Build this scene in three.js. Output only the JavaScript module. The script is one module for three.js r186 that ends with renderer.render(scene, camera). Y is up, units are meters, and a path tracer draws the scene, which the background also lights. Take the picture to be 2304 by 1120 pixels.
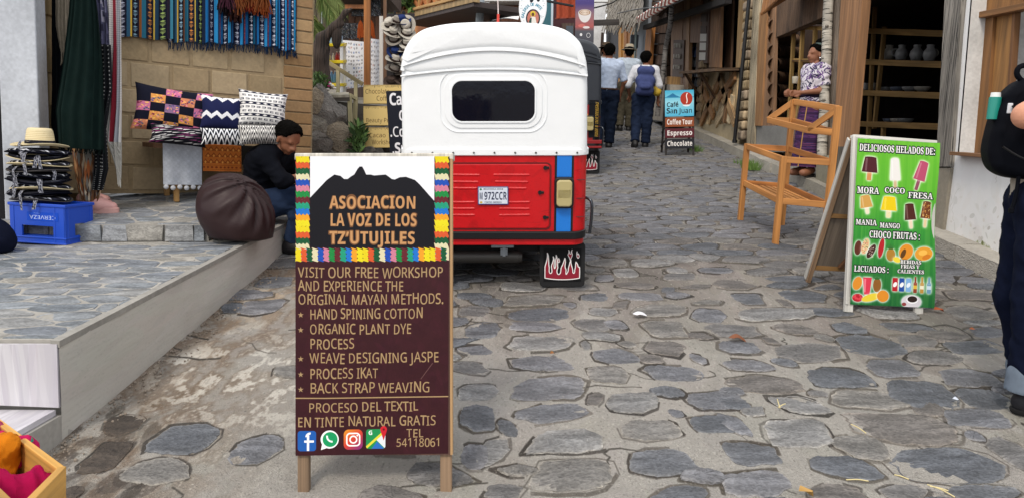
import * as THREE from 'three';
import { RoundedBoxGeometry } from 'three/addons/geometries/RoundedBoxGeometry.js';
import { mergeGeometries, mergeVertices, toCreasedNormals } from 'three/addons/utils/BufferGeometryUtils.js';
import { MarchingCubes } from 'three/addons/objects/MarchingCubes.js';

// ---------------------------------------------------------------- camera, sky, sun, exposure
const scene = new THREE.Scene();
const PW = 2304, PH = 1120, FOC = 1676, EYE = 1.66;
const camera = new THREE.PerspectiveCamera(2 * Math.atan(PH / 2 / FOC) * 180 / Math.PI, PW / PH, 0.05, 400);
camera.position.set(0, EYE, 0);
camera.rotation.order = 'YXZ';
camera.rotation.set(-0.133, 0, 0.05);
camera.updateMatrixWorld(true);
const EXPOSURE = 1.3;
{
  const w = 64, h = 32, data = new Float32Array(w * h * 4);
  for (let j = 0; j < h; j++) for (let i = 0; i < w; i++) {
    const el = ((j + 0.5) / h - 0.5) * Math.PI, s = Math.sin(el), k = (j * w + i) * 4;
    const b = s > 0 ? 1.12 - 0.1 * s : 0.4;                      // an even overcast, a little brighter overhead
    data[k] = b * 0.985; data[k + 1] = b * 1.0; data[k + 2] = b * 1.035; data[k + 3] = 1;
  }
  const sky = new THREE.DataTexture(data, w, h, THREE.RGBAFormat, THREE.FloatType);
  sky.mapping = THREE.EquirectangularReflectionMapping; sky.magFilter = THREE.LinearFilter; sky.needsUpdate = true;
  scene.background = sky; scene.environment = sky;
}
const sun = new THREE.DirectionalLight(0xfff2e2, 1.5);
sun.position.set(-7, 18, 9); sun.target.position.set(0, 0, -7); sun.castShadow = true; sun.shadow.radius = 24;
Object.assign(sun.shadow.camera, { left: -20, right: 20, top: 25, bottom: -25, near: 1, far: 80 });
scene.add(sun, sun.target);

// ---------------------------------------------------------------- helpers
const V = (x, y, z) => new THREE.Vector3(x, y, z);
let seedv = 7;
const reseed = (s) => { seedv = s; };
const rnd = () => { seedv = (seedv + 0x6d2b79f5) | 0; let t = Math.imul(seedv ^ (seedv >>> 15), 1 | seedv); t = (t + Math.imul(t ^ (t >>> 7), 61 | t)) ^ t; return ((t ^ (t >>> 14)) >>> 0) / 4294967296; };
const rr = (a, b) => a + (b - a) * rnd();
const pick = (a) => a[Math.floor(rnd() * a.length)];
const lerp = (a, b, t) => a + (b - a) * t, clamp = (x, a, b) => Math.min(b, Math.max(a, x));
const SX = 0.05, SZ = 0.125;                                        // the street climbs away and tilts a little across
const ground = (x, z) => SX * x - SZ * z;
const ROADN = V(-SX, 1, SZ).normalize();
const ray = (px, py) => V((px - PW / 2) / FOC, -(py - PH / 2) / FOC, -1).applyQuaternion(camera.quaternion);
const at = (px, py, d) => { const r = ray(px, py); return r.multiplyScalar(d / -r.z).add(camera.position); };
const onPlane = (px, py, p, n) => { const r = ray(px, py); return r.multiplyScalar(V().copy(p).sub(camera.position).dot(n) / r.dot(n)).add(camera.position); };
const onGround = (px, py, up = 0) => onPlane(px, py, V(0, up, 0), ROADN);
const frame = (X, Y) => { const x = X.clone().normalize(), z = V().crossVectors(x, Y).normalize(), y = V().crossVectors(z, x); return new THREE.Quaternion().setFromRotationMatrix(new THREE.Matrix4().makeBasis(x, y, z)); };
const ROADQ = frame(V(1, SX, 0), ROADN);
const names = new Map();
const numbered = (name) => { const n = names.get(name) ?? 0; names.set(name, n + 1); return n ? name + '_' + String(n).padStart(3, '0') : name; };
function tag(o, label, category, group) { o.userData.label = label; if (category) o.userData.category = category; if (group) o.userData.group = group; return o; }
function thing(name, label, category, pos = [0, 0, 0], quat, group) {
  const o = new THREE.Group(); o.name = numbered(name);
  if (pos.isVector3) o.position.copy(pos); else o.position.set(...pos);
  if (typeof quat === 'number') o.rotation.y = quat; else if (quat) o.quaternion.copy(quat);
  tag(o, label, category, group); scene.add(o); o.updateMatrixWorld(true); return o;
}
const strip = (g) => { let h = g.index ? g.toNonIndexed() : g; for (const k of Object.keys(h.attributes)) if (!['position', 'normal', 'uv'].concat(h.keepColor ? ['color'] : []).includes(k)) h.deleteAttribute(k); if (!h.attributes.normal) h.computeVertexNormals(); if (!h.attributes.uv) boxUV(h); h.morphAttributes = {}; return h; };
const join = (gs) => { const l = [].concat(gs).map(strip); return l.length > 1 ? mergeGeometries(l) : l[0]; };
function part(name, geos, mat, parent = scene) {
  const m = new THREE.Mesh(join(geos), mat); m.name = parent === scene ? numbered(name) : name; m.castShadow = m.receiveShadow = true; parent.add(m); return m;
}
const shared = (name, geo, mat, parent) => { const m = new THREE.Mesh(geo, mat); m.name = name; m.castShadow = m.receiveShadow = true; parent.add(m); return m; };
const single = (name, geos, mat, label, cat, group) => tag(part(name, geos, mat), label, cat, group);
const struct = (name, geos, mat) => { const m = part(name, geos, mat); m.userData.kind = 'structure'; return m; };
const stuff = (o) => { o.userData.kind = 'stuff'; return o; };
function dup(root, label, pos, quat, group) { const r = root.clone(); r.name = numbered(root.name.replace(/_\d+$/, '')); r.userData = { ...root.userData, label }; if (group) r.userData.group = group; scene.add(r); if (pos) r.position.copy(pos); if (typeof quat === 'number') r.rotation.y = quat; else if (quat) r.quaternion.copy(quat); r.updateMatrixWorld(true); return r; }
// pixel to the local coordinates of a thing, on its plane z = zl
function loc(g) {
  const inv = g.matrixWorld.clone().invert();
  return (px, py, zl = 0) => { const p = V(0, 0, zl).applyMatrix4(g.matrixWorld), n = V(0, 0, 1).transformDirection(g.matrixWorld); return onPlane(px, py, p, n).applyMatrix4(inv); };
}
// uv in metres, each triangle from its own face direction
function boxUV(g, ox = 0, oy = 0) {
  if (!g.attributes.normal) g.computeVertexNormals();
  const p = g.attributes.position, n = g.attributes.normal, uv = new Float32Array(p.count * 2);
  for (let i = 0; i < p.count; i++) {
    const t = i - i % 3; let ax = 0, ay = 0, az = 0;
    for (let k = 0; k < 3 && !g.index; k++) { ax += n.getX(t + k); ay += n.getY(t + k); az += n.getZ(t + k); }
    ax = Math.abs(ax); ay = Math.abs(ay); az = Math.abs(az);
    let u, v; if (az >= ax && az >= ay) { u = p.getX(i); v = p.getY(i); } else if (ax >= ay) { u = p.getZ(i); v = p.getY(i); } else { u = p.getX(i); v = p.getZ(i); }
    uv[i * 2] = u + ox; uv[i * 2 + 1] = v + oy;
  }
  g.setAttribute('uv', new THREE.BufferAttribute(uv, 2)); return g;
}
const metric = (g) => boxUV(strip(g), rr(0, 9), rr(0, 9));
const box = (w, h, d, x = 0, y = 0, z = 0) => metric(new THREE.BoxGeometry(w, h, d)).translate(x, y, z);
const rbox = (w, h, d, r, x = 0, y = 0, z = 0) => metric(new RoundedBoxGeometry(w, h, d, 2, Math.min(r, w / 2.01, h / 2.01, d / 2.01))).translate(x, y, z);
const cyl = (r0, r1, h, x = 0, y = 0, z = 0, s = 16) => metric(new THREE.CylinderGeometry(r1, r0, h, s)).translate(x, y, z);
const ball = (r, x = 0, y = 0, z = 0, sx = 1, sy = 1, sz = 1, s = 14) => new THREE.SphereGeometry(r, s, Math.round(s * 0.7)).scale(sx, sy, sz).translate(x, y, z);
// a board or bar from p to q, w across (towards side) and t thick, grain along it
function bar(p, q, w, t, side = V(1, 0, 0), r = 0.004) {
  const Y = q.clone().sub(p), L = Y.length(); Y.divideScalar(L);
  let Z = V().crossVectors(side, Y); if (Z.length() < 0.05) Z = V().crossVectors(V(0, 0, 1), Y); Z.normalize();
  const X = V().crossVectors(Y, Z);
  const g = r ? new RoundedBoxGeometry(w, L, t, 1, Math.min(r, w / 3, t / 3)) : new THREE.BoxGeometry(w, L, t);
  return metric(g).applyMatrix4(new THREE.Matrix4().makeBasis(X, Y, Z).setPosition((p.x + q.x) / 2, (p.y + q.y) / 2, (p.z + q.z) / 2));
}
const tube = (pts, r, seg = 24, rad = 8, closed = false) => strip(new THREE.TubeGeometry(new THREE.CatmullRomCurve3(pts, closed), seg, r, rad, closed));
// a polygon of points (seen from its front) with a thickness behind it
function slab(pts, thick, dir) {
  const n = V(); for (let i = 0; i < pts.length; i++) { const a = pts[i], b = pts[(i + 1) % pts.length]; n.add(V().crossVectors(a, b)); } n.normalize();
  if (dir) { if (n.dot(dir) < 0) { pts = [...pts].reverse(); n.negate(); } }
  const X = pts[1].clone().sub(pts[0]).normalize(), Y = V().crossVectors(n, X), o = pts[0];
  const sh = new THREE.Shape(pts.map((p) => new THREE.Vector2(p.clone().sub(o).dot(X), p.clone().sub(o).dot(Y))));
  const g = metric(new THREE.ExtrudeGeometry(sh, { depth: thick, bevelEnabled: false, curveSegments: 4 }).translate(0, 0, -thick));
  return g.applyMatrix4(new THREE.Matrix4().makeBasis(X, Y, n).setPosition(o));
}
const roundShape = (w, h, r) => { const s = new THREE.Shape(), x = -w / 2, y = -h / 2; s.moveTo(x + r, y); s.lineTo(x + w - r, y); s.absarc(x + w - r, y + r, r, -Math.PI / 2, 0); s.lineTo(x + w, y + h - r); s.absarc(x + w - r, y + h - r, r, 0, Math.PI / 2); s.lineTo(x + r, y + h); s.absarc(x + r, y + h - r, r, Math.PI / 2, Math.PI); s.lineTo(x, y + r); s.absarc(x + r, y + r, r, Math.PI, Math.PI * 1.5); return s; };
const ext = (shape, depth, bevel = 0, seg = 10, bs = 2) => metric(new THREE.ExtrudeGeometry(shape, { depth: depth, bevelEnabled: bevel > 0, bevelSize: bevel, bevelThickness: bevel, bevelSegments: bs, curveSegments: seg, bevelOffset: -bevel }));
// a face for a print: a rectangle with uv 0..1
const face = (w, h, x = 0, y = 0, z = 0) => strip(new THREE.PlaneGeometry(w, h)).translate(x, y, z);
function quadFace(p00, p10, p11, p01, nx = 1, ny = 1) {   // bottom left, bottom right, top right, top left
  const g = new THREE.PlaneGeometry(1, 1, nx, ny), P = g.attributes.position;
  for (let i = 0; i < P.count; i++) { const u = P.getX(i) + 0.5, v = P.getY(i) + 0.5, a = p00.clone().lerp(p10, u), b = p01.clone().lerp(p11, u).clone(); a.lerp(b, v); P.setXYZ(i, a.x, a.y, a.z); }
  g.computeVertexNormals(); return strip(g);
}
// a sheet of cloth: f(u, v) gives a point
function sheet(f, nu = 24, nv = 24) {
  const g = new THREE.PlaneGeometry(1, 1, nu, nv), P = g.attributes.position, U = g.attributes.uv;
  for (let i = 0; i < P.count; i++) { const q = f(U.getX(i), U.getY(i)); P.setXYZ(i, q.x, q.y, q.z); }
  g.computeVertexNormals(); return g.toNonIndexed();
}

// ---------------------------------------------------------------- noise, textures, materials
const hash = (x, y, s) => { let n = Math.imul(x, 374761393) + Math.imul(y, 668265263) + Math.imul(s, 974634353); n = Math.imul(n ^ (n >>> 13), 1274126177); return ((n ^ (n >>> 16)) >>> 0) / 4294967296; };
function vn(x, y, px, py, s) {
  const i = Math.floor(x), j = Math.floor(y), a = x - i, b = y - j, u = a * a * (3 - 2 * a), v = b * b * (3 - 2 * b), m = (k, p) => ((k % p) + p) % p;
  const i0 = m(i, px), i1 = m(i + 1, px), j0 = m(j, py), j1 = m(j + 1, py);
  return lerp(lerp(hash(i0, j0, s), hash(i1, j0, s), u), lerp(hash(i0, j1, s), hash(i1, j1, s), u), v);
}
function fbm(u, v, px, py, oct, s = 1) { let t = 0, a = 0.5, n = 0; for (let o = 0; o < oct; o++) { t += a * vn(u * px, v * py, px, py, s + o * 17); n += a; a *= 0.55; px *= 2; py *= 2; } return t / n; }
function dtex(w, h, f, srgb = true, rx = 1, ry = 1) {
  const d = new Uint8Array(w * h * 4);
  for (let j = 0; j < h; j++) for (let i = 0; i < w; i++) { const c = f((i + 0.5) / w, (j + 0.5) / h, i, j), k = (j * w + i) * 4; if (typeof c === 'number') { d[k] = d[k + 1] = d[k + 2] = clamp(c * 255, 0, 255); } else { d[k] = clamp(c[0], 0, 255); d[k + 1] = clamp(c[1], 0, 255); d[k + 2] = clamp(c[2], 0, 255); } d[k + 3] = 255; }
  const t = new THREE.DataTexture(d, w, h); t.wrapS = t.wrapT = THREE.RepeatWrapping; t.magFilter = THREE.LinearFilter; t.minFilter = THREE.LinearMipmapLinearFilter; t.generateMipmaps = true;
  if (srgb) t.colorSpace = THREE.SRGBColorSpace; t.repeat.set(rx, ry); t.needsUpdate = true; return t;
}
function ctex(w, h, draw) {
  const c = document.createElement('canvas'); c.width = w; c.height = h; const x = c.getContext('2d'); draw(x, w, h);
  const t = new THREE.CanvasTexture(c); t.colorSpace = THREE.SRGBColorSpace; t.anisotropy = 8; return t;
}
const woodF = (u, v) => {
  const w = fbm(u, v, 3, 2, 3, 5) * 0.5, r = Math.sin((u + w * 0.35 + 0.04 * Math.sin(v * 6.283)) * 6.283 * 7) * 0.5 + 0.5;
  return 0.83 + 0.16 * r * fbm(u, v, 4, 2, 2, 21) + 0.22 * (fbm(u, v, 64, 3, 3, 9) - 0.5) + 0.3 * (fbm(u, v, 5, 2, 3, 31) - 0.45);
};
const T = {
  wood: dtex(512, 512, woodF, true, 1 / 0.5, 1 / 1.6),
  old: dtex(512, 512, (u, v) => { const k = fbm(u, v, 96, 3, 3, 3), c = k < 0.34 ? 0.45 : 1; return (woodF(u, v) * 0.88 + 0.55 * (fbm(u, v, 5, 3, 5, 77) - 0.31)) * c; }, true, 1 / 0.5, 1 / 1.4),
  plaster: dtex(512, 512, (u, v) => 0.9 + 0.26 * (fbm(u, v, 5, 5, 6, 2) - 0.5) + 0.1 * (fbm(u, v, 90, 90, 2, 8) - 0.5), true, 1 / 1.7, 1 / 1.7),
  grit: dtex(512, 512, (u, v) => 0.84 + 0.4 * (fbm(u, v, 120, 120, 2, 4) - 0.5) + 0.32 * (fbm(u, v, 8, 8, 4, 6) - 0.5), true, 1 / 0.9, 1 / 0.9),
  slate: dtex(512, 512, (u, v) => 0.84 + 0.5 * (fbm(u, v, 6, 18, 5, 12) - 0.5) + 0.3 * (fbm(u, v, 60, 90, 2, 14) - 0.5), true, 1 / 0.7, 1 / 0.7),
  cloth: dtex(256, 256, (u, v) => 0.88 + 0.06 * Math.sin(u * 6.283 * 64) * Math.sin(v * 6.283 * 64) + 0.2 * (fbm(u, v, 6, 6, 4, 3) - 0.5), true, 1 / 0.25, 1 / 0.25),
  dents: dtex(512, 512, (u, v) => 0.5 + 0.5 * (fbm(u, v, 4, 4, 3, 44) - 0.5) + 0.06 * (fbm(u, v, 40, 40, 2, 46) - 0.5), false, 1 / 0.8, 1 / 0.8),
};
const lin = (r, g, b) => new THREE.Color().setRGB(r, g, b);
function mat(color, o = {}) { const m = new THREE.MeshStandardMaterial({ roughness: 0.85, ...o }); if (color !== null) { if (color.isColor) m.color.copy(color); else m.color.set(color); } if (o.bumpMap || o.bumpScale) m.bumpScale = o.bumpScale ?? 0.002; m.side = THREE.DoubleSide; return m; }
const wood = (c, o = {}) => mat(c, { map: T.wood, bumpMap: T.wood, bumpScale: 0.002, roughness: 0.72, ...o });
const old = (c, o = {}) => mat(c, { map: T.old, bumpMap: T.old, bumpScale: 0.006, roughness: 0.9, ...o });
const plaster = (c, o = {}) => mat(c, { map: T.plaster, bumpMap: T.plaster, bumpScale: 0.004, roughness: 0.92, ...o });
const soft = (c, o = {}) => { const m = new THREE.MeshPhysicalMaterial({ roughness: 0.95, specularIntensity: 0.12, side: THREE.DoubleSide, ...o }); m.color.set(c); return m; };
const cloth = (c, o = {}) => soft(c, { map: T.cloth, bumpMap: T.cloth, bumpScale: 0.001, ...o });
const plain = (c, r = 0.6, o = {}) => mat(c, { roughness: r, ...o });
const print = (t, r = 0.6, o = {}) => soft('#ffffff', { map: t, roughness: r, specularIntensity: 0.35, ...o });
const M = {
  pine: wood('#c99a5c'), pineDark: wood('#a9743c'), brown: wood('#7a5638'), dark: wood('#3d2b20'), grey: old('#9a8f82'), rustic: old('#a07c54'), rusticDark: old('#6e5540'), orange: wood('#c07a3a'),
  white: plaster('#e6e6e4'), pillar: plaster('#c9ced6'), tan: plaster('#b79f78'), concrete: plaster('#a8a59e', { bumpScale: 0.006 }), black: plain('#0b0c0f', 0.5), blackRough: plain('#101114', 0.9), chrome: plain('#c8ccd0', 0.2, { metalness: 1 }), steel: plain('#8d949b', 0.4, { metalness: 0.6 }),
  skin: plain('#84553c', 0.6), skinPale: plain('#c98e72', 0.6), hair: soft('#080706'), navy: cloth('#161a2c'), denim: cloth('#2a3852'), inside: plain('#17181d', 0.95),
};
// letters fitted into a box: left x, baseline y, width w, cap height h
function fit(c, s, x, y, w, h, { font = 'bold', family = 'sans-serif', hand = 0, stroke = 0, strokeStyle } = {}) {
  c.save(); c.font = `${font} 100px ${family}`; c.textBaseline = 'alphabetic'; c.lineJoin = 'round';
  const tw = c.measureText(s).width, sx = w / tw, sy = h / 72;
  const draw = (t, px, py, rot = 0, k = 1) => { c.save(); c.translate(px, py); c.rotate(rot); c.scale(sx * k, sy * k); if (stroke) { c.lineWidth = hand ? stroke * rr(0.1, 2) : stroke; c.strokeStyle = strokeStyle ?? c.fillStyle; c.strokeText(t, 0, 0); } c.fillText(t, 0, 0); c.restore(); };
  if (!hand) draw(s, x, y);
  else { let px = x; for (const ch of s) { draw(ch, px, y + rr(-1, 1) * h * 0.05 * hand, rr(-1, 1) * 0.035 * hand, 1 + rr(-0.05, 0.05) * hand); px += c.measureText(ch).width * sx; } }
  c.restore();
}
const poly = (c, pts, fill = true) => { c.beginPath(); pts.forEach((p, i) => (i ? c.lineTo(p[0], p[1]) : c.moveTo(p[0], p[1]))); c.closePath(); if (fill) c.fill(); else c.stroke(); };
const oval = (c, x, y, rx, ry, rot = 0, fill = true) => { c.beginPath(); c.ellipse(x, y, rx, ry, rot, 0, 7); if (fill) c.fill(); else c.stroke(); };
const rrect = (c, x, y, w, h, r) => { c.beginPath(); c.roundRect(x, y, w, h, r); c.fill(); };

// ---------------------------------------------------------------- figures: distance fields joined smoothly
// bone: [a, b, ra, rb, flat]; flat cuts the far end square (a hem)
function skinOf(bones, cell, { k = 45, clip, zs } = {}) {
  const lo = V(1e9, 1e9, 1e9), hi = V(-1e9, -1e9, -1e9);
  for (const [a, b, ra, rb] of bones) { const r = Math.max(ra, rb) + cell * 3; for (const p of [a, b]) { lo.min(V(p.x - r, p.y - r, p.z - r)); hi.max(V(p.x + r, p.y + r, p.z + r)); } }
  const size = hi.clone().sub(lo), n = clamp(Math.ceil(Math.max(size.x, size.y, size.z) / cell) + 4, 16, 120);
  const mc = new MarchingCubes(n, undefined, false, false, 90000); const F = new Float32Array(n * n * n), hs = n / 2;
  const step = size.clone().divideScalar(n - 5), pos = (i, ax) => lo.getComponent(ax) + (i - 2) * step.getComponent(ax);
  for (const [a, b, ra, rb, flat] of bones) {
    const ab = b.clone().sub(a), L2 = Math.max(ab.lengthSq(), 1e-9), L = Math.sqrt(L2), m = 0.1 + Math.max(ra, rb);
    const i0 = [0, 1, 2].map((c) => clamp(Math.floor((Math.min(a.getComponent(c), b.getComponent(c)) - m - lo.getComponent(c)) / step.getComponent(c)) + 2, 0, n - 1)), i1 = [0, 1, 2].map((c) => clamp(Math.ceil((Math.max(a.getComponent(c), b.getComponent(c)) + m - lo.getComponent(c)) / step.getComponent(c)) + 2, 0, n - 1));
    for (let z = i0[2]; z <= i1[2]; z++) { const pz = pos(z, 2) - a.z; for (let y = i0[1]; y <= i1[1]; y++) { const py = pos(y, 1) - a.y; for (let x = i0[0]; x <= i1[0]; x++) {
      const px = pos(x, 0) - a.x, tt = (px * ab.x + py * ab.y + pz * ab.z) / L2, t = clamp(tt, 0, 1), dx = px - ab.x * t, dy = py - ab.y * t, dz = pz - ab.z * t;
      let d = Math.sqrt(dx * dx + dy * dy + dz * dz) - lerp(ra, rb, t); if (flat) d = Math.max(d, (tt - 1) * L);
      F[x + n * (y + n * z)] += Math.exp(-k * d);
    } } }
  }
  for (let z = 0; z < n; z++) for (let y = 0; y < n; y++) for (let x = 0; x < n; x++) {
    const i = x + n * (y + n * z); let d = F[i] > 1e-12 ? -Math.log(F[i]) / k : 0.3;
    if (clip) d = Math.max(d, clip(pos(x, 0), pos(y, 1), pos(z, 2)));
    mc.field[i] = -d;
  }
  mc.isolation = 0; mc.update();
  const c = mc.count, P = new Float32Array(c * 3);
  for (let i = 0; i < c; i++) for (let ax = 0; ax < 3; ax++) { const g = mc.positionArray[i * 3 + ax] * hs + hs; P[i * 3 + ax] = pos(g, ax); }
  let g = new THREE.BufferGeometry(); g.setAttribute('position', new THREE.BufferAttribute(P, 3));
  g = mergeVertices(g, 1e-4); g.computeVertexNormals(); g = g.toNonIndexed();
  boxUV(g); return g;
}
// ---------------------------------------------------------------- the ground and the cobbled road
struct('ground', [slab([V(-60, ground(-60, 30) - 0.12, 30), V(60, ground(60, 30) - 0.12, 30), V(60, ground(60, -120) - 0.12, -120), V(-60, ground(-60, -120) - 0.12, -120)], 0.2, V(0, 1, 0))], plaster('#6f6759'));
const RX0 = -2.1, RX1 = 4.3, RZ0 = -0.5, RZ1 = -26;
// plan cells round scattered seeds: each returned as an outline
function cells(x0, x1, z0, z1, dx, dz, jit, skip) {
  const S = [], nx = Math.ceil((x1 - x0) / dx), nz = Math.ceil((z1 - z0) / dz), grid = [];
  for (let j = 0; j < nz; j++) for (let i = 0; i < nx; i++) { const s = [x0 + (i + 0.5 + (j % 2 ? 0.5 : 0) + rr(-jit, jit)) * dx, z0 + (j + 0.5 + rr(-jit, jit)) * dz]; grid.push(s); S.push(s); }
  const out = [], k = dx / dz;
  grid.forEach((s, id) => {
    if (skip && skip(s)) return;
    const i = id % nx, j = (id - i) / nx; let p = [[-1.3 * dx, -1.3 * dz], [1.3 * dx, -1.3 * dz], [1.3 * dx, 1.3 * dz], [-1.3 * dx, 1.3 * dz]].map(([a, b]) => [s[0] + a, s[1] + b]);
    for (let b = -2; b <= 2; b++) for (let a = -2; a <= 2; a++) {
      if ((!a && !b) || i + a < 0 || i + a >= nx || j + b < 0 || j + b >= nz) continue;
      const q = grid[id + a + b * nx], nxv = q[0] - s[0], nzv = (q[1] - s[1]) * k * k, mx = (q[0] + s[0]) / 2, mz = (q[1] + s[1]) / 2, side = (t) => (t[0] - mx) * nxv + (t[1] - mz) * nzv;
      const r = []; for (let e = 0; e < p.length; e++) { const A = p[e], B = p[(e + 1) % p.length], sa = side(A), sb = side(B); if (sa <= 0) r.push(A); if (sa * sb < 0) { const t = sa / (sa - sb); r.push([lerp(A[0], B[0], t), lerp(A[1], B[1], t)]); } }
      p = r;
    }
    if (p.length > 2) out.push({ s, p });
  });
  return out;
}
const stones = [];
function inView(s) { const q = V(s.s[0], ground(...s.s), s.s[1]).project(camera); return Math.abs(q.x) < 1.03 && q.y > -1.1 && q.y < 1; }
{
  reseed(11);
  // the stones one can tell apart in the foreground, as x, y, width, height in two strips of the picture's near ground
  const A = [[360, 232, 290, 55], [350, 292, 240, 45], [345, 165, 270, 45], [100, 312, 150, 75], [60, 410, 170, 45], [400, 470, 290, 70], [380, 375, 310, 70], [428, 592, 350, 95], [435, 715, 310, 85], [80, 610, 190, 80], [75, 735, 180, 110], [218, 785, 80, 70], [150, 895, 150, 110], [500, 855, 370, 105], [530, 1015, 370, 150], [40, 490, 180, 55], [625, 278, 160, 60], [738, 280, 100, 40], [675, 338, 180, 45], [740, 435, 230, 65], [915, 452, 110, 35], [990, 398, 190, 75], [703, 527, 190, 75], [1025, 515, 270, 70], [640, 640, 75, 55], [830, 655, 245, 105], [915, 795, 270, 90], [968, 945, 310, 120], [1040, 710, 65, 50], [1230, 645, 280, 85], [1312, 605, 115, 35], [1240, 768, 250, 80], [1050, 1105, 270, 80], [600, 388, 45, 45], [1145, 452, 65, 45], [1320, 312, 240, 65], [1350, 395, 190, 55], [1195, 238, 150, 55], [955, 215, 270, 55], [990, 300, 190, 75], [840, 88, 190, 38], [870, 150, 210, 35], [640, 150, 130, 35], [770, 188, 70, 32], [1060, 48, 150, 35], [300, 100, 230, 40], [690, 55, 80, 25], [1000, 115, 60, 28], [1325, 85, 220, 55], [1385, 155, 150, 45], [200, 1090, 180, 80], [680, 218, 140, 32], [60, 215, 130, 50], [520, 185, 60, 24], [800, 380, 75, 30], [60, 145, 150, 30], [560, 100, 200, 34], [1230, 18, 170, 26], [60, 920, 120, 110], [790, 30, 120, 40]];
  const B = [[360, 145, 210, 58], [225, 232, 340, 55], [480, 222, 200, 38], [400, 418, 340, 78], [690, 385, 280, 105], [890, 365, 230, 58], [1035, 328, 250, 80], [1190, 395, 290, 62], [1005, 445, 280, 55], [800, 495, 225, 75], [545, 540, 270, 82], [175, 572, 370, 72], [355, 672, 245, 98], [340, 810, 300, 125], [120, 915, 250, 110], [140, 1055, 300, 110], [700, 645, 360, 85], [935, 618, 300, 125], [850, 785, 490, 145], [1080, 965, 540, 165], [568, 975, 290, 108], [640, 880, 230, 105], [1200, 738, 300, 90], [1240, 640, 260, 88], [1170, 540, 290, 78], [1385, 915, 160, 170], [530, 1105, 260, 85], [1230, 1095, 330, 80], [970, 692, 130, 80], [275, 465, 110, 34], [90, 478, 220, 60], [460, 345, 90, 34], [590, 300, 150, 48], [330, 305, 170, 46], [200, 365, 65, 34], [120, 705, 100, 38], [430, 610, 90, 32], [1170, 225, 230, 58], [1180, 140, 230, 48], [1250, 315, 180, 55], [1190, 825, 80, 42], [20, 660, 130, 60], [20, 770, 110, 90], [870, 292, 220, 38], [270, 180, 55, 38], [1000, 90, 120, 50], [850, 1090, 230, 70]];
  const Lf = [[1150, 905, 210, 120, 0], [700, 1005, 300, 110, 0], [830, 860, 270, 110, 0], [1170, 260, 190, 60, 0], [1040, 270, 90, 36, 0], [470, 940, 150, 120, 1], [560, 790, 170, 100, 1], [1240, 150, 150, 50, 0], [330, 1090, 90, 50, 1]];   // the left gutter, in a picture twice as large
  const done = [], k = 664 / 1430, list = [];
  for (const [x, y, w, h] of A) list.push([1040 + x * k, 600 + y * k, w * k, h * k]);
  for (const [x, y, w, h] of B) list.push([1640 + x * k, 600 + y * k, w * k, h * k]);
  for (const [x, y, w, h, dk] of Lf) list.push([x / 2, 560 + y / 2, w / 2, h / 2, dk]);
  for (const [x, y, w, h, dk] of list) {
    const c = onGround(x, y), l = onGround(x - w / 2, y), r = onGround(x + w / 2, y), t = onGround(x, y - h / 2), b = onGround(x, y + h / 2);
    const hw = (r.x - l.x) / 2 * 1.1, hz = (b.z - t.z) / 2 * 1.14, n = 10 + Math.floor(rr(0, 4)), p = [], sk = rr(-0.3, 0.3), e = rr(0.55, 0.95), ph = rr(0, 6);
    for (let i = 0; i < n; i++) { const a = (i + rr(-0.25, 0.25)) / n * 6.283, ca = Math.cos(a), sa = Math.sin(a), q = rr(0.84, 1.12), u = Math.sign(ca) * Math.abs(ca) ** e * hw * q, v = Math.sign(sa) * Math.abs(sa) ** e * hz * q; p.push([c.x + u + v * sk, c.z + v + u * sk * 0.15]); }
    done.push([c.x, c.z, hw, hz]); stones.push({ s: [c.x, c.z], p, near: true, dk });
  }
  const free = (x, z, m) => done.every(([a, b, w, h]) => ((x - a) / (w + 0.12 * m)) ** 2 + ((z - b) / (h + 0.075 * m)) ** 2 > 1);
  for (const c of cells(-1.85, 3.75, -25, -1.2, 0.35, 0.19, 0.3, ([x, z]) => !free(x, z, 0.55) || (x < -0.9 + 0.1 * rnd() && z > -5.8 && rnd() < 0.93) || (z > -3.1 && x < -0.5))) {
    const far = clamp((-c.s[1] - 3.2) / 2.2, 0, 1), right = clamp((c.s[0] - 1.2) / 1, 0, 1), s = Math.min(0.95, lerp(rr(0.66, 0.88), rr(0.87, 0.96), Math.max(far * 0.9, right * 0.8))), [x, z] = c.s;
    let mx = 0, mz = 0; for (const q of c.p) { mx += q[0]; mz += q[1]; } mx /= c.p.length; mz /= c.p.length;
    const p = c.p.map((q) => [mx + (q[0] - mx) * s, mz + (q[1] - mz) * s * lerp(0.9, 1, far)]);
    if (p.some((q) => !free(q[0], q[1], 0.1))) { for (const q of p) { q[0] = mx + (q[0] - mx) * 0.6; q[1] = mz + (q[1] - mz) * 0.6; } }
    stones.push({ s: [mx, mz], p, far });
  }
  stones.sort((a, b) => b.s[1] - a.s[1]);
}
const PE0 = -1.935, roadV = (d) => Math.log(1 + (d - 0.5) / 2) / Math.log(1 + 25.5 / 2), roadD = (v) => 0.5 + 2 * (Math.exp(v * Math.log(1 + 25.5 / 2)) - 1);
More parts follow.
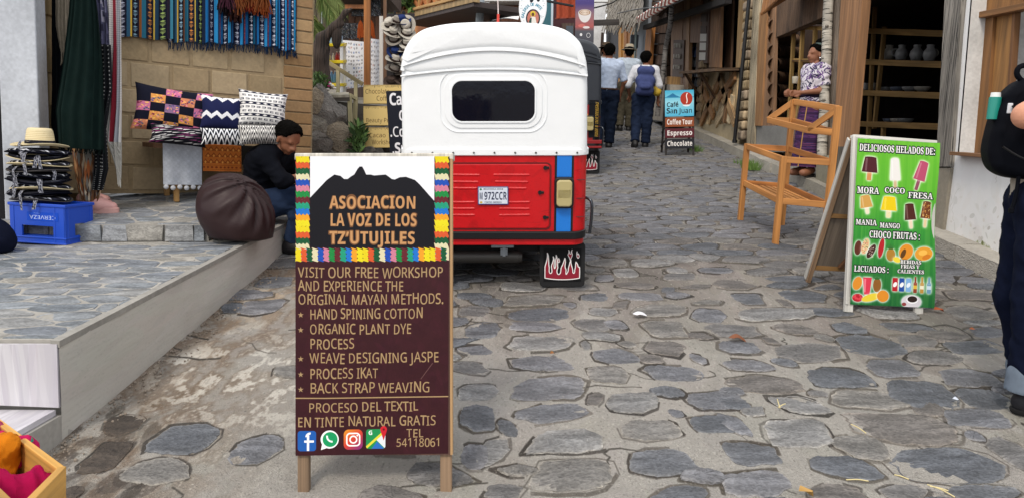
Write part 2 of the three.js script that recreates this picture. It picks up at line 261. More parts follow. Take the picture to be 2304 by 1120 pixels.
const roadTex = ctex(2048, 2048, (c, w, h) => {
  reseed(5);
  const X = (x) => (x - RX0) / (RX1 - RX0) * w, Z = (d) => h * (1 - roadV(d)), S = w / (RX1 - RX0);
  c.fillStyle = '#9b9790'; c.fillRect(0, 0, w, h);
  const blot = (col, n, x0, x1, d0, d1, r0, r1, al) => { for (let i = 0; i < n; i++) { c.globalAlpha = al * rr(0.4, 1); c.fillStyle = typeof col === 'string' ? col : pick(col); oval(c, X(rr(x0, x1)), Z(rr(d0, d1)), rr(r0, r1) * S, rr(r0, r1) * S * 0.6, rr(0, 3)); } };
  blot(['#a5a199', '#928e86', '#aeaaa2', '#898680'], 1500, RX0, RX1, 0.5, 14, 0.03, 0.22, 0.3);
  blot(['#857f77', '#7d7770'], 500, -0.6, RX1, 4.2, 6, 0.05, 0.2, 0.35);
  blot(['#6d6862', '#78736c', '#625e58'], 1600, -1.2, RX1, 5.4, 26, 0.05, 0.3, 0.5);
  blot(['#77726b', '#827c73'], 300, 2.0, 4.3, 2, 10, 0.04, 0.25, 0.4);
  {
    const x1 = Math.floor(X(-0.55)), y0 = Math.floor(Z(8.5)), y1 = Math.floor(Z(2.0)), im = c.getImageData(0, y0, x1, y1 - y0), D = im.data, W2 = im.width, H2 = im.height;
    for (let j = 0; j < H2; j++) for (let i = 0; i < W2; i++) {
      const x = RX0 + i / S, d = roadD(1 - (y0 + j) / h), k = (j * W2 + i) * 4, e = x - PE0;                // e: metres out from the porch
      const n1 = fbm(x + 9, d * 0.5 + 9, 5, 5, 5, 61), n2 = fbm(x + 9, d + 9, 13, 9, 5, 62), n3 = fbm(x + 3, d + 3, 40, 24, 3, 63);
      const mix = (r, g, b, a) => { a = clamp(a, 0, 1); D[k] = lerp(D[k], r, a); D[k + 1] = lerp(D[k + 1], g, a); D[k + 2] = lerp(D[k + 2], b, a); };
      mix(100, 81, 63, clamp((n1 - 0.32) * 5, 0, 0.85) * clamp(1.35 - e / 0.75, 0, 1) * clamp((n2 - 0.25) * 4, 0.2, 1));
      mix(212, 208, 198, clamp((n2 - 0.47) * 9, 0, 0.8) * Math.exp(-(((d - 3.75) / 0.75) ** 2)) * clamp(e / 0.3, 0, 1) * clamp((1.3 - e) / 0.4, 0, 1) * clamp((n3 - 0.3) * 5, 0, 1));
      mix(222, 219, 210, clamp((n2 - 0.4) * 9, 0, 0.85) * Math.exp(-(((d - 3.95) / 0.3) ** 2)) * Math.exp(-(((e - 0.16) / 0.12) ** 2)));
      mix(196, 176, 150, clamp((n2 - 0.42) * 8, 0, 0.7) * Math.exp(-(((d - 5.2) / 0.6) ** 2)) * clamp(1 - Math.abs(e - 0.25) / 0.35, 0, 1));
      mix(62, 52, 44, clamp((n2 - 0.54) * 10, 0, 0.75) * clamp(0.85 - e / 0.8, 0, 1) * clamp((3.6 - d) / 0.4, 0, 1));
    }
    c.putImageData(im, 0, y0);
  }
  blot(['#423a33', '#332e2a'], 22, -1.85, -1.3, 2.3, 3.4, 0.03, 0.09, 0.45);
  blot(['#35322e'], 60, RX0, RX1, 1, 26, 0.01, 0.05, 0.25);
  blot(['#3b3733'], 10, -0.3, 0.6, 4.6, 6.5, 0.05, 0.2, 0.2);                                   // oil
  for (const st of stones) {                                                                      // dark broken lines drawn along parts of each stone outline
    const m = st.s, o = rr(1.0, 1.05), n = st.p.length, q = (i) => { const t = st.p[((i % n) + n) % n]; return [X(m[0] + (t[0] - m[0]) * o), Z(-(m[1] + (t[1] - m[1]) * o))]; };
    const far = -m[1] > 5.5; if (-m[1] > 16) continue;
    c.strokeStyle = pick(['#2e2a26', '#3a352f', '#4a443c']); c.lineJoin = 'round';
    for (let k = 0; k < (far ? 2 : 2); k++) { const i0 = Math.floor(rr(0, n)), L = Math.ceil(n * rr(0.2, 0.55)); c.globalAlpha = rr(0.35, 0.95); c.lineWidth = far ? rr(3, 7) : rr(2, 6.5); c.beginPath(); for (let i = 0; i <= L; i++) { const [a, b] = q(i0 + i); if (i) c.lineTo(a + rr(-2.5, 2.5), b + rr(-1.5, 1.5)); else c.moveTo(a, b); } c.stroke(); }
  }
  c.globalAlpha = 0.85; c.strokeStyle = '#35312c';                                               // cracks in the mortar
  for (let i = 0; i < 200; i++) { c.lineWidth = rr(0.8, 3); c.beginPath(); let x = rr(RX0, RX1), d = rr(1.5, 12), a = rr(0, 6.3); c.moveTo(X(x), Z(d)); for (let k = 0; k < 7; k++) { a += rr(-0.9, 0.9); x += Math.cos(a) * 0.06; d += Math.sin(a) * 0.03; c.lineTo(X(x), Z(d)); } c.stroke(); }
  c.globalAlpha = 1;
  for (let i = 0; i < 150000; i++) { const k = rr(50, 235); c.fillStyle = `rgba(${k},${k * 0.97},${k * 0.92},0.3)`; c.fillRect(rr(0, w), rr(0, h), rr(1, 3.2), rr(1, 2.4)); }
});
const gritRoad = T.grit.clone(); gritRoad.repeat.set(11, 44); gritRoad.needsUpdate = true;
{
  const nx = 150, nz = 420, g = new THREE.PlaneGeometry(1, 1, nx, nz), P = g.attributes.position, U = g.attributes.uv;
  for (let i = 0; i < P.count; i++) {
    const u = U.getX(i), v = U.getY(i), x = lerp(RX0, RX1, u), z = -roadD(v);
    P.setXYZ(i, x, ground(x, z) + 0.016 * (fbm(x + 40, z + 60, 3.1, 3.1, 1, 8) - 0.5) + 0.012 * (fbm(x / 1.0 + 40, z + 60, 11, 11, 1, 3) - 0.5), z);
    U.setXY(i, u, roadV(-z));
  }
  g.computeVertexNormals();
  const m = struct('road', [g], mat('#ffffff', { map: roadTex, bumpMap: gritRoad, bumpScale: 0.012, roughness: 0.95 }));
  globalThis.roadMesh = m;
}
const road = globalThis.roadMesh;
const vnoiseG = (x, z) => 0.016 * (fbm(x + 40, z + 60, 3.1, 3.1, 1, 8) - 0.5) + 0.012 * (fbm(x + 40, z + 60, 11, 11, 1, 3) - 0.5);

// a flat stone from a plan outline; top(x, z) gives the height it lies at
function stoneGeo(pts, top, thick, proud, rough, dusty = 1, fine = false) {
  // round the corners, then roughen the outline
  let p = pts; for (let k = 0; k < 2; k++) { const q = [], t = k ? 0.26 : 0.17; for (let i = 0; i < p.length; i++) { const a = p[i], b = p[(i + 1) % p.length]; q.push([lerp(a[0], b[0], t), lerp(a[1], b[1], t)], [lerp(a[0], b[0], 1 - t), lerp(a[1], b[1], 1 - t)]); } p = q; if (p.length > 14) break; }
  let cx = 0, cz = 0; for (const q of p) { cx += q[0]; cz += q[1]; } cx /= p.length; cz /= p.length;
  const sd = Math.floor(rr(0, 900));
  if (fine) { const q = []; for (let i = 0; i < p.length; i++) { const a = p[i], b = p[(i + 1) % p.length], k = rr(-0.07, 0.07); q.push(a, [(a[0] + b[0]) / 2 + (b[1] - a[1]) * k * 2, (a[1] + b[1]) / 2 - (b[0] - a[0]) * k * 2]); } p = q; }
  p = p.map(([x, z]) => { const k = 1 + rr(-rough, rough) + 0.22 * (fbm(x * 3 + 20, z * 3 + 40, 3, 3, 2, sd) - 0.5); return [cx + (x - cx) * k, cz + (z - cz) * k]; });
  const n = p.length, pos = [], col = [], tx = rr(-0.04, 0.04), tz = rr(-0.04, 0.04);
  const tri = (a, b, c) => { for (const q of [a, b, c]) { pos.push(q[0], q[1], q[2]); col.push(...(q[3] ?? [1, 1, 1])); } };
  const ring = (s, dy, jit, dust) => p.map(([x, z]) => { const X = cx + (x - cx) * s, Z = cz + (z - cz) * s, e = dust * rr(0.3, 1); return [X, top(X, Z) + dy + (jit ? rr(-jit, jit) + (X - cx) * tx + (Z - cz) * tz : 0), Z, [1 + 1.5 * e, 1 + 1.35 * e, 1 + 1.1 * e]]; });
  const A = ring(1, -thick, 0, 0.3), B = ring(0.975, proud * 0.5, 0, 0.75 * dusty), C = ring(0.9, proud, proud * 0.2, 0.2 * dusty), D = ring(0.5, proud * 1.1, proud * 0.35, 0.04), c = [cx, top(cx, cz) + proud * 1.15, cz];
  const area = p.reduce((s, q, i) => { const r = p[(i + 1) % n]; return s + q[0] * r[1] - r[0] * q[1]; }, 0), f = area > 0;
  for (let i = 0; i < n; i++) { const j = (i + 1) % n; for (const [a, b] of [[A, B], [B, C], [C, D]]) { if (f) { tri(a[i], b[i], b[j]); tri(a[i], b[j], a[j]); } else { tri(a[i], b[j], b[i]); tri(a[i], a[j], b[j]); } } if (f) tri(D[i], c, D[j]); else tri(D[i], D[j], c); }
  let g = new THREE.BufferGeometry(); g.setAttribute('position', new THREE.Float32BufferAttribute(pos, 3)); g.setAttribute('color', new THREE.Float32BufferAttribute(col, 3)); g.computeVertexNormals();
  g = toCreasedNormals(g, 0.7); g.keepColor = true;
  return boxUV(g, rr(0, 9), rr(0, 9));
}
const stoneMats = ['#72747a', '#696c72', '#7b7c81', '#737272', '#7f7d7a', '#61656c', '#74706d', '#868686'].map((c) => mat(c, { map: T.slate, bumpMap: T.slate, bumpScale: 0.016, roughness: 0.78, vertexColors: true }));
{
  const darkStone = mat('#4b433c', { map: T.slate, bumpMap: T.slate, bumpScale: 0.012, vertexColors: true });
  reseed(13); let n = 0; const rest = [[], [], []];
  for (const s of stones) {
    if (!inView(s)) continue;
    const g = stoneGeo(s.p, (x, z) => ground(x, z) + vnoiseG(x, z), 0.04, s.near ? rr(0.002, 0.008) : rr(0.005, 0.016), 0.035, s.near ? 1 : 0.6, n < 160);
    const m = s.dk ? darkStone : pick(stoneMats);
    if (n++ < 285) part('stone', [g], m, road); else rest[Math.floor(rr(0, 3))].push(g);
  }
  rest.forEach((r, i) => r.length && stuff(part('stones', r, stoneMats[[0, 2, 4][i]], road)));
}

// ---------------------------------------------------------------- the raised porch on the left
const PE = -1.935;                                                   // its street edge
const floorLow = (x, z) => 1.66 + SX * x - 0.81 + 0.0625 * (-z - 3.15), floorUp = (x, z) => floorLow(x, -5.42) + 0.125 + 0.12 * (-z - 5.42);
const Z0 = at(125, 765, 3.12).z, STEP = -5.42, ZE = -9.2;
{
  const porch = thing('porch', 'raised concrete porch paved with slate along the left side of the street', 'porch', [PE, 0, Z0]);
  const L = (x, y, z) => V(x - PE, y, z - Z0);
  const wallPts = (x) => [L(x, ground(x, Z0) - 0.3, Z0), L(x, ground(x, ZE) - 0.3, ZE), L(x, floorLow(x, ZE) - 0.012, ZE), L(x, floorLow(x, Z0) - 0.012, Z0)];
  const wallTex = ctex(1024, 256, (c, w, h) => {
    reseed(3); c.fillStyle = '#b8b5ad'; c.fillRect(0, 0, w, h);
    for (let i = 0; i < 260; i++) { c.globalAlpha = rr(0.05, 0.22); c.fillStyle = pick(['#a29e95', '#c4c1b9', '#aca89e', '#cfccc5']); oval(c, rr(0, w), rr(0, h), rr(10, 90), rr(6, 40), rr(-0.4, 0.4)); }
    for (let i = 0; i < 150; i++) { c.globalAlpha = rr(0.1, 0.35); c.fillStyle = pick(['#6f6a60', '#5d574d', '#7b7467']); oval(c, rr(0, w), h - rr(-10, 30) * rr(0.2, 1), rr(6, 40), rr(3, 16)); }
    for (let i = 0; i < 14000; i++) { const k = rr(90, 200); c.globalAlpha = 0.14; c.fillStyle = `rgb(${k},${k},${k * 0.95})`; c.fillRect(rr(0, w), rr(0, h), 1.6, 1.6); }
  });
  const [a, b, cc, d] = wallPts(PE), sideWall = sheet((u, v) => { const lo = a.clone().lerp(b, u), hi = d.clone().lerp(cc, u); const q = lo.lerp(hi, v); q.x += 0.012 * (fbm(u * 3, v, 8, 3, 3, 4) - 0.5) + (v < 0.35 ? (0.35 - v) * 0.06 * fbm(u, v, 40, 3, 2, 9) : 0); return q; }, 120, 16);
  part('rendered_wall', [sideWall], mat('#ffffff', { map: wallTex, bumpMap: T.plaster, bumpScale: 0.004, roughness: 0.95 }), porch);
  const core = (x0, x1, z0, z1, f, th) => slab([L(x0, f(x0, z0), z0), L(x1, f(x1, z0), z0), L(x1, f(x1, z1), z1), L(x0, f(x0, z1), z1)], th, V(0, 1, 0));
  part('mortar_bed', [core(-6, PE - 0.022, Z0 - 0.02, ZE, (x, z) => floorLow(x, z) - 0.0065, 0.7), core(-6, -2.25, STEP - 0.01, ZE, (x, z) => floorUp(x, z) - 0.0065, 0.2)], plaster('#b1ada5'), porch);
  part('edge_coping', [slab([L(PE - 0.035, floorLow(PE, Z0) - 0.004, Z0 + 0.004), L(PE + 0.004, floorLow(PE, Z0) - 0.006, Z0 + 0.004), L(PE + 0.004, floorLow(PE, ZE) - 0.006, ZE), L(PE - 0.035, floorLow(PE, ZE) - 0.004, ZE)], 0.03, V(0, 1, 0))], plaster('#a3a099'), porch);
  reseed(21);
  const flagMats = ['#888d94', '#8f9499', '#81878f', '#96999d', '#8b9197', '#9b9c9c', '#7c838a', '#a09d96'].map((c) => mat(c, { map: T.slate, bumpMap: T.slate, bumpScale: 0.004, roughness: 0.6, vertexColors: true }));
  const seen = (s, f) => { const q = V(s[0], f(...s), s[1]).project(camera); return Math.abs(q.x) < 1.06 && q.y > -1; };
  let n = 0;
  const lay = (x0, x1, z0, z1, f, dx, dz, max) => {
    for (const c of cells(x0, x1, z0, z1, dx, dz, 0.36)) {
      if (!seen(c.s, f)) continue;
      const [mx, mz] = c.s, e = 0.0055, p = c.p.map(([x, z]) => { const vx = x - mx, vz = z - mz, l = Math.hypot(vx, vz), k = Math.max(0.5, 1 - e / l * 1.6); return [clamp(mx + vx * k, x0 + 0.02, x1 - 0.004), clamp(mz + vz * k, z0 + 0.01, z1 - 0.012)]; });
      if (n++ > 290) continue;
      const g = stoneGeo(p, (x, z) => f(x, z) - 0.0045, 0.012, rr(0.0008, 0.002), 0.03, 0.1).translate(-PE, 0, -Z0);
      part('flagstone', [g], pick(flagMats), porch);
    }
  };
  lay(-3.9, PE - 0.03, STEP, Z0 - 0.02, floorLow, 0.3, 0.14);
  lay(-2.26, PE - 0.03, -7.4, STEP, floorLow, 0.24, 0.16);
  lay(-4.4, -2.25, -7.4, STEP, floorUp, 0.25, 0.17);
  // the stones that face the upper step
  for (let x = -4.2; x < -2.3;) { const w = Math.min(rr(0.12, 0.3), -2.26 - x), y0 = floorLow(x, STEP) + 0.002, y1 = floorUp(x + w, STEP) - 0.008, t = rr(-0.02, 0.02);
    part('step_stone', [slab([L(x + 0.006, y0, STEP + 0.012), L(x + w - 0.006 + t, y0 + SX * w, STEP + 0.012), L(x + w - 0.006, y1, STEP + 0.012), L(x + 0.006 + t, y1 - SX * w, STEP + 0.012)], 0.02, V(0, 0, 1))], pick(flagMats), porch); x += w; }
  // marble on the steps at the near end
  const veins = ctex(512, 512, (c, w, h) => { reseed(8); c.fillStyle = '#b9b6bc'; c.fillRect(0, 0, w, h); for (let i = 0; i < 46; i++) { c.globalAlpha = rr(0.05, 0.3); c.strokeStyle = pick(['#a7a3ad', '#e6e6e8', '#b4aeb6', '#dcdcde']); c.lineWidth = rr(4, 40); c.beginPath(); const x = rr(0, w); c.moveTo(x, -10); c.bezierCurveTo(x + rr(-60, 60), 150, x + rr(-90, 90), 350, x + rr(-60, 60), h + 10); c.stroke(); } });
  veins.wrapS = veins.wrapT = THREE.RepeatWrapping; veins.repeat.set(1.6, 1.6);
  const mm = mat('#ffffff', { map: veins, roughness: 0.25 });
  const f0 = floorLow(PE, Z0), mr = at(0, 915, -Z0).y;
  part('marble_riser', [slab([L(-3.2, mr, Z0 + 0.008), L(PE - 0.006, at(122, 915, -Z0).y, Z0 + 0.008), L(PE - 0.006, f0 - 0.02, Z0 + 0.008), L(-3.2, floorLow(-3.2, Z0) - 0.02, Z0 + 0.008)], 0.016, V(0, 0, 1))], mm, porch);
  const ty = at(60, 915, -Z0).y - 0.004;
  part('marble_tread', [slab([L(-3.2, ty - 0.06, Z0 + 0.34), L(PE - 0.02, ty, Z0 + 0.34), L(PE - 0.02, ty, Z0 + 0.008), L(-3.2, ty - 0.06, Z0 + 0.008)], 0.025, V(0, 1, 0))], mm, porch);
  part('lower_step', [slab([L(-3.2, ground(-3.2, Z0) - 0.4, Z0 + 0.335), L(PE, ground(PE, Z0) - 0.4, Z0 + 0.335), L(PE, ty - 0.026, Z0 + 0.335), L(-3.2, ty - 0.086, Z0 + 0.335)], 0.335, V(0, 0, 1))], M.concrete, porch);
}

// ---------------------------------------------------------------- block wall behind the porch
const WA = at(300, 432, 6.5), WB = at(690, 432, 7.45), WDIR = WB.clone().sub(WA).setY(0).normalize(), WN = V(-WDIR.z, 0, WDIR.x); if (WN.z < 0) WN.negate();
const WX = V(WDIR.x, SX * WDIR.x, WDIR.z).normalize();               // courses run with the cross fall seen in the photograph
{
  const base = at(700, 430, 7.475); base.y = floorUp(base.x, base.z) - 0.15;
  const wall = thing('block_wall', 'tan painted concrete block wall behind the porch with cushions and textiles', 'wall', base, new THREE.Quaternion().setFromRotationMatrix(new THREE.Matrix4().makeBasis(WDIR, V(0, 1, 0), WN)));
  reseed(31);
  const Lw = 3.3, Hh = 3.0, tans = ['#ad9a79', '#a89473', '#b3a080', '#a5916f'].map((c) => plaster(c, { bumpScale: 0.008 })), reds = ['#a2835d', '#a9875f', '#96764f', '#ae9068'].map((c) => plaster(c, { bumpScale: 0.008 }));
  part('mortar', [box(Lw, Hh, 0.2, -Lw / 2, Hh / 2, -0.099)], plaster('#a59170', { bumpScale: 0.01 }), wall);
  const bw = 0.335, bh = 0.222, cw = 0.3; let row = 0;
  for (let y = 0.02; y < 2.6; y += bh, row++) {
    for (let x = -cw; x > -Lw + 0.3; x -= bw) { const o = row % 2 ? bw / 2 : 0, g = rbox(bw - rr(0.022, 0.034), bh - rr(0.02, 0.03), 0.05, 0.006, x - bw / 2 + o * (x < -cw - 0.01 || o ? 1 : 0), y + bh / 2, -0.018 + rr(-0.003, 0.004)); if (x - bw / 2 + o + bw / 2 > -cw + 0.01) continue; part('block', [g], pick(tans), wall); }
    for (let k = 0; k < 2; k++) part('brick', [rbox(cw - 0.012 - rr(0, 0.02), bh / 2 - 0.012, 0.06, 0.006, -cw / 2 + rr(-0.006, 0.003), y + bh / 4 + k * bh / 2, -0.016 + rr(-0.004, 0.006))], pick(reds), wall);
  }
  globalThis.wallThing = wall;
}
const wallThing = globalThis.wallThing, wl = loc(wallThing);
// the side wall that runs from the pillar back to it
{
  const c = V(-3.76, 0, -6.35); c.y = floorUp(c.x, c.z) - 0.1;
  const side = thing('side_wall', 'tan block wall strip between the white pillar and the hanging clothes', 'wall', c);
  reseed(33);
  part('mortar', [box(0.16, 3, 0.9, -0.09, 1.5, 0.05)], plaster('#94805c'), side);
  for (let y = 0.02, r = 0; y < 2.6; y += 0.222, r++) for (let z = -0.3; z < 0.3; z += 0.335) part('block', [rbox(0.05, 0.196, 0.31, 0.006, -0.018 + rr(-0.003, 0.003), y + 0.11, z + (r % 2) * 0.165)], pick([plaster('#a18a63'), plaster('#9b855f')]), side);
}
// pillar and the dark doorway at the left edge
{
  const p = at(62, 430, 5.75); p.y = floorLow(p.x, p.z) - 0.05;
  const pil = thing('pillar', 'smooth pale grey square pillar at the left edge behind the hats', 'pillar', p, 0.3);
  part('shaft', [rbox(0.25, 3.2, 0.25, 0.012, 0, 1.6, 0)], M.pillar, pil); part('plinth', [rbox(0.28, 0.07, 0.28, 0.006, 0, 0.06, 0)], M.pillar, pil);
  const d = thing('shop_doorway', 'dark open doorway at the far left edge beside the grey pillar', 'doorway', [-3.82, floorUp(-3.9, -5.6), -5.72]);
  part('jamb', [box(0.12, 3.2, 0.12, -0.17, 1.5, 0)], M.blackRough, d); part('doorway_shade', [sheet((u, v) => V(-0.02 - u * 1.2, v * 3, 0.09 + 0.02 * Math.sin(u * 30)), 40, 4)], plain('#0c0c12', 0.95), d);  // near-black sheet stands in for the shade inside the open doorway
}
// ---------------------------------------------------------------- textiles, cushions and goods on the porch
// where the sight line of a pixel meets a height f(x, z)
function drop(px, py, f) { let lo = 0.5, hi = 40; for (let i = 0; i < 50; i++) { const m = (lo + hi) / 2, p = at(px, py, m); if (p.y > f(p.x, p.z)) lo = m; else hi = m; } return at(px, py, lo); }
const stripes = (cols, w, h, motif) => ctex(w, h, (c) => {
  let x = 0, i = 0; c.fillStyle = cols[0][0]; c.fillRect(0, 0, w, h);
  const tot = cols.reduce((s, q) => s + q[1], 0);
  for (const [col, wd, mot] of cols) { const ww = wd / tot * w; c.fillStyle = col; c.fillRect(x, 0, ww + 1, h);
    if (mot) { c.fillStyle = mot; for (let y = 4 + (i % 3) * 5; y < h; y += 30) { const q = ww * 0.32, cx = x + ww / 2; if (Math.floor(y / 30) % 2) { for (let k = 0; k < 6; k++) c.fillRect(cx - q * (1 - k / 6), y + k * 3, q * 2 * (1 - k / 6), 2); c.fillRect(cx - 1.5, y, 3, 24); } else { poly(c, [[cx, y], [cx + q, y + 8], [cx, y + 16], [cx - q, y + 8]]); c.fillRect(cx - q, y + 20, q * 2, 2); c.fillRect(cx - q * 0.6, y + 24, q * 1.2, 2); } } }
    x += ww; i++; }
  for (let k = 0; k < h; k += 2) { c.fillStyle = 'rgba(0,0,0,0.10)'; c.fillRect(0, k, w, 1); }
});
const Tdark = stripes([['#141728', 3, '#b9bdd0'], ['#2f5570', 1.2], ['#c8a437', 0.6], ['#141728', 2.4, '#8fb2c4'], ['#7d4a25', 0.8], ['#26627a', 1.4], ['#15182a', 2.6, '#c98445'], ['#d0b24a', 0.5], ['#1c3a52', 1.3], ['#131526', 2.6, '#9fb86a'], ['#28202f', 1.2], ['#3c7c94', 1]], 512, 512);
const Tblue = stripes([['#16233d', 1.2], ['#1d6fae', 1.4], ['#122038', 0.5], ['#171c38', 2.6, '#cdd3e2'], ['#2a86bf', 1.6], ['#16314f', 0.8], ['#7c3050', 0.5, '#c96a52'], ['#1a5f98', 1.4], ['#14203a', 2.4, '#d6dae6'], ['#2f93c8', 1.6], ['#1a2a48', 0.8]], 512, 512);
function strands(list, r = 0.0022) { return list.map(([a, b]) => { const m = a.clone().lerp(b, 0.5).add(V(rr(-0.006, 0.006), 0, rr(-0.006, 0.006))); return tube([a, m, b], r, 4, 4); }); }
{
  reseed(41);
  const put = (x0, x1, yb, tex, label, z, fr, tilt = 0) => {
    const tl = wl(x0, -70, z), tr = wl(x1, -70 + tilt, z), bl = wl(x0, yb, z), br = wl(x1, yb + tilt, z), ph = rr(0, 6);
    const t = thing('woven_textile', label, 'textile', wallThing.position, wallThing.quaternion, 'woven textiles hung along the top of the block wall');
    const f = (u, v) => { const q = bl.clone().lerp(br, u).lerp(tl.clone().lerp(tr, u), v); q.z += (0.014 * Math.sin(u * 17 + ph) + 0.008 * Math.sin(u * 41 + ph * 2)) * (1.2 - v * 0.5); q.y += 0.008 * Math.sin(u * 9 + ph) * (1 - v); return q; };
    part('cloth', [sheet(f, 40, 14)], print(tex, 0.95, { bumpMap: T.cloth, bumpScale: 0.001 }), t);
    if (fr) { const s = []; for (let i = 0; i < 34; i++) { const u = (i + rr(0.1, 0.9)) / 34, a = f(u, 0.01); s.push([a, a.clone().add(V(rr(-0.012, 0.012), -rr(0.05, 0.085), rr(-0.004, 0.01)))]); } part('fringe', strands(s, 0.0028), cloth('#1c3350'), t); }
  };
  put(262, 388, 82, Tdark, 'dark striped textile hanging leftmost on the block wall', 0.05, false, 8);
  put(375, 468, 94, Tdark, 'dark striped textile hanging between the leftmost textile and the blue ones', 0.03, true, 3);
  put(455, 522, 96, Tblue, 'bright blue ikat textile hanging left of the orange yarn bundles', 0.055, true, 3);
  put(512, 580, 98, Tblue, 'blue ikat textile hanging behind the orange yarn bundles', 0.035, true, 4);
  put(572, 628, 102, Tblue, 'blue ikat textile hanging just right of the orange yarn bundles', 0.05, true, 5);
  put(622, 668, 112, Tblue, 'narrow blue ikat textile hanging rightmost at the wall corner', 0.035, true, 4);
  for (const [px, len, col, lb] of [[505, 24, '#2a2326', 'dark brown yarn bundle hanging in front of the blue textiles, leftmost'], [530, 40, '#3a2320', 'long dark red yarn bundle hanging in front of the blue textiles'], [562, 22, '#8c3a26', 'rust red yarn bundle between the dark and the orange bundle'], [588, 30, '#a5542c', 'orange yarn bundle hanging rightmost in front of blue textiles']]) {
    const a = wl(px, -30, 0.1), t = thing('yarn_bundle', lb, 'yarn', wallThing.position, wallThing.quaternion, 'yarn bundles on the block wall'), s = [];
    for (let i = 0; i < 46; i++) { const q = a.clone().add(V(rr(-0.03, 0.03), 0, rr(-0.02, 0.02))); s.push([q, q.clone().add(V(rr(-0.07, 0.07), -(len + 30) / 235 * rr(0.8, 1.08), rr(-0.02, 0.04)))]); }
    part('yarn', strands(s, 0.006), cloth(col), t);
    const s2 = []; for (let i = 0; i < 14; i++) { const q = a.clone().add(V(rr(-0.03, 0.03), 0, 0.03)); s2.push([q, q.clone().add(V(rr(-0.07, 0.07), -(len + 30) / 235 * rr(0.6, 1), rr(0, 0.04)))]); }
    part('yarn', strands(s2, 0.005), cloth(pick(['#b5652f', '#7f4a2a', '#4b2a38'])), t);
  }
}
// bench with cloths over it
{
  const b = thing('display_bench', 'low bench draped with a white and an orange cloth under the cushions', 'bench', wallThing.position, wallThing.quaternion);
  const z1 = 0.5, fl = (px, py, z) => wl(px, py, z), p = fl(345, 322, z1), q = fl(618, 326, z1), top = p.y;
  part('seat', [rbox(q.x - p.x, 0.04, 0.46, 0.006, (p.x + q.x) / 2, top - 0.02, z1 - 0.24)], M.brown, b);
  for (const [px, z] of [[398, z1 - 0.05], [398, 0.1], [600, z1 - 0.05], [600, 0.1]]) { const x = fl(px, 330, z1).x, yb = floorUp(0, 0); const w = V(x, 0, z).applyMatrix4(wallThing.matrixWorld), y = floorUp(w.x, w.z) - wallThing.position.y; part('leg', [bar(V(x, y, z), V(x, top - 0.03, z), 0.04, 0.04)], M.pine, b); }
  const drape = (x0, x1, y, tex, m, nm, zz) => { const a = fl(x0, 324, z1), c = fl(x1, 324, z1), yb = fl((x0 + x1) / 2, y, z1 + zz).y; part(nm, [sheet((u, v) => V(lerp(a.x, c.x, u), lerp(yb, top + 0.006, v), z1 + zz + 0.012 * Math.sin(u * 11 + x0) * (1 - v) - 0.006 * v), 26, 14), sheet((u, v) => V(lerp(a.x, c.x, u), top + 0.006, z1 + zz - 0.006 - v * 0.4), 6, 2)], m, b); return [a.x, c.x, yb]; };
  const oj = ctex(256, 256, (c, w, h) => { c.fillStyle = '#b8672a'; c.fillRect(0, 0, w, h); c.strokeStyle = '#7e3f1d'; c.lineWidth = 5; for (let r = 0; r < 3; r++) for (let i = 0; i < 7; i++) { const x = i * 37 + (r % 2) * 18, y = 20 + r * 60; poly(c, [[x, y + 34], [x + 18, y], [x + 37, y + 34]], false); c.fillStyle = '#d99a4a'; poly(c, [[x + 18, y + 16], [x + 24, y + 28], [x + 18, y + 42], [x + 12, y + 28]]); } c.fillStyle = '#8e4a20'; c.fillRect(0, 196, w, 4); c.fillRect(0, 236, w, 4); for (let i = 0; i < 10; i++) { c.fillStyle = '#7e3a1c'; oval(c, i * 27 + 8, 218, 8, 10); } });
  drape(455, 542, 386, null, print(oj, 0.95), 'orange_cloth', 0.0);
  drape(542, 612, 372, null, cloth('#25231f'), 'dark_cloth', 0.004);
  const [x0, x1, yb] = drape(364, 452, 416, null, cloth('#c6ccd6'), 'white_cloth', 0.02);
  for (let i = 0; i < 6; i++) part('pompom', [ball(0.021, lerp(x0 + 0.02, x1 - 0.02, i / 5), yb - 0.018 - (i % 2) * 0.008, z1 + 0.025, 1, 1, 1, 10)], cloth('#d4d8de'), b);
}
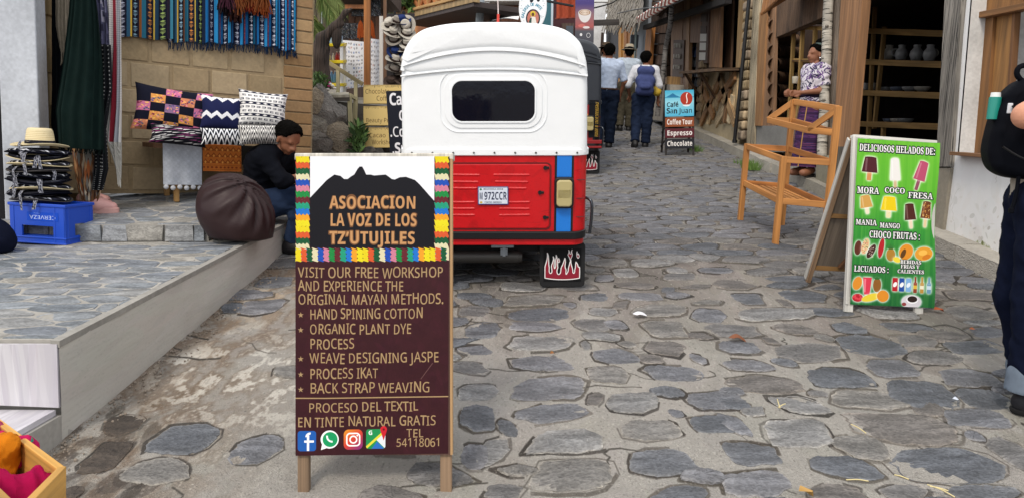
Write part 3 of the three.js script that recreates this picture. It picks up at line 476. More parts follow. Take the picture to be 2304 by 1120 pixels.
// cushions
{
  const tile = (draw, w = 256, h = 256) => ctex(w, h, draw);
  const checker = tile((c, w, h) => { reseed(51); c.fillStyle = '#0e1020'; c.fillRect(0, 0, w, h); const n = 5, s = w / n; for (let j = 0; j < n; j++) for (let i = 0; i < n; i++) if ((i + j) % 2 === 0 && !(i === 0 && j === 0)) { c.fillStyle = pick(['#b5688a', '#c07a5a', '#8a6a8a', '#c26a86', '#c98a4a']); c.fillRect(i * s, j * s, s, s); for (let k = 0; k < 26; k++) { c.fillStyle = pick(['#e09a6a', '#5a4a7a', '#d87a9a', '#7a2a4a', '#e2b25a', '#42506a']); oval(c, i * s + rr(4, s - 4), j * s + rr(4, s - 4), rr(2, 8), rr(1, 4), rr(0, 3)); } } });
  const zig = (cols, amp, per, bh) => tile((c, w, h) => { let y = -bh, i = 0; while (y < h + 40) { c.fillStyle = cols[i % cols.length]; c.beginPath(); c.moveTo(0, y); for (let x = 0; x <= w; x += 4) c.lineTo(x, y + amp * (Math.abs(((x / per) % 1) - 0.5) * 2 - 0.5) * 2 + 2 * Math.sin(x)); c.lineTo(w, h + 60); c.lineTo(0, h + 60); c.fill(); y += bh; i++; } });
  const ikat = (base, ink, rows) => tile((c, w, h) => { c.fillStyle = base; c.fillRect(0, 0, w, h); c.fillStyle = ink; const rh = h / rows; for (let r = 0; r < rows; r++) { const y = r * rh; if (r % 3 === 0) { c.fillRect(0, y + rh * 0.15, w, rh * 0.7); c.fillStyle = base; for (let i = 0; i < 7; i++) { poly(c, [[i * 40 + 4, y + rh / 2], [i * 40 + 18, y + rh * 0.25], [i * 40 + 32, y + rh / 2], [i * 40 + 18, y + rh * 0.75]]); } c.fillStyle = ink; } else for (let i = 0; i < 9; i++) { const x = i * 30 + (r % 2) * 15; c.fillRect(x, y + rh * 0.3, 20, rh * 0.14); c.fillRect(x, y + rh * 0.6, 20, rh * 0.14); c.fillRect(x + (r % 2 ? 0 : 16), y + rh * 0.3, 5, rh * 0.4); } } });
  const flame = (bg, cols) => tile((c, w, h) => { reseed(57); c.fillStyle = bg; c.fillRect(0, 0, w, h); for (let i = 0; i < 60; i++) { c.fillStyle = i % 2 ? pick(cols) : bg; const y = (i * 37) % h, x = (i * 61) % w; poly(c, [[x - 46, y + 8], [x, y - 12], [x - 6, y], [x + 46, y - 10], [x, y + 12], [x + 6, y]]); } });
  function pillow(px, py, d, wpx, hpx, rot, yaw, pitch, th, tex, label, back) {
    const w = wpx / FOC * d, h = hpx / FOC * d, g = thing('cushion', label, 'cushion', at(px, py, d), new THREE.Quaternion().setFromEuler(new THREE.Euler(pitch, yaw, rot, 'YXZ')), 'cushions on the display bench');
    const f = (s) => (u, v) => { const a = u * 2 - 1, b = v * 2 - 1, e = Math.pow(Math.max(0, (1 - a * a) * (1 - b * b)), 0.42), x = a * (1 - 0.09 * (1 - b * b)), y = b * (1 - 0.09 * (1 - a * a)); return V(x * w / 2 * 1.05, y * h / 2 * 1.05, s * (th * e + 0.004 * Math.sin(a * 9 + b * 5) * e)); };
    part('cover', [sheet(f(1), 22, 22), sheet(f(-1), 16, 16)], print(tex, 0.95, { bumpMap: T.cloth, bumpScale: 0.0015 }), g);
  }
  const Y = 0.4;
  pillow(500, 308, 6.05, 88, 36, 0.02, Y, -0.2, 0.09, zig(['#e2e2e2', '#111420', '#d5d8dc', '#111420'], 66, 34, 62), 'flat black and white cushion with triangle pattern under the chevron cushion');
  pillow(400, 305, 6.0, 112, 42, -0.06, Y, -0.2, 0.1, flame('#14141c', ['#e6e4e2', '#8e3f72', '#d9d5d6']), 'flat black, white and purple flame patterned cushion under the patchwork cushion');
  pillow(583, 304, 6.1, 86, 42, 0.05, Y, -0.2, 0.1, zig(['#e4e2dc', '#15171f'], 70, 30, 40), 'flat cushion of close black and white waves behind the seated man');
  pillow(387, 250, 6.1, 152, 98, -0.1, Y, -0.12, 0.11, checker, 'dark patchwork cushion with pink and orange squares, largest and leftmost');
  pillow(498, 256, 6.2, 88, 74, -0.04, Y, -0.15, 0.09, zig(['#1a1f44', '#dfe0e4', '#1a1f44', '#1a1f44'], 16, 64, 34), 'navy cushion with white chevron bands in the middle of the bench');
  pillow(590, 247, 6.3, 100, 78, -0.05, Y, -0.15, 0.1, ikat('#e0dfdc', '#1c1f34', 9), 'white ikat cushion with black chain pattern at the right end of the bench');
}
// clothes hanging between the pillar and the wall
{
  reseed(61);
  const D = 5.85;
  const drape = (name, label, cat, m, pts, folds, amp, zr = 0.5, kids) => {
    // pts: rows [px left, px right, py] from top to bottom
    const rows = pts.map(([a, b, y, d = D]) => [at(a, y, d), at(b, y, d)]), c0 = rows[0][0].clone().lerp(rows[0][1], 0.5), t = thing(name, label, cat, c0, 0, 'clothes hanging on the porch'), ph = rr(0, 6);
    const f = (u, v) => { const k = (1 - v) * (rows.length - 1), i = Math.min(rows.length - 2, Math.floor(k)), e = k - i, l = rows[i][0].clone().lerp(rows[i + 1][0], e), r = rows[i][1].clone().lerp(rows[i + 1][1], e), a = u * Math.PI * 2, c = l.clone().lerp(r, 0.5), w = l.distanceTo(r) / 2, w2 = w * (1 + amp * Math.sin(a * folds + ph + v * 1.5) * (0.4 + 0.6 * (1 - v))); return c.add(V(Math.cos(a) * w2, 0, Math.sin(a) * (w2 * zr) + amp * 0.12 * Math.sin(a * folds * 2 + v * 5))).sub(c0); };
    part('cloth', [sheet(f, 90, 24)], m, t); if (kids) kids(t, f, c0); return t;
  };
  const fringe = (n, len, m, u0 = 0, u1 = 1) => (t, f) => { const s = []; for (let i = 0; i < n; i++) { const a = f(lerp(u0, u1, (i + rnd()) / n), 0.005); s.push([a, a.clone().add(V(rr(-0.015, 0.015), -rr(0.6, 1) * len, rr(-0.01, 0.01)))]); } part('fringe', strands(s, 0.0035), m, t); };
  const brownIkat = ctex(256, 512, (c, w, h) => { c.fillStyle = '#6b4a33'; c.fillRect(0, 0, w, h); for (let i = 0; i < 620; i++) { c.fillStyle = pick(['#8a6040', '#3a2a22', '#b08a62', '#54585a', '#c9b9a0', '#4c3526', '#7d7a74', '#a05a34']); const x = rr(0, w), y = rr(0, h), q = rr(2, 6), l = rr(14, 50); poly(c, [[x, y - l], [x + q, y], [x, y + l], [x - q, y]]); } });
  const dotted = ctex(128, 512, (c, w, h) => { c.fillStyle = '#15171b'; c.fillRect(0, 0, w, h); c.fillStyle = '#a8a8a4'; for (let y = 4; y < h; y += 12) for (let x = 4 + (y % 24 ? 6 : 0); x < w; x += 12) oval(c, x, y, 1.9, 1.9); });
  const mauve = ctex(128, 256, (c, w, h) => { c.fillStyle = '#50506a'; c.fillRect(0, 0, w, h); for (let i = 0; i < 200; i++) { c.fillStyle = pick(['#2a2a3c', '#6f6f88', '#9a98a8', '#343448']); const x = rr(0, w), y = rr(0, h); c.fillRect(x, y, rr(2, 5), rr(10, 40)); } });
  const striped = ctex(128, 512, (c, w, h) => { c.fillStyle = '#d2d0cc'; c.fillRect(0, 0, w, h); c.fillStyle = '#7a1f2c'; c.fillRect(w * 0.17, 0, w * 0.09, h); c.fillRect(w * 0.66, 0, w * 0.06, h); c.fillStyle = '#9a9da4'; c.fillRect(w * 0.04, 0, w * 0.12, h); c.fillRect(w * 0.5, 0, w * 0.14, h); for (let y = 0; y < h; y += 5) { c.fillStyle = 'rgba(0,0,0,0.14)'; c.fillRect(0, y, w, 2); } });
  drape('cream_shawl', 'cream fringed shawl hanging leftmost behind the dark green poncho', 'shawl', cloth('#9a9080'), [[126, 152, -60, 6], [128, 158, 60, 6], [138, 160, 120, 6]], 6, 0.12, 0.5, fringe(30, 0.1, cloth('#9a9080')));
  drape('navy_shawl', 'narrow dark navy cloth hanging in the corner by the side wall', 'shawl', cloth('#14191f'), [[118, 132, -60, 6.05], [120, 150, 200, 6.05], [118, 165, 330, 6.05]], 5, 0.15, 0.4);
  const tr = drape('patterned_trousers', 'brown patterned trousers hanging under the dark green poncho above the pink clogs', 'trousers', print(brownIkat, 0.95), [[160, 250, 90, 5.95], [168, 246, 250, 5.9], [166, 236, 330, 5.86], [172, 230, 400, 5.82], [182, 218, 452, 5.8]], 4, 0.1, 0.45);
  drape('mauve_shawl', 'grey mauve patterned shawl with white fringe right of the green poncho', 'shawl', print(mauve, 0.95), [[205, 232, -60, 5.88], [208, 244, 70, 5.88], [216, 248, 128, 5.88]], 5, 0.1, 0.5, fringe(40, 0.09, cloth('#b5b2ae')));
  drape('dotted_scarf', 'long black scarf with white dots hanging between poncho and striped shawl', 'scarf', print(dotted, 0.95), [[226, 246, 100, 5.8], [228, 250, 200, 5.8], [218, 236, 290, 5.78], [214, 240, 380, 5.76], [208, 228, 428, 5.76]], 3, 0.14, 0.4);
  drape('striped_shawl', 'white and grey knitted shawl with a dark red stripe nearest the block wall', 'shawl', print(striped, 0.95), [[238, 270, -60, 5.9], [242, 270, 110, 5.9], [238, 270, 240, 5.88], [232, 268, 322, 5.86]], 4, 0.09, 0.4, (t, f, c0) => {
    const s = []; for (let i = 0; i < 60; i++) { const a = f(rr(-0.2, 0.3), 0.01), b = at(268 + rr(-5, 3), rr(340, 424), 5.84).sub(c0); s.push([a, b]); } part('fringe', strands(s, 0.005), cloth('#b9b6ae'), t); });
  drape('green_poncho', 'large dark green poncho hanging in front of the other clothes', 'poncho', cloth('#12211f'), [[164, 206, -60, 5.75], [158, 216, 30, 5.72], [146, 224, 140, 5.7], [130, 226, 250, 5.68], [136, 226, 335, 5.68]], 6, 0.1, 0.5, fringe(46, 0.05, cloth('#101b1a')));
  // pink clogs
  const shape = (t) => { const P = []; for (let i = 0; i < 26; i++) { const a = i / 26 * 6.283, c = Math.cos(a), s = Math.sin(a); P.push(new THREE.Vector2(c * 0.14 + 0.01, s * (0.045 + 0.012 * c))); } return new THREE.Shape(P); };
  const clog = (px, py, label) => { const p = drop(px, py, floorUp), t = thing('clog', label, 'clog', p, 0.12, 'pink clogs');
    part('sole', [ext(shape(), 0.035, 0.01, 20).rotateX(-Math.PI / 2)], plain('#c99a92', 0.6), t);
    part('upper', [skinOf([[V(0.1, 0.05, 0), V(0.0, 0.06, 0), 0.035, 0.044], [V(0.0, 0.06, 0), V(-0.09, 0.05, 0), 0.04, 0.036], [V(-0.02, 0.07, 0), V(-0.05, 0.12, 0), 0.036, 0.03, true]], 0.008)], plain('#cf9c96', 0.55), t); };
  clog(222, 478, 'pink clog nearest the camera under the patterned trousers'); clog(208, 462, 'pink clog farther back under the patterned trousers');
}
// blue crate with a stack of hats
{
  const c0 = drop(93, 549, floorLow), k = thing('beer_crate', 'blue plastic crate with upside down lettering carrying the stack of hats', 'crate', [c0.x, c0.y, c0.z - 0.13], -0.1);
  const l = loc(k), W = 0.425, H = l(90, 458, 0.13).y, Dd = 0.3, blue = plain('#1546b4', 0.42, { bumpMap: T.dents, bumpScale: 0.002 }), ink = plain('#8fa6d8', 0.6);
  const panel = (w, hw, hh, hy) => { const s = roundShape(w, H - 0.01, 0.012), h = new THREE.Path(); const x = hw / 2, y0 = hy - hh / 2, y1 = hy + hh / 2; h.moveTo(-x, y0); h.lineTo(-x, y1); h.lineTo(x, y1); h.lineTo(x, y0); s.holes.push(h); return ext(s, 0.012, 0.002, 4); };
  part('front_panel', [panel(W, 0.24, 0.085, -0.055).translate(0, H / 2, Dd / 2 - 0.012)], blue, k);
  part('back_panel', [panel(W, 0.24, 0.085, -0.055).translate(0, H / 2, -Dd / 2)], blue, k);
  for (const s of [-1, 1]) part('side_panel', [panel(Dd - 0.03, 0.1, 0.085, -0.04).rotateY(Math.PI / 2).translate(s * (W / 2 - 0.006) - 0.006, H / 2, 0)], blue, k);
  part('rim', [rbox(W + 0.02, 0.022, 0.02, 0.005, 0, H - 0.01, Dd / 2), rbox(W + 0.02, 0.022, 0.02, 0.005, 0, H - 0.01, -Dd / 2), rbox(0.02, 0.022, Dd, 0.005, W / 2, H - 0.01, 0), rbox(0.02, 0.022, Dd, 0.005, -W / 2, H - 0.01, 0)], blue, k);
  for (const y of [0.012, 0.05]) part('base_ledge', [rbox(W + 0.016, 0.012, Dd + 0.016, 0.004, 0, y, 0)], blue, k);
  for (const [x, z] of [[-W / 2 + 0.03, Dd / 2], [W / 2 - 0.08, Dd / 2], [W / 2, Dd / 2 - 0.03], [W / 2, -Dd / 2 + 0.03], [W / 2 - 0.005, Dd / 2 - 0.004]]) part('rib', [rbox(0.012, H - 0.02, 0.012, 0.003, x, H / 2, z)], blue, k);
  part('bottom', [box(W - 0.03, 0.01, Dd - 0.03, 0, 0.02, 0)], plain('#0c2250', 0.7), k);
  const bt = ctex(512, 128, (c, w, h) => { c.fillStyle = '#1546b4'; c.fillRect(0, 0, w, h); c.fillStyle = '#b7c4e6'; c.translate(w, h); c.rotate(Math.PI); fit(c, 'CERVEZA', 40, 80, 430, 56, { font: '', hand: 0.2 }); c.globalAlpha = 0.7; fit(c, 'marca', 300, 118, 100, 18, { font: '' }); });
  const a = l(55, 500, Dd / 2), b = l(135, 478, Dd / 2); part('lettering', [face(0.24, 0.062, (a.x + b.x) / 2, (a.y + b.y) / 2 + 0.004, Dd / 2 + 0.004)], print(bt, 0.5), k);
  // the hats
  const ribbon = ctex(256, 64, (c, w, h) => { c.fillStyle = '#14151d'; c.fillRect(0, 0, w, h); for (let i = 0; i < 40; i++) { c.fillStyle = pick(['#d8d8d8', '#c9cbd2', '#20222e', '#2a2c3c']); const x = i * 6.4; poly(c, [[x, rr(0, h)], [x + 5, rr(0, h)], [x + 9, rr(0, h)]]); } });
  const straw = ctex(512, 256, (c, w, h) => { c.fillStyle = '#d6c7a0'; c.fillRect(0, 0, w, h); for (let y = 0; y < h; y += 5) { c.fillStyle = y % 10 ? 'rgba(120,95,50,0.25)' : 'rgba(255,250,225,0.25)'; c.fillRect(0, y, w, 2); } for (let i = 0; i < 700; i++) { c.fillStyle = 'rgba(110,85,40,0.18)'; c.fillRect(rr(0, w), rr(0, h), rr(4, 14), 1); } });
  const tailM = print(ctex(64, 128, (c, w, h) => { c.fillStyle = '#8f9098'; c.fillRect(0, 0, w, h); for (let i = 0; i < 40; i++) { c.fillStyle = pick(['#1a1c26', '#22242f', '#8a8c96']); c.fillRect(rr(0, w), rr(0, h), rr(6, 20), rr(4, 16)); } }), 0.85);
  const edges = { cream: print(straw, 0.8, { color: '#fff8e4' }), straw: print(straw, 0.8, { color: '#d6b27c' }), rust: print(straw, 0.8, { color: '#a0593a' }), dark: cloth('#1b1d2a'), grey: cloth('#5d5a5a') };
  const hx = l(90, 440, 0).x, lathe = (pts) => strip(new THREE.LatheGeometry(pts.map(([a2, b2]) => new THREE.Vector2(a2, b2)), 48));
  const wave = (g, am, ph) => { const p = g.attributes.position; for (let i = 0; i < p.count; i++) { const x = p.getX(i), z = p.getZ(i), r = Math.hypot(x, z); if (r > 0.13) p.setY(i, p.getY(i) + am * (r - 0.12) / 0.09 * Math.cos(2 * Math.atan2(z, x) + ph)); } g.computeVertexNormals(); return g; };
  const ribbonD = ctex(256, 64, (c, w, h) => { c.fillStyle = '#12131c'; c.fillRect(0, 0, w, h); for (let i = 0; i < 60; i++) { c.fillStyle = pick(['#3a3c4c', '#8d909a', '#1e2030', '#23253a']); c.fillRect(rr(0, w), rr(0, h), rr(6, 30), rr(1, 4)); } });
  let i2 = 0; const hat = (y, kind, r, label, crown, off) => { i2++;
    const base = V(hx + off, y, 0.0).applyMatrix4(k.matrixWorld), t = thing('straw_hat', label, 'hat', base, rr(-0.3, 0.3), 'hats stacked on the blue crate'), ph = rr(0, 6), am = rr(0.008, 0.02);
    part('brim', [wave(lathe([[0.085, 0.008], [0.11, 0.0], [0.16, -0.006], [r, 0.004], [r, 0.009], [0.16, 0.0], [0.11, 0.006], [0.086, 0.014]]), am, ph)], edges[kind], t);
    if (crown) part('crown', [lathe([[0.093, 0.0], [0.091, 0.05], [0.083, 0.105], [0.074, 0.122], [0.05, 0.126], [0.02, 0.118], [0.0, 0.116]])], edges[kind], t);
    else part('crown', [lathe([[0.1, -0.004], [0.1, 0.02], [0.095, 0.035]])], edges[kind], t);
    part('ribbon', [crown ? lathe([[0.096, 0.002], [0.0985, 0.006], [0.0955, 0.034], [0.092, 0.036]]) : wave(lathe([[0.1, 0.006], [r - 0.022, 0.008], [r - 0.012, 0.016], [r - 0.02, 0.026], [0.1, 0.03]]), am, ph)], print(i2 % 2 ? ribbon : ribbonD, 0.8), t);
    // knot and tails that hang over the brim
    for (let i = 0; i < (crown ? 1 : 2); i++) { const an = rr(0.15, 0.85) * Math.PI, q = V(Math.cos(an), 0, Math.sin(an)), w = rr(0.008, 0.013), s = V(-q.z, 0, q.x), P = (rad, yy, o) => q.clone().multiplyScalar(rad).addScaledVector(s, o).setY(yy);
      part('ribbon_tail', [sheet((u, v) => { const o = (u - 0.5) * w * 2, kx = 1 - v; return P(lerp(0.1, r + 0.01, Math.min(1, kx * 1.5)), 0.022 - 0.075 * Math.max(0, kx - 0.5) * 2 * kx + 0.012 * Math.sin(kx * 5 + i), o + 0.03 * kx * (i ? 1 : -1)); }, 4, 12)], tailM, t); }
    return t;
  };
  reseed(71);
  const ys = H + 0.004;
  const stack = [['grey', 0.2, 'grey hat, lowest of the stack on the blue crate'], ['dark', 0.205, 'dark hat second from the bottom of the stack'], ['straw', 0.2, 'straw hat third from the bottom of the stack'], ['dark', 0.21, 'dark blue hat in the lower middle of the stack'], ['dark', 0.2, 'dark hat with pale ribbon tails in the middle of the stack'], ['grey', 0.205, 'grey hat just under the rust brimmed hat'], ['rust', 0.205, 'hat with a rust red brim in the stack'], ['straw', 0.2, 'tan straw hat third from the top of the stack'], ['dark', 0.21, 'dark brimmed hat directly under the cream top hat']];
  const yt = l(90, 326, 0).y; stack.forEach(([kd, r, lb], i) => hat(ys + 0.012 + (yt - ys - 0.03) * i / stack.length, kd, r, lb, false, rr(-0.012, 0.012)));
  hat(yt - 0.004, 'cream', 0.185, 'cream straw hat with black ribbon on top of the stack', true, 0.01);
}
// bean bag and the dark navy knee at the edge
{
  const p = drop(530, 541, floorLow), t = thing('bean_bag', 'large dark brown bean bag slumped on the porch step beside the seated man', 'bean bag', p);
  const S = 1 / FOC * -p.z, g = new THREE.SphereGeometry(1, 90, 64), P = g.attributes.position;
  for (let i = 0; i < P.count; i++) {
    let x = P.getX(i), y = P.getY(i), z = P.getZ(i); const h2 = (x * 0.5 + y * 0.78 + z * 0.38), a = Math.atan2(z - 0.38 * h2, x - 0.5 * h2);
    const crown = clamp((h2 - 0.15) / 0.85, 0, 1), w = 0.13 * crown * Math.sin(a * 11 + 3 * Math.sin(a * 2) + y * 6) * (1 - crown * 0.3) + 0.055 * crown * Math.sin(a * 23 + y * 9) * (1 - crown * 0.5) + 0.05 * (fbm(a / 6.283 + 0.5, y * 0.5 + 0.5, 6, 4, 3, 5) - 0.5);
    const r = 1 + w; x *= r; z *= r; y *= 1 + 0.06 * (fbm(x * 0.5 + 0.5, z * 0.5 + 0.5, 4, 4, 3, 9) - 0.5);
    if (y < -0.55) { y = -0.55 - (y + 0.55) * -0.25; x *= 1.02; }
    x += -0.22 * y + 0.05 * y * y;                                   // leans to the left at the top
    P.setXYZ(i, x * 84 * S, (y + 0.66) * 92 * S, z * 76 * S);
  }
  g.computeVertexNormals(); part('cover', [g], soft('#2b1a1b', { roughness: 0.5, specularIntensity: 0.6, bumpMap: T.dents, bumpScale: 0.01 }), t);
  const q = drop(-10, 566, floorLow), c = thing('trouser_knee', 'rounded dark navy trouser knee at the left edge in front of the crate', 'cushion', q);  // knee of a seated person, shaped as one rounded navy form
  const h = new THREE.SphereGeometry(1, 40, 30), H2 = h.attributes.position; for (let i = 0; i < H2.count; i++) { const n = 1 + 0.1 * (fbm(H2.getX(i) * 0.5 + 0.5, H2.getY(i) * 0.5 + 0.5, 4, 4, 3, 2) - 0.5); H2.setXYZ(i, H2.getX(i) * 0.12 * n, (H2.getY(i) * n + 1) * 0.115 + H2.getX(i) * -0.05, H2.getZ(i) * 0.13 * n); } h.computeVertexNormals();
  part('cover', [h], M.navy, c);
}
// wooden tray of textiles at the near left corner
{
  const A = at(136, 1052, 1.5), B = at(-60, 906, 1.95), C = at(40, 1150, 1.22);
  const t = thing('wooden_tray', 'open pine tray of colourful textiles at the near left corner', 'tray', A);
  const a = V(0, 0, 0), b = B.clone().sub(A), c = C.clone().sub(A), d = b.clone().add(c), dn = V(0, -0.055, 0), up = V(0, 1, 0), hh = 0.11, pine = wood('#d9a552');
  const board = (p, q) => slab([p.clone().add(V(0, -hh, 0)), q.clone().add(V(0, -hh, 0)), q, p], 0.016);
  for (const [p, q] of [[a, b], [a, c], [b, d], [c, d]]) part('side_board', [bar(p.clone().add(dn), q.clone().add(dn), 0.016, hh, V().crossVectors(q.clone().sub(p), up).normalize(), 0.002)], pine, t);
  part('bottom_board', [slab([a, b, d, c].map((p) => p.clone().add(V(0, -hh, 0))), 0.012, up)], pine, t);
  for (const p of [a, b, c, d]) { const w = p.clone().lerp(b.clone().add(c).multiplyScalar(0.5), 0.08), y = ground(w.x + A.x, w.z + A.z) - A.y; part('leg', [bar(V(w.x, y, w.z), V(w.x, -hh, w.z), 0.035, 0.035)], pine, t); }
  const m = (u, v) => A.clone().addScaledVector(b, u).addScaledVector(c, v);
  const stripeT = ctex(128, 128, (x, w, h) => { x.fillStyle = '#b01450'; x.fillRect(0, 0, w, h); ['#1d2340', '#d9c23a', '#2a8a70', '#e05a8a', '#1d2340', '#7a2a8a'].forEach((k, i) => { x.fillStyle = k; x.fillRect(0, 18 + i * 38, w, 14); for (let j = 0; j < 16; j++) poly(x, [[j * 16, 36 + i * 38], [j * 16 + 8, 30 + i * 38], [j * 16 + 16, 36 + i * 38]]); }); });
  stripeT.wrapS = stripeT.wrapT = THREE.RepeatWrapping; stripeT.repeat.set(5, 5);
  const crumple = (g, k, sd) => { const p = g.attributes.position, n = g.attributes.normal; for (let i = 0; i < p.count; i++) { const q = fbm(p.getX(i) * 2 + 5, p.getY(i) * 2 + p.getZ(i) * 1.4 + 5, 16, 16, 3, sd) - 0.5; p.setXYZ(i, p.getX(i) + n.getX(i) * q * k, p.getY(i) + n.getY(i) * q * k, p.getZ(i) + n.getZ(i) * q * k); } g.computeVertexNormals(); return strip(toCreasedNormals(g, 1.2)); };
  const roll = (u, v, r, L, mt, label, yaw, y = -0.05) => { const p = m(u, v); p.y += y; const s = thing('folded_textile', label, 'textile', p, yaw, 'textiles in the pine tray'); part('cloth', [crumple(skinOf([[V(-L, 0, 0), V(L, 0.01, 0), r, r * 0.8], [V(-L, -0.02, 0.03), V(L * 0.6, -0.02, 0.05), r * 0.8, r * 0.6]], 0.006), 0.05, Math.floor(u * 50))], mt, s); };
  roll(0.62, 0.45, 0.04, 0.07, print(stripeT, 0.95), 'magenta striped textile lying in the pine tray', 0.5, -0.05);
  roll(0.3, 0.66, 0.042, 0.06, cloth('#a81249'), 'plain magenta textile at the near end of the tray', 0.7, -0.07);
  roll(0.85, 0.5, 0.036, 0.05, cloth('#b84a6c'), 'pink textile at the far end of the tray', 0.2, -0.035);
  const p = m(0.5, 0.32), s = thing('knitted_hat', 'orange knitted piece hanging over the magenta textiles in the tray', 'knitwear', p);
  part('knit', [crumple(skinOf([[V(-0.03, -0.015, -0.02), V(0.012, -0.02, 0.0), 0.014, 0.02], [V(0.012, -0.02, 0), V(0.02, -0.085, 0.03), 0.022, 0.016]], 0.005), 0.03, 3)], cloth('#d9801c', { bumpScale: 0.003 }), s);
}
// ---------------------------------------------------------------- the three-wheeled taxis
const worn = ctex(512, 512, (c, w, h) => { reseed(91); c.fillStyle = '#f2f2f2'; c.fillRect(0, 0, w, h); for (let i = 0; i < 130; i++) { c.globalAlpha = rr(0.03, 0.1); c.fillStyle = pick(['#8a7a70', '#c9bdb4', '#6a5c54']); oval(c, rr(0, w), rr(0, h), rr(6, 60), rr(3, 22), rr(0, 3)); } for (let i = 0; i < 120; i++) { c.globalAlpha = rr(0.15, 0.55); c.strokeStyle = pick(['#5a3a36', '#d9d4d0', '#4a3a38']); c.lineWidth = rr(0.5, 1.6); const x = rr(0, w), y = rr(0, h); c.beginPath(); c.moveTo(x, y); c.lineTo(x + rr(-40, 40), y + rr(-8, 8)); c.stroke(); } for (let i = 0; i < 700; i++) { c.globalAlpha = rr(0.1, 0.5); c.fillStyle = pick(['#6a5a50', '#9a8c80', '#3a302c']); c.fillRect(rr(0, w), rr(0, h), rr(1, 2.5), rr(1, 2.5)); } });
worn.wrapS = worn.wrapT = THREE.RepeatWrapping; worn.repeat.set(1.1, 1.1);
function taxi(opt) {
  const t = thing(opt.name, opt.label, 'three-wheeler', opt.pos, ROADQ, 'three-wheeled taxis parked in the street'), W = 1.27;
  const C = opt.c, paint = plain(C.body, 0.32, { map: worn, bumpMap: T.dents, bumpScale: 0.006 }), top = plain(C.top, 0.5, { bumpMap: T.dents, bumpScale: 0.008 }), blk = plain('#0c0d10', 0.4), rubber = plain('#131416', 0.85), under = plain('#0e0e10', 0.9), blue = plain(C.stripe, 0.35);
  const VY = [1.5, 1.565], VK = [0.045, 0.1];
  const yb = 0.345, yh = 0.985, y1 = 1.755;                           // body sill, canopy hem, roof
  // lower body: plan outline with rounded rear corners, drawn upwards
  const plan = (w, z0, z1, r) => { const s = new THREE.Shape(); s.moveTo(-w / 2, z0); s.lineTo(-w / 2, z1 - r); s.absarc(-w / 2 + r, z1 - r, r, Math.PI, Math.PI / 2, true); s.lineTo(w / 2 - r, z1); s.absarc(w / 2 - r, z1 - r, r, Math.PI / 2, 0, true); s.lineTo(w / 2, z0); s.closePath(); return s; };
  const up = (g, y) => g.rotateX(Math.PI / 2).translate(0, y, 0);
  const tall = (w, z0, z1, r, a, b, bv = 0.006) => { const s = plan(w, z0, z1, r); return up(ext(s, b - a - 2 * bv, bv, 10), b - bv); };
  part('body', [tall(W, -0.85, 0, 0.11, yb + 0.09, yh), tall(W * 0.96, -2.0, -0.85, 0.05, yb + 0.04, yb + 0.16)], paint, t);
  part('sill', [tall(W - 0.02, -0.85, 0.004, 0.1, yb, yb + 0.05)], paint, t);
  part('bumper', [tall(W + 0.004, -0.3, 0.022, 0.1, yb + 0.045, yb + 0.1)], blk, t);
  // boot lid with its louvres, seam and hinges
  const lid = ext(roundShape(0.86, 0.445, 0.03), 0.008, 0.004, 6).translate(-0.055, yb + 0.345, -0.003), door = part('boot_lid', [lid], paint, t);
  part('seam', [ext((() => { const s = roundShape(0.885, 0.47, 0.035); s.holes.push(roundShape(0.868, 0.453, 0.03)); return s; })(), 0.004, 0, 6).translate(-0.055, yb + 0.345, -0.001)], plain(C.seam, 0.5), t);
  for (let i = 0; i < 6; i++) for (const s of [-1, 1]) { const y = yb + 0.495 - [0, 0.048, 0.092, 0.19, 0.235, 0.28][i], w = i < 3 ? 0.235 - i * 0.02 : 0.2, x = -0.055 + s * (i < 3 ? 0.17 : 0.19); part('louvre', [new THREE.CapsuleGeometry(0.011, w, 6, 10).rotateZ(Math.PI / 2 + rr(-0.015, 0.015)).scale(1, 1, 0.9).translate(x, y, 0.003)], paint, door); }
  for (const [x, y] of [[0.345, yb + 0.545], [0.345, yb + 0.2], [0.31, yb + 0.375]]) part('catch', [cyl(0.014, 0.014, 0.02, 0, 0, 0, 12).rotateX(Math.PI / 2).translate(x, y, 0.012), rbox(0.03, 0.018, 0.012, 0.004, x + 0.012, y, 0.012)], blk, door);
  for (const s of [-1, 1]) {
    part('stripe_edge', [box(0.13, yh - yb - 0.1, 0.004, s * 0.475, (yh + yb + 0.1) / 2, 0.0005)], blk, t);
    part('stripe', [box(0.1, yh - yb - 0.1, 0.004, s * 0.475, (yh + yb + 0.1) / 2, 0.003)], blue, t);
    const lamp = part('tail_lamp', [ext(roundShape(0.135, 0.215, 0.03), 0.03, 0.008, 8).translate(s * 0.475, yb + 0.375, 0.0)], blk, t);
    part('lens', [ext(roundShape(0.105, 0.182, 0.024), 0.022, 0.009, 8).translate(s * 0.475, yb + 0.375, 0.032)], plain('#b5a877', 0.25, { bumpMap: T.dents }), lamp);
    part('lens_panel', [ext(roundShape(0.09, 0.06, 0.004), 0.006, 0.002, 4).translate(s * 0.475, yb + 0.372, 0.055), ...[-1, 1].flatMap((a) => [-1, 1].map((b) => cyl(0.004, 0.004, 0.006, 0, 0, 0, 8).rotateX(Math.PI / 2).translate(s * 0.475 + a * 0.034, yb + 0.375 + b * 0.072, 0.056)))], plain('#cdb968', 0.2), lamp);
    for (let i = 0; i < 3; i++) part('crease', [rbox(0.07, 0.006, 0.012, 0.003, s * (W / 2 - 0.05), yb + 0.2 + i * 0.13, -0.012)], plain(C.seam, 0.4), t);
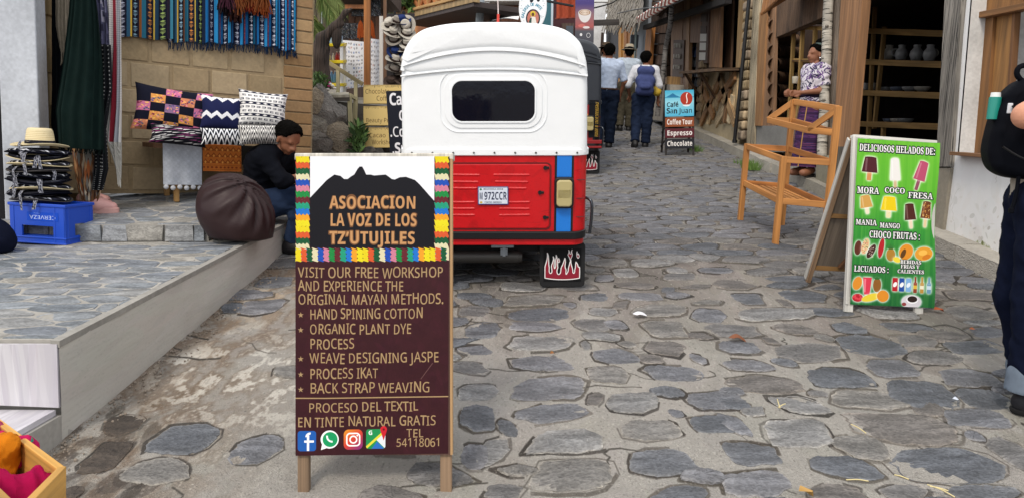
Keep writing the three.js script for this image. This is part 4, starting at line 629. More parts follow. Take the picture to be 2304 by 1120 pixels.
    part('fender_rail', [tube([V(s * (W / 2 + 0.0), yb + 0.32, -0.1), V(s * (W / 2 + 0.035), yb + 0.3, -0.07), V(s * (W / 2 + 0.04), yb + 0.18, -0.06), V(s * (W / 2 + 0.03), yb + 0.07, -0.06)], 0.011, 20, 8)], plain('#4a4e54', 0.25, { metalness: 0.8 }), t);
    part('fender', [new THREE.CylinderGeometry(0.33, 0.33, 0.12, 24, 1, true, 0, Math.PI).rotateZ(Math.PI / 2).rotateX(-Math.PI / 2).translate(s * (W / 2 - 0.04), 0.3, -0.42)], blk, t);
    const wheel = part('wheel', [new THREE.TorusGeometry(0.17, 0.058, 12, 30).rotateY(Math.PI / 2).translate(s * 0.54, 0.228, -0.42)], rubber, t);
    part('rim', [cyl(0.13, 0.13, 0.08, 0, 0, 0, 20).rotateZ(Math.PI / 2).translate(s * 0.54, 0.228, -0.42)], M.steel, wheel);
    const flap = part('mud_flap', [ext(roundShape(0.325, 0.325, 0.03), 0.012, 0.003, 6).rotateX(-0.05).translate(s * 0.478, 0.178, -0.1)], rubber, t);
    part('flame_print', [face(0.27, 0.24).scale(s, 1, 1).rotateX(-0.05).translate(s * 0.478, 0.178, -0.082)], print(flames, 0.7), flap);
  }
  part('chassis', [box(1.05, 0.1, 1.7, 0, 0.31, -1.0), box(0.9, 0.2, 0.5, 0, 0.28, -0.75)], under, t);
  part('axle', [cyl(0.03, 0.03, 1.05, 0, 0, 0).rotateZ(Math.PI / 2).translate(0, 0.23, -0.42), box(0.3, 0.18, 0.3, 0, 0.28, -0.5)], under, t);
  part('muffler', [cyl(0.045, 0.045, 0.52, 0, 0, 0, 20).rotateZ(Math.PI / 2).translate(-0.1, 0.23, -0.12), cyl(0.035, 0.045, 0.03, 0, 0, 0, 20).rotateZ(Math.PI / 2).translate(0.175, 0.23, -0.12)], plain('#3a3836', 0.5, { metalness: 0.5 }), t);
  part('bracket', [box(0.16, 0.03, 0.03, 0.05, 0.33, -0.06), box(0.02, 0.1, 0.03, 0.06, 0.3, -0.07), box(0.05, 0.05, 0.03, 0.06, 0.28, -0.08)], M.steel, t);
  // canopy: the rear view's outline drawn forward, with a rounded rear edge; cap and visor overlap it
  const H = yh, out = (k, y0, grow = 0) => {
    const half = [[0.632, H], [0.628, 1.2], [0.625, 1.36], [0.622, 1.45], [0.616, 1.53], [0.6, 1.6], [0.57, 1.67], [0.52, 1.735], [0.44, 1.785], [0.3, 1.815], [0.15, 1.826], [0, 1.828]].map(([x, y]) => [x + grow, y + grow]);
    const s = new THREE.Shape(), up2 = half.filter(([, y]) => y >= y0); const x0 = up2[0][0];
    s.moveTo(x0, k ? y0 - 0.0 : y0); s.splineThru(up2.slice(1).map(([x, y]) => new THREE.Vector2(x, y))); s.splineThru(up2.slice(0, -1).reverse().map(([x, y]) => new THREE.Vector2(-x, y)));
    if (k) { const n = 14; for (let i = 1; i < n; i++) { const u = i / n * 2 - 1; s.lineTo(u * x0, y0 + k * (1 - u * u)); } }
    s.closePath(); return s;
  };
  const roofArc = (g) => { const p = g.attributes.position; for (let i = 0; i < p.count; i++) { const z = p.getZ(i), y = p.getY(i); if (y > 1.3) p.setY(i, y + 0.012 * Math.sin(clamp((-z) / 1.9, 0, 1) * Math.PI) * (y - 1.3) / 0.45); } g.computeVertexNormals(); return strip(toCreasedNormals(g, 0.6)); };
  const can = part('canopy', [roofArc(ext(out(0, H), 0.9, 0.05, 30, 6).translate(0, 0, -0.95))], top, t);
  part('visor', [roofArc(ext(out(VK[0], VY[0], 0.006), 0.9, 0.03, 30, 4).translate(0, 0, -0.93 + 0.01))], top, t);
  part('roof_cap', [roofArc(ext(out(VK[1], VY[1], 0.012), 1.72, 0.05, 30, 6).translate(0, 0, -1.77 + 0.02))], top, t);
  part('welt', [tube([...Array(25)].map((_, i) => { const u = i / 12 - 1; return V(u * 0.618, VY[0] + VK[0] * (1 - u * u) - 0.002, 0.008); }), 0.007, 60, 6), tube([...Array(25)].map((_, i) => { const u = i / 12 - 1; return V(u * 0.6, VY[1] + VK[1] * (1 - u * u) - 0.002, 0.018); }), 0.006, 60, 6)], top, can);
  part('hem', [tall(W + 0.022, -0.85, 0.012, 0.1, yh - 0.012, yh + 0.03, 0.004)], top, t);
  for (let i = 0; i < 9; i++) part('stud', [ball(0.007, -0.56 + i * 0.14, yh + 0.008, 0.018, 1, 1, 0.6, 8)], plain('#4a4a44', 0.5), t);
  const wx = -0.005, wy = 1.335, ring = (w, h, r, wd) => { const s = roundShape(w, h, r); s.holes.push(roundShape(w - wd * 2, h - wd * 2, r - wd)); return s; };
  const win = part('rear_window', [ext(roundShape(0.56, 0.275, 0.075), 0.006, 0.002, 10).translate(wx, wy, 0.003)], plain('#0b0e1a', 0.07, { bumpMap: T.dents, bumpScale: 0.0025 }), t);
  part('window_border', [ext(ring(0.65, 0.355, 0.11, 0.045), 0.003, 0.0015, 12).translate(wx, wy, 0.002), ext(ring(0.575, 0.288, 0.08, 0.012), 0.004, 0.002, 12).translate(wx, wy, 0.008)], top, win);
  part('stitching', [ext(ring(0.72, 0.415, 0.13, 0.006), 0.003, 0.001, 12).translate(wx, wy, 0.001)], top, win);
  // cab: front screen, cowl, seat, front wheel
  part('front_cowl', [ext((() => { const s = new THREE.Shape(); s.moveTo(-0.55, 0.4); s.lineTo(-0.5, 1.0); s.lineTo(0.5, 1.0); s.lineTo(0.55, 0.4); s.quadraticCurveTo(0, 0.25, -0.55, 0.4); return s; })(), 0.22, 0.05, 8, 4).translate(0, 0, -2.3)], paint, t);
  for (const s of [-1, 1]) { part('screen_post', [bar(V(s * 0.5, 0.98, -2.15), V(s * 0.55, 1.68, -1.7), 0.04, 0.04)], blk, t); part('side_post', [bar(V(s * 0.61, 0.45, -0.95), V(s * 0.605, 1.62, -0.95), 0.035, 0.035)], blk, t); }
  part('seat', [rbox(1.05, 0.16, 0.45, 0.05, 0, 0.62, -0.75), rbox(1.05, 0.45, 0.1, 0.04, 0, 0.85, -0.42)], blk, t);
  const fw = part('wheel', [new THREE.TorusGeometry(0.17, 0.058, 12, 26).rotateY(Math.PI / 2).translate(0, 0.228, -2.15)], rubber, t); part('rim', [cyl(0.13, 0.13, 0.07, 0, 0, 0, 18).rotateZ(Math.PI / 2).translate(0, 0.228, -2.15)], M.steel, fw);
  return t;
}
const flames = ctex(512, 448, (c, w, h) => {
  c.fillStyle = '#101012'; c.fillRect(0, 0, w, h);
  const f = new Path2D('M20 400 L20 250 C30 190 60 150 50 60 C80 110 60 190 80 260 C70 330 90 350 110 330 C130 290 90 250 120 200 C130 160 140 150 130 110 C165 160 130 220 150 270 C165 260 170 230 165 170 C160 140 175 130 170 90 C200 150 185 200 195 260 C170 310 190 360 215 350 C250 320 225 280 250 240 C260 220 270 190 290 130 C310 190 280 220 300 270 C315 280 300 330 310 350 C350 300 330 290 345 240 C360 200 350 190 372 160 C365 220 400 250 400 320 C410 350 430 330 425 290 C440 250 430 240 440 180 C480 220 460 260 490 250 C494 290 494 350 492 400 C380 430 140 430 20 400 Z');
  c.fillStyle = '#8d2334'; c.fill(f); c.strokeStyle = '#e9e6e4'; c.lineWidth = 13; c.lineJoin = 'round'; c.stroke(f);
  for (const p of ['M340 20 C350 60 330 70 330 90 C345 110 355 130 362 160 C372 125 392 105 388 70 C382 60 378 40 386 16 C372 40 372 52 372 72 C360 78 350 70 352 52 Z', 'M452 40 C446 80 446 110 466 130 C490 118 486 90 470 66 C474 92 458 96 452 40 Z', 'M205 130 C198 160 190 170 204 188 C222 186 226 160 205 130 Z']) { c.fillStyle = '#8d2334'; c.fill(new Path2D(p)); c.lineWidth = 9; c.stroke(new Path2D(p)); }
});
const rearAt = onGround(1115, 657);
const redTaxi = taxi({ name: 'red_taxi', label: 'red three-wheeled taxi with white canvas top parked behind the brown sign board', pos: rearAt, c: { body: '#cf0f18', top: '#eef1f3', stripe: '#1c78d4', seam: '#5e0a0f' } });
{
  const tx = ctex(512, 300, (c, w, h) => { c.fillStyle = '#d3dae6'; c.fillRect(0, 0, w, h); c.strokeStyle = '#2a3a78'; c.lineWidth = 16; c.strokeRect(6, 6, w - 12, h - 12); c.fillStyle = '#252c48'; fit(c, 'GUATEMALA 2020', 120, 52, 270, 26, { font: 'bold' }); fit(c, 'M', 24, 214, 62, 116, {}); fit(c, '972CCR', 106, 218, 382, 130, {}); fit(c, 'CENTRO AMERICA', 110, 276, 290, 28, {}); c.fillStyle = '#3f7a5a'; oval(c, 50, 44, 20, 18); c.fillStyle = '#c9a94a'; oval(c, 54, 262, 22, 18); c.fillStyle = '#1c1c20'; oval(c, 110, 40, 16, 9); oval(c, 410, 40, 16, 9); });
  const l = loc(redTaxi), a = l(1075, 461, 0.02), b = l(1144, 420, 0.02), plate = part('licence_plate', [ext(roundShape(b.x - a.x, b.y - a.y, 0.008), 0.004, 0.001, 4).translate((a.x + b.x) / 2, (a.y + b.y) / 2, 0.016)], M.steel, redTaxi);
  part('plate_print', [face(b.x - a.x - 0.002, b.y - a.y - 0.002, (a.x + b.x) / 2, (a.y + b.y) / 2, 0.0225)], print(tx, 0.5), plate);
  const q = l(1120, 73, -0.25), top = l(1119, -22, -0.25);
  const ant = part('antenna', [cyl(0.03, 0.012, 0.045, q.x, q.y + 0.0, -0.25), cyl(0.032, 0.032, 0.006, q.x, q.y - 0.024, -0.25)], plain('#d9d9d9', 0.5), redTaxi);
  part('antenna_rod', [tube([V(q.x, q.y + 0.02, -0.25), V(q.x + 0.004, q.y + 0.12, -0.25)], 0.009, 8, 8)], plain('#c23a2c', 0.5), ant); part('antenna_tip', [tube([V(q.x + 0.004, q.y + 0.12, -0.25), V(q.x + 0.0, top.y, -0.25)], 0.004, 8, 6)], plain('#d8c9c6', 0.5), ant);
}
{
  const p = onGround(1246, 396);
  const dark = taxi({ name: 'black_taxi', label: 'black three-wheeled taxi half hidden behind the white canvas top', pos: p, c: { body: '#14151a', top: '#2b3038', stripe: '#8d1c20', seam: '#8d1c20' } });
  const tx = ctex(128, 512, (c, w, h) => { c.fillStyle = '#14151a'; c.fillRect(0, 0, w, h); c.translate(88, 20); c.rotate(Math.PI / 2); c.fillStyle = '#c9a23c'; fit(c, 'Bendición', 0, 0, 300, 62, { font: 'italic', family: 'serif', hand: 0.6 }); fit(c, '& Reina', 320, 0, 160, 56, { font: 'italic', family: 'serif', hand: 0.6 }); });
  part('script_print', [face(0.13, 0.5, 0.53, 0.78, 0.012)], print(tx, 0.5), dark);
  part('red_trim', [rbox(0.3, 0.05, 0.02, 0.006, 0.5, 0.47, 0.012), rbox(0.3, 0.03, 0.02, 0.006, 0.5, 0.4, 0.02)], plain('#8d1c20', 0.4), dark);
  part('amber_lamp', [rbox(0.05, 0.14, 0.03, 0.01, 0.43, 0.78, 0.02)], plain('#c98a2a', 0.3), dark);
}

// ---------------------------------------------------------------- sign boards
// a folding board: front face between four pixels standing at depth d, back panel opening away from the viewer
function easel(name, label, group, footPx, topPx, opt) {
  const b = onGround(...footPx), tp = onPlane(...topPx, V(0, 0, b.z - opt.lean), V(0, 0, 1));
  const Yd = V(0, tp.y - b.y, tp.z - b.z); Yd.x = (opt.tiltX ?? -SX) * 0 + (tp.x - b.x);
  const q = frame(opt.x ?? V(1, SX, 0), Yd), t = thing(name, label, 'sign', b, q, group);
  return [t, loc(t), tp.distanceTo(b)];
}
{
  const [t, l, H] = easel('sign_board', 'tall brown hand painted sandwich board with mountain silhouette in the foreground', null, [840, 1112], [840, 352], { lean: 0.16 });
  const tl = l(664, 357), br = l(1012, 1024), W = br.x - tl.x, h = tl.y - br.y, cx = (tl.x + br.x) / 2;
  const S = 3, tx = ctex(1044, 2016, (c, w, hh) => {
    reseed(101); const X = (p) => (p - 664) * S, Y = (p) => (p - 352) * S;
    c.fillStyle = '#34141a'; c.fillRect(0, 0, w, hh);
    for (let i = 0; i < 500; i++) { c.globalAlpha = 0.08; c.fillStyle = pick(['#2c1014', '#58292e', '#4a2022']); oval(c, rr(0, w), rr(Y(590), hh), rr(5, 90), rr(3, 40), rr(0, 3)); } c.globalAlpha = 1;
    c.fillStyle = '#e0e2e6'; c.fillRect(X(697), 0, X(978) - X(697), Y(556));
    const cols = ['#d6c41c', '#c9522a', '#12502f', '#cfc9a4', '#1b49a8', '#c0758c', '#17803c', '#5e2028', '#1d9070', '#1d6cc0', '#dd9726', '#d8cc1e'];
    const zz = (x0, x1, y0, y1, th, vert) => { c.save(); c.beginPath(); c.rect(x0, y0, x1 - x0, y1 - y0); c.clip(); const n = Math.ceil(((vert ? x1 - x0 : y1 - y0)) / th) + 1; for (let i = -1; i < n; i++) { c.fillStyle = cols[(i + 24) % 12]; c.beginPath(); if (vert) { const x = x0 + i * th; c.moveTo(x, y0); for (let y = y0, k = 0; y <= y1; y += 14, k++) c.lineTo(x + (k % 2 ? 6 : -4) + rr(-2, 2), y); for (let y = y1, k = 0; y >= y0; y -= 14, k++) c.lineTo(x + th + (k % 2 ? 6 : -4) + 3, y); } else { const y = y0 + i * th; c.moveTo(x0, y); for (let x = x0, k = 0; x <= x1; x += 13, k++) c.lineTo(x, y + (k % 2 ? 6 : -4) + rr(-2, 2)); for (let x = x1, k = 0; x >= x0; x -= 13, k++) c.lineTo(x, y + th + (k % 2 ? 6 : -4) + 3); } c.fill(); } 
      for (let i = 0; i < 240; i++) { c.globalAlpha = 0.25; c.fillStyle = pick(['#fff', '#000', '#ffe27a']); c.fillRect(rr(x0, x1), rr(y0, y1), rr(2, 8), 2); } c.globalAlpha = 1; c.restore(); };
    zz(0, X(697), 0, Y(586), 39, false); zz(X(978), w, 0, Y(586), 39, false); zz(X(664), w, Y(556), Y(588), 38, true);
    c.fillStyle = '#0d0d15';
    const m = [[697, 445], [735, 405], [752, 393], [766, 396], [774, 403], [782, 403], [790, 397], [797, 393], [804, 381], [809, 375], [815, 375], [820, 384], [824, 393], [834, 393], [842, 395], [868, 393], [874, 397], [882, 403], [889, 404], [900, 399], [914, 398], [934, 405], [944, 414], [978, 452], [978, 556], [697, 556]];
    c.beginPath(); m.forEach(([x, y], i) => (i ? c.lineTo(X(x), Y(y)) : c.moveTo(X(x), Y(y)))); c.fill();
    const F = (s, x0, x1, yb, hgt, col, o = {}) => { c.fillStyle = col; fit(c, s, X(x0), Y(yb), X(x1) - X(x0), hgt * S, { hand: 0.6, ...o }); };
    const gold = '#b98a5c', tan = '#a08660';
    for (const [s, x0, x1, y] of [['ASOCIACION', 741, 938, 469], ['LA VOZ DE LOS', 741, 939, 508], ['TZ’UTUJILES', 740, 935, 548]]) { c.lineWidth = 1; F(s, x0, x1, y, 28, '#6e4a2e', { stroke: 7 }); reseed(101); F(s, x0, x1, y, 28, gold); }
    const L = (s, x0, x1, y, hgt = 23) => F(s, x0, x1, y, hgt, tan, { font: '', stroke: 1.3, strokeStyle: tan, hand: 1 });
    L('VISIT OUR FREE WORKSHOP', 670, 1000, 623); L('AND EXPERIENCE THE', 670, 910, 653); L('ORIGINAL MAYAN METHODS.', 670, 1001, 683); L('HAND SPINING COTTON', 696, 954, 716); L('ORGANIC PLANT DYE', 696, 928, 750); L('PROCESS', 696, 798, 783); L('WEAVE DESIGNING JASPE', 696, 991, 816); L('PROCESS IKAT', 696, 852, 850); L('BACK STRAP WEAVING', 696, 970, 883);
    L('PROCESO DEL TEXTIL', 693, 944, 926, 21); L('EN TINTE NATURAL GRATIS', 668, 984, 959, 22); L('TEL', 917, 956, 986, 19); L('54118061', 893, 996, 1007, 19);
    c.fillStyle = tan; for (const y of [707, 741, 806, 841, 875]) { const cx2 = X(676), cy = Y(y); c.beginPath(); for (let i = 0; i < 10; i++) { const a = -1.571 + i * 0.628, r = i % 2 ? 8 : 21; c.lineTo(cx2 + Math.cos(a) * r, cy + Math.sin(a) * r); } c.fill(); }
    c.fillRect(0, Y(893), w, 8);
    // four painted app emblems
    c.fillStyle = '#1d58a6'; rrect(c, X(669), Y(968), 126, 138, 20); c.fillStyle = '#f0f0f0'; c.fillRect(X(690), Y(978), 16, 106); c.beginPath(); c.strokeStyle = '#f0f0f0'; c.lineWidth = 15; c.arc(X(697), Y(982), 24, Math.PI, 4.9); c.moveTo(X(684), Y(992)); c.lineTo(X(706), Y(992)); c.stroke();
    c.fillStyle = '#f2f2f0'; oval(c, X(742), Y(988), 62, 62); poly(c, [[X(722), Y(1012)], [X(726), Y(992)], [X(740), Y(1006)]]); c.fillStyle = '#17935a'; oval(c, X(743), Y(988), 51, 51); c.strokeStyle = '#f2f2f0'; c.lineWidth = 12; c.beginPath(); c.arc(X(748), Y(981), 36, 1.5, 3.3); c.stroke(); 
    const ig = c.createLinearGradient(X(775), Y(965), X(815), Y(1012)); ig.addColorStop(0, '#dd9a2a'); ig.addColorStop(0.5, '#c9402e'); ig.addColorStop(1, '#7a2a7a'); c.fillStyle = ig; rrect(c, X(774), Y(966), 130, 138, 34); c.strokeStyle = '#f4f0ee'; c.lineWidth = 10; c.beginPath(); c.roundRect(X(781), Y(975), 88, 84, 22); c.stroke(); oval(c, X(796), Y(989), 23, 23, 0, false); c.fillStyle = '#f4f0ee'; oval(c, X(805), Y(980), 6, 6);
    c.save(); c.beginPath(); c.roundRect(X(825), Y(966), 132, 134, 18); c.clip(); c.fillStyle = '#1d8a4c'; c.fillRect(X(825), Y(966), 140, 140); c.fillStyle = '#d9dde2'; poly(c, [[X(848), Y(990)], [X(870), Y(970)], [X(870), Y(1012)]]); c.fillStyle = '#2a6ab8'; poly(c, [[X(836), Y(1012)], [X(850), Y(994)], [X(868), Y(1012)]]); c.strokeStyle = '#d8cf3c'; c.lineWidth = 16; c.beginPath(); c.moveTo(X(825), Y(1008)); c.lineTo(X(866), Y(972)); c.stroke(); c.restore();
    c.fillStyle = '#f0f0f0'; fit(c, 'G', X(830), Y(979), 30, 30, {}); c.fillStyle = '#c01f2c'; oval(c, X(865), Y(967), 23, 23); poly(c, [[X(857.5), Y(969)], [X(872.5), Y(969)], [X(865), Y(992)]]); c.fillStyle = '#6d0f18'; oval(c, X(865), Y(967), 8, 8);
    for (let i = 0; i < 90; i++) { c.globalAlpha = rr(0.08, 0.3); c.fillStyle = '#b9a08c'; const y = rr(Y(595), hh); c.fillRect(rr(0, w), y, rr(1, 3), rr(1, 4)); } c.globalAlpha = 0.35; c.strokeStyle = '#b9a090'; c.lineWidth = 5; c.beginPath(); c.moveTo(X(949), Y(854)); c.lineTo(X(976), Y(818)); c.stroke(); c.globalAlpha = 1;
  });
  const board = part('front_board', [box(W, h, 0.012, cx, (tl.y + br.y) / 2, -0.008)], wood('#5a4034'), t);
  part('painted_face', [quadFace(l(664, 1025, 0.0), l(1008, 1020, 0.0), l(1011, 352, 0.0), l(664, 352, 0.0))], print(tx, 0.55, { bumpMap: T.wood, bumpScale: 0.0006 }), board);
  const edge = wood('#b99468'), lx = [l(679, 700).x, l(1002, 700).x], ft = [l(679, 1122).y, l(1002, 1115).y];
  lx.forEach((x, i) => part('leg', [bar(V(x + (i ? 0.0 : -0.002), ft[i], -0.03), V(x, tl.y - 0.01, -0.03), 0.045, 0.03)], wood('#93795f'), t));
  part('side_edge', [box(0.012, h, 0.03, br.x + 0.004, (tl.y + br.y) / 2, -0.02)], edge, t);
  part('top_rail', [rbox(W + 0.02, 0.028, 0.06, 0.006, cx + 0.004, tl.y + 0.008, -0.035)], wood('#d9d4c8'), t);
  // back board, hinged at the top and opening away
  const R = (g) => g.translate(0, -tl.y, 0.06).rotateX(0.3).translate(0, tl.y, -0.06);
  part('back_board', [R(box(W * 0.84, h, 0.012, cx - W * 0.07, (tl.y + br.y) / 2, -0.06))], wood('#6b4a3a'), t);
  [lx[0], lx[1] - 0.085].forEach((x) => part('leg', [R(bar(V(x, ft[0] + 0.02, -0.085), V(x, tl.y - 0.01, -0.085), 0.045, 0.03))], wood('#93795f'), t));
  for (const q of [-1, 1]) part('hinge', [rbox(0.06, 0.012, 0.03, 0.004, cx + q * W * 0.3, tl.y + 0.006, -0.075)], M.steel, t);
}
{
  const b = onGround(2005, 706), z = b.z;
  const pTL = at(1930, 310, -z + 0.16), pTR = at(2112, 322, -z + 0.16), pBL = at(1912, 680, -z + 0.012), pBR = at(2099, 690, -z + 0.012);
  const X = pBR.clone().sub(pBL), Y = pTL.clone().add(pTR).sub(pBL).sub(pBR), q = frame(X, Y), t = thing('ice_cream_sign', 'green ice cream sandwich board with white wooden frame by the right kerb', 'sign', b, q), l = loc(t);
  const A = l(1912, 684), B = l(2099, 692), C = l(2112, 322), D = l(1929, 310);
  const tx = ctex(840, 1660, (c, w, h) => {
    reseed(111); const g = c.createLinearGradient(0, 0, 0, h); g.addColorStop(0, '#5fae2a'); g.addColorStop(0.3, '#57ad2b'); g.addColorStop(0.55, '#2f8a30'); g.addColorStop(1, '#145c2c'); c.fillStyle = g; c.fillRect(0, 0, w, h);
    for (let i = 0; i < 60; i++) { c.globalAlpha = 0.05; c.fillStyle = '#b6e56a'; c.fillRect(rr(0, w), 0, rr(4, 30), h); } c.globalAlpha = 1;
    // photo coordinates of the sign seen square on: x 0..186, y 0..370
    const s = w / 186, P = (x) => x * s, F = (str, x, y, wd, hg, o = {}) => { c.fillStyle = '#16241a'; fit(c, str, P(x), P(y), P(wd), P(hg), { stroke: 26, strokeStyle: '#12201a', family: 'serif', ...o }); c.fillStyle = '#f4f4f2'; fit(c, str, P(x), P(y), P(wd), P(hg), { family: 'serif', ...o }); };
    c.fillStyle = '#16241a';
    F('DELICIOSOS HELADOS DE:', 5, 27, 172, 15);
    const glow = (f) => { c.save(); c.shadowColor = '#fff'; c.shadowBlur = 26; f(); f(); c.restore(); };
    const pop = (x, y, w2, h2, col, stick, rot, nuts) => { c.save(); c.translate(P(x), P(y)); c.rotate(rot); glow(() => { c.fillStyle = stick; rrect(c, -P(w2 * 0.14), P(h2 * 0.4), P(w2 * 0.28), P(h2 * 0.5), 8); c.fillStyle = col; c.beginPath(); c.moveTo(-P(w2 * 0.5), P(h2 * 0.42)); c.lineTo(-P(w2 * 0.36), -P(h2 * 0.46)); c.quadraticCurveTo(0, -P(h2 * 0.54), P(w2 * 0.36), -P(h2 * 0.46)); c.lineTo(P(w2 * 0.5), P(h2 * 0.42)); c.closePath(); c.fill(); }); c.fillStyle = 'rgba(255,255,255,0.22)'; c.fillRect(-P(w2 * 0.3), -P(h2 * 0.4), P(w2 * 0.12), P(h2 * 0.75)); if (nuts) for (let i = 0; i < 60; i++) { c.fillStyle = pick(['#c98b3a', '#e6c27a', '#8a5220']); oval(c, P(rr(-w2 * 0.4, w2 * 0.4)), P(rr(-h2 * 0.42, h2 * 0.4)), 5, 4); } c.restore(); };
    pop(31, 58, 36, 38, '#4a1a22', '#c98a52', 0.04); pop(88, 66, 24, 54, '#e2e0dc', '#c9b08a', -0.06); pop(148, 66, 27, 48, '#b14a68', '#8a4a5a', 0.26);
    F('MORA', 4, 121, 50, 14); F('COCO', 66, 117, 47, 12); F('FRESA', 120, 126, 57, 13);
    pop(25, 140, 28, 30, '#c99a4e', '#e6dcc0', -0.2); pop(78, 142, 36, 34, '#e3c60e', '#e2d7a8', 0.02); pop(126, 158, 26, 40, '#4a2016', '#e2d0b4', -0.12); pop(163, 152, 24, 42, '#6a3a1c', '#d9c49a', 0.06, true);
    F('MANIA', 4, 191, 48, 12); F('MANGO', 59, 195, 46, 11); F('CHOCO FRUTAS :', 36, 218, 115, 15);
    const blob = (x, y, rx, ry, col, rot = 0) => { c.fillStyle = col; oval(c, P(x), P(y), P(rx), P(ry), rot); };
    glow(() => { blob(12, 242, 8, 16, '#5a2a1c', 0.1); blob(28, 238, 8, 18, '#d9b98a', 0.25); blob(42, 248, 7, 17, '#40211a', 0.5); blob(64, 240, 6, 22, '#b01c24', 0.15); blob(86, 254, 10, 14, '#a87a2a', 0); blob(100, 264, 9, 6, '#e6cf3a', 0.3); blob(120, 246, 15, 18, '#d88a22', 0.5); blob(160, 248, 20, 15, '#d9962c', -0.2); });
    for (let i = 0; i < 34; i++) { c.fillStyle = pick(['#7a2a3c', '#3a8a3a', '#d83a4a', '#e8e0d0']); oval(c, P(28 + rr(-6, 6)), P(238 + rr(-15, 15)), 4, 4); c.fillStyle = '#e6c9c0'; oval(c, P(42 + rr(-5, 5)), P(248 + rr(-13, 13)), 3, 3); }
    c.fillStyle = '#2f6a2a'; for (let i = -3; i < 4; i++) poly(c, [[P(84 + i), P(242)], [P(84 + i * 4), P(226 + Math.abs(i) * 2)], [P(87 + i), P(242)]]); blob(114, 250, 5, 11, '#5a3a12', 0.4); blob(158, 246, 10, 6, '#e9b44e', -0.2); blob(166, 255, 10, 5, '#c9761c', -0.4);
    F('LICUADOS :', 5, 294, 78, 13); F('BEBIDAS', 108, 272, 47, 8); F('FRIAS Y', 109, 282, 42, 8); F('CALIENTES', 102, 293, 60, 8);
    glow(() => { blob(14, 320, 10, 15, '#d88a2a', 0.3); c.fillStyle = '#d3364e'; poly(c, [[P(26), P(306)], [P(46), P(306)], [P(42), P(344)], [P(30), P(344)]]); blob(58, 322, 9, 16, '#8a5a22'); blob(16, 352, 12, 9, '#b01c2c'); blob(46, 350, 22, 8, '#e2c93a', -0.3); blob(72, 346, 13, 13, '#d98a26'); });
    c.fillStyle = '#2d6a2c'; for (let i = -3; i < 4; i++) poly(c, [[P(56 + i), P(310)], [P(57 + i * 4), P(294 + Math.abs(i) * 2)], [P(59 + i), P(310)]]); c.fillStyle = '#e87a8a'; c.fillRect(P(29), P(309), P(4), P(30)); for (let i = 0; i < 12; i++) blob(16 + rr(-9, 9), 352 + rr(-6, 6), 2.2, 2.2, '#d8404a');
    [['#b01c26', '#f0f0f0'], ['#1d4a9c', '#f0f0f0'], ['#7aa8d6', '#dfe8f2'], ['#8a3a22', '#d9b23c'], ['#b58a3a', '#e9e2c8'], ['#6a94b0', '#c4d6e2']].forEach(([a, b2], i) => { const x = 92 + i * 15; c.fillStyle = a; glow(() => { if (i < 3) rrect(c, P(x), P(304), P(12), P(30), 10); else { rrect(c, P(x + 2), P(312), P(8), P(24), 8); rrect(c, P(x + 4), P(300), P(4), P(14), 4); } }); c.fillStyle = b2; if (i < 3) oval(c, P(x + 6), P(319), P(4), P(6), 0.5); else c.fillRect(P(x + 2), P(319), P(8), P(8)); });
    glow(() => { blob(136, 356, 22, 15, '#cfccd2'); }); blob(138, 351, 13, 9, '#ecebee'); blob(138, 350, 11, 7, '#2a1c18'); blob(120, 362, 5, 4, '#8a3a3a');
  });
  const board = part('front_board', [slab([V(A.x - 0.008, A.y + 0.01, -0.006), V(B.x, B.y, -0.006), V(C.x, C.y, -0.006), V(D.x - 0.008, D.y + 0.008, -0.006)], 0.012, V(0, 0, 1))], wood('#d8d6d0'), t);
  const banner = sheet((u, v) => { const lo = V(A.x + 0.004, A.y, 0).lerp(V(B.x + 0.006, B.y, 0), u), hi = V(D.x + 0.004, D.y - 0.004, 0).lerp(V(C.x + 0.004, C.y - 0.002, 0), u), p = lo.lerp(hi, v); p.z = 0.004 + 0.004 * Math.sin(v * 9) * u + (u > 0.9 ? (u - 0.9) * 0.12 * Math.sin(v * 7 + 1) : 0); return p; }, 30, 40);
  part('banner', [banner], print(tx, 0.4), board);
  const white = wood('#dedcd4'), e = A.clone().lerp(D, 0.5);
  part('side_edge', [bar(V(A.x - 0.014, A.y - 0.002, -0.012), V(D.x - 0.016, D.y + 0.012, -0.012), 0.02, 0.03)], white, t);
  const lf = l(1912, 702), rf = l(2070, 714); for (const [f, px] of [[lf, 1917], [rf, 2072]]) part('leg', [bar(V(f.x, f.y, -0.02), V(f.x + 0.004, C.y - 0.1, -0.03), 0.055, 0.03)], white, t);
  part('top_rail', [bar(V(D.x - 0.02, D.y + 0.012, -0.03), V(C.x, C.y + 0.008, -0.03), 0.02, 0.05, V(0, 1, 0))], white, t);
  // back panel, opening away from the street corner
  const inv = t.matrixWorld.clone().invert(), bl = onGround(1818, 634).applyMatrix4(inv), bt = V(D.x - 0.01, D.y, -0.05), br = bl.clone().add(V(B.x - A.x, (B.y - A.y), 0)), btr = V(C.x, C.y, -0.05);
  const fr = (p, q2, w, tk, m, n) => part(n, [bar(p, q2, w, tk, V(1, 0, 0.1))], m, t);
  fr(bl, bt, 0.03, 0.05, wood('#a98a6c'), 'back_leg'); fr(br, btr, 0.03, 0.05, wood('#a98a6c'), 'back_leg');
  const at2 = (u, v) => bl.clone().lerp(br, u).lerp(bt.clone().lerp(btr, u), v);
  part('back_edge', [bar(bl.clone().add(V(-0.02, 0.03, 0.0)), bt.clone().add(V(-0.02, 0, 0)), 0.012, 0.045, V(1, 0, 0.1))], white, t);
  part('back_board', [slab([at2(0.04, 0.1), at2(0.96, 0.1), at2(0.96, 0.99), at2(0.04, 0.99)], 0.01, V(0, 0.3, -1))], wood('#8b7e70'), t);
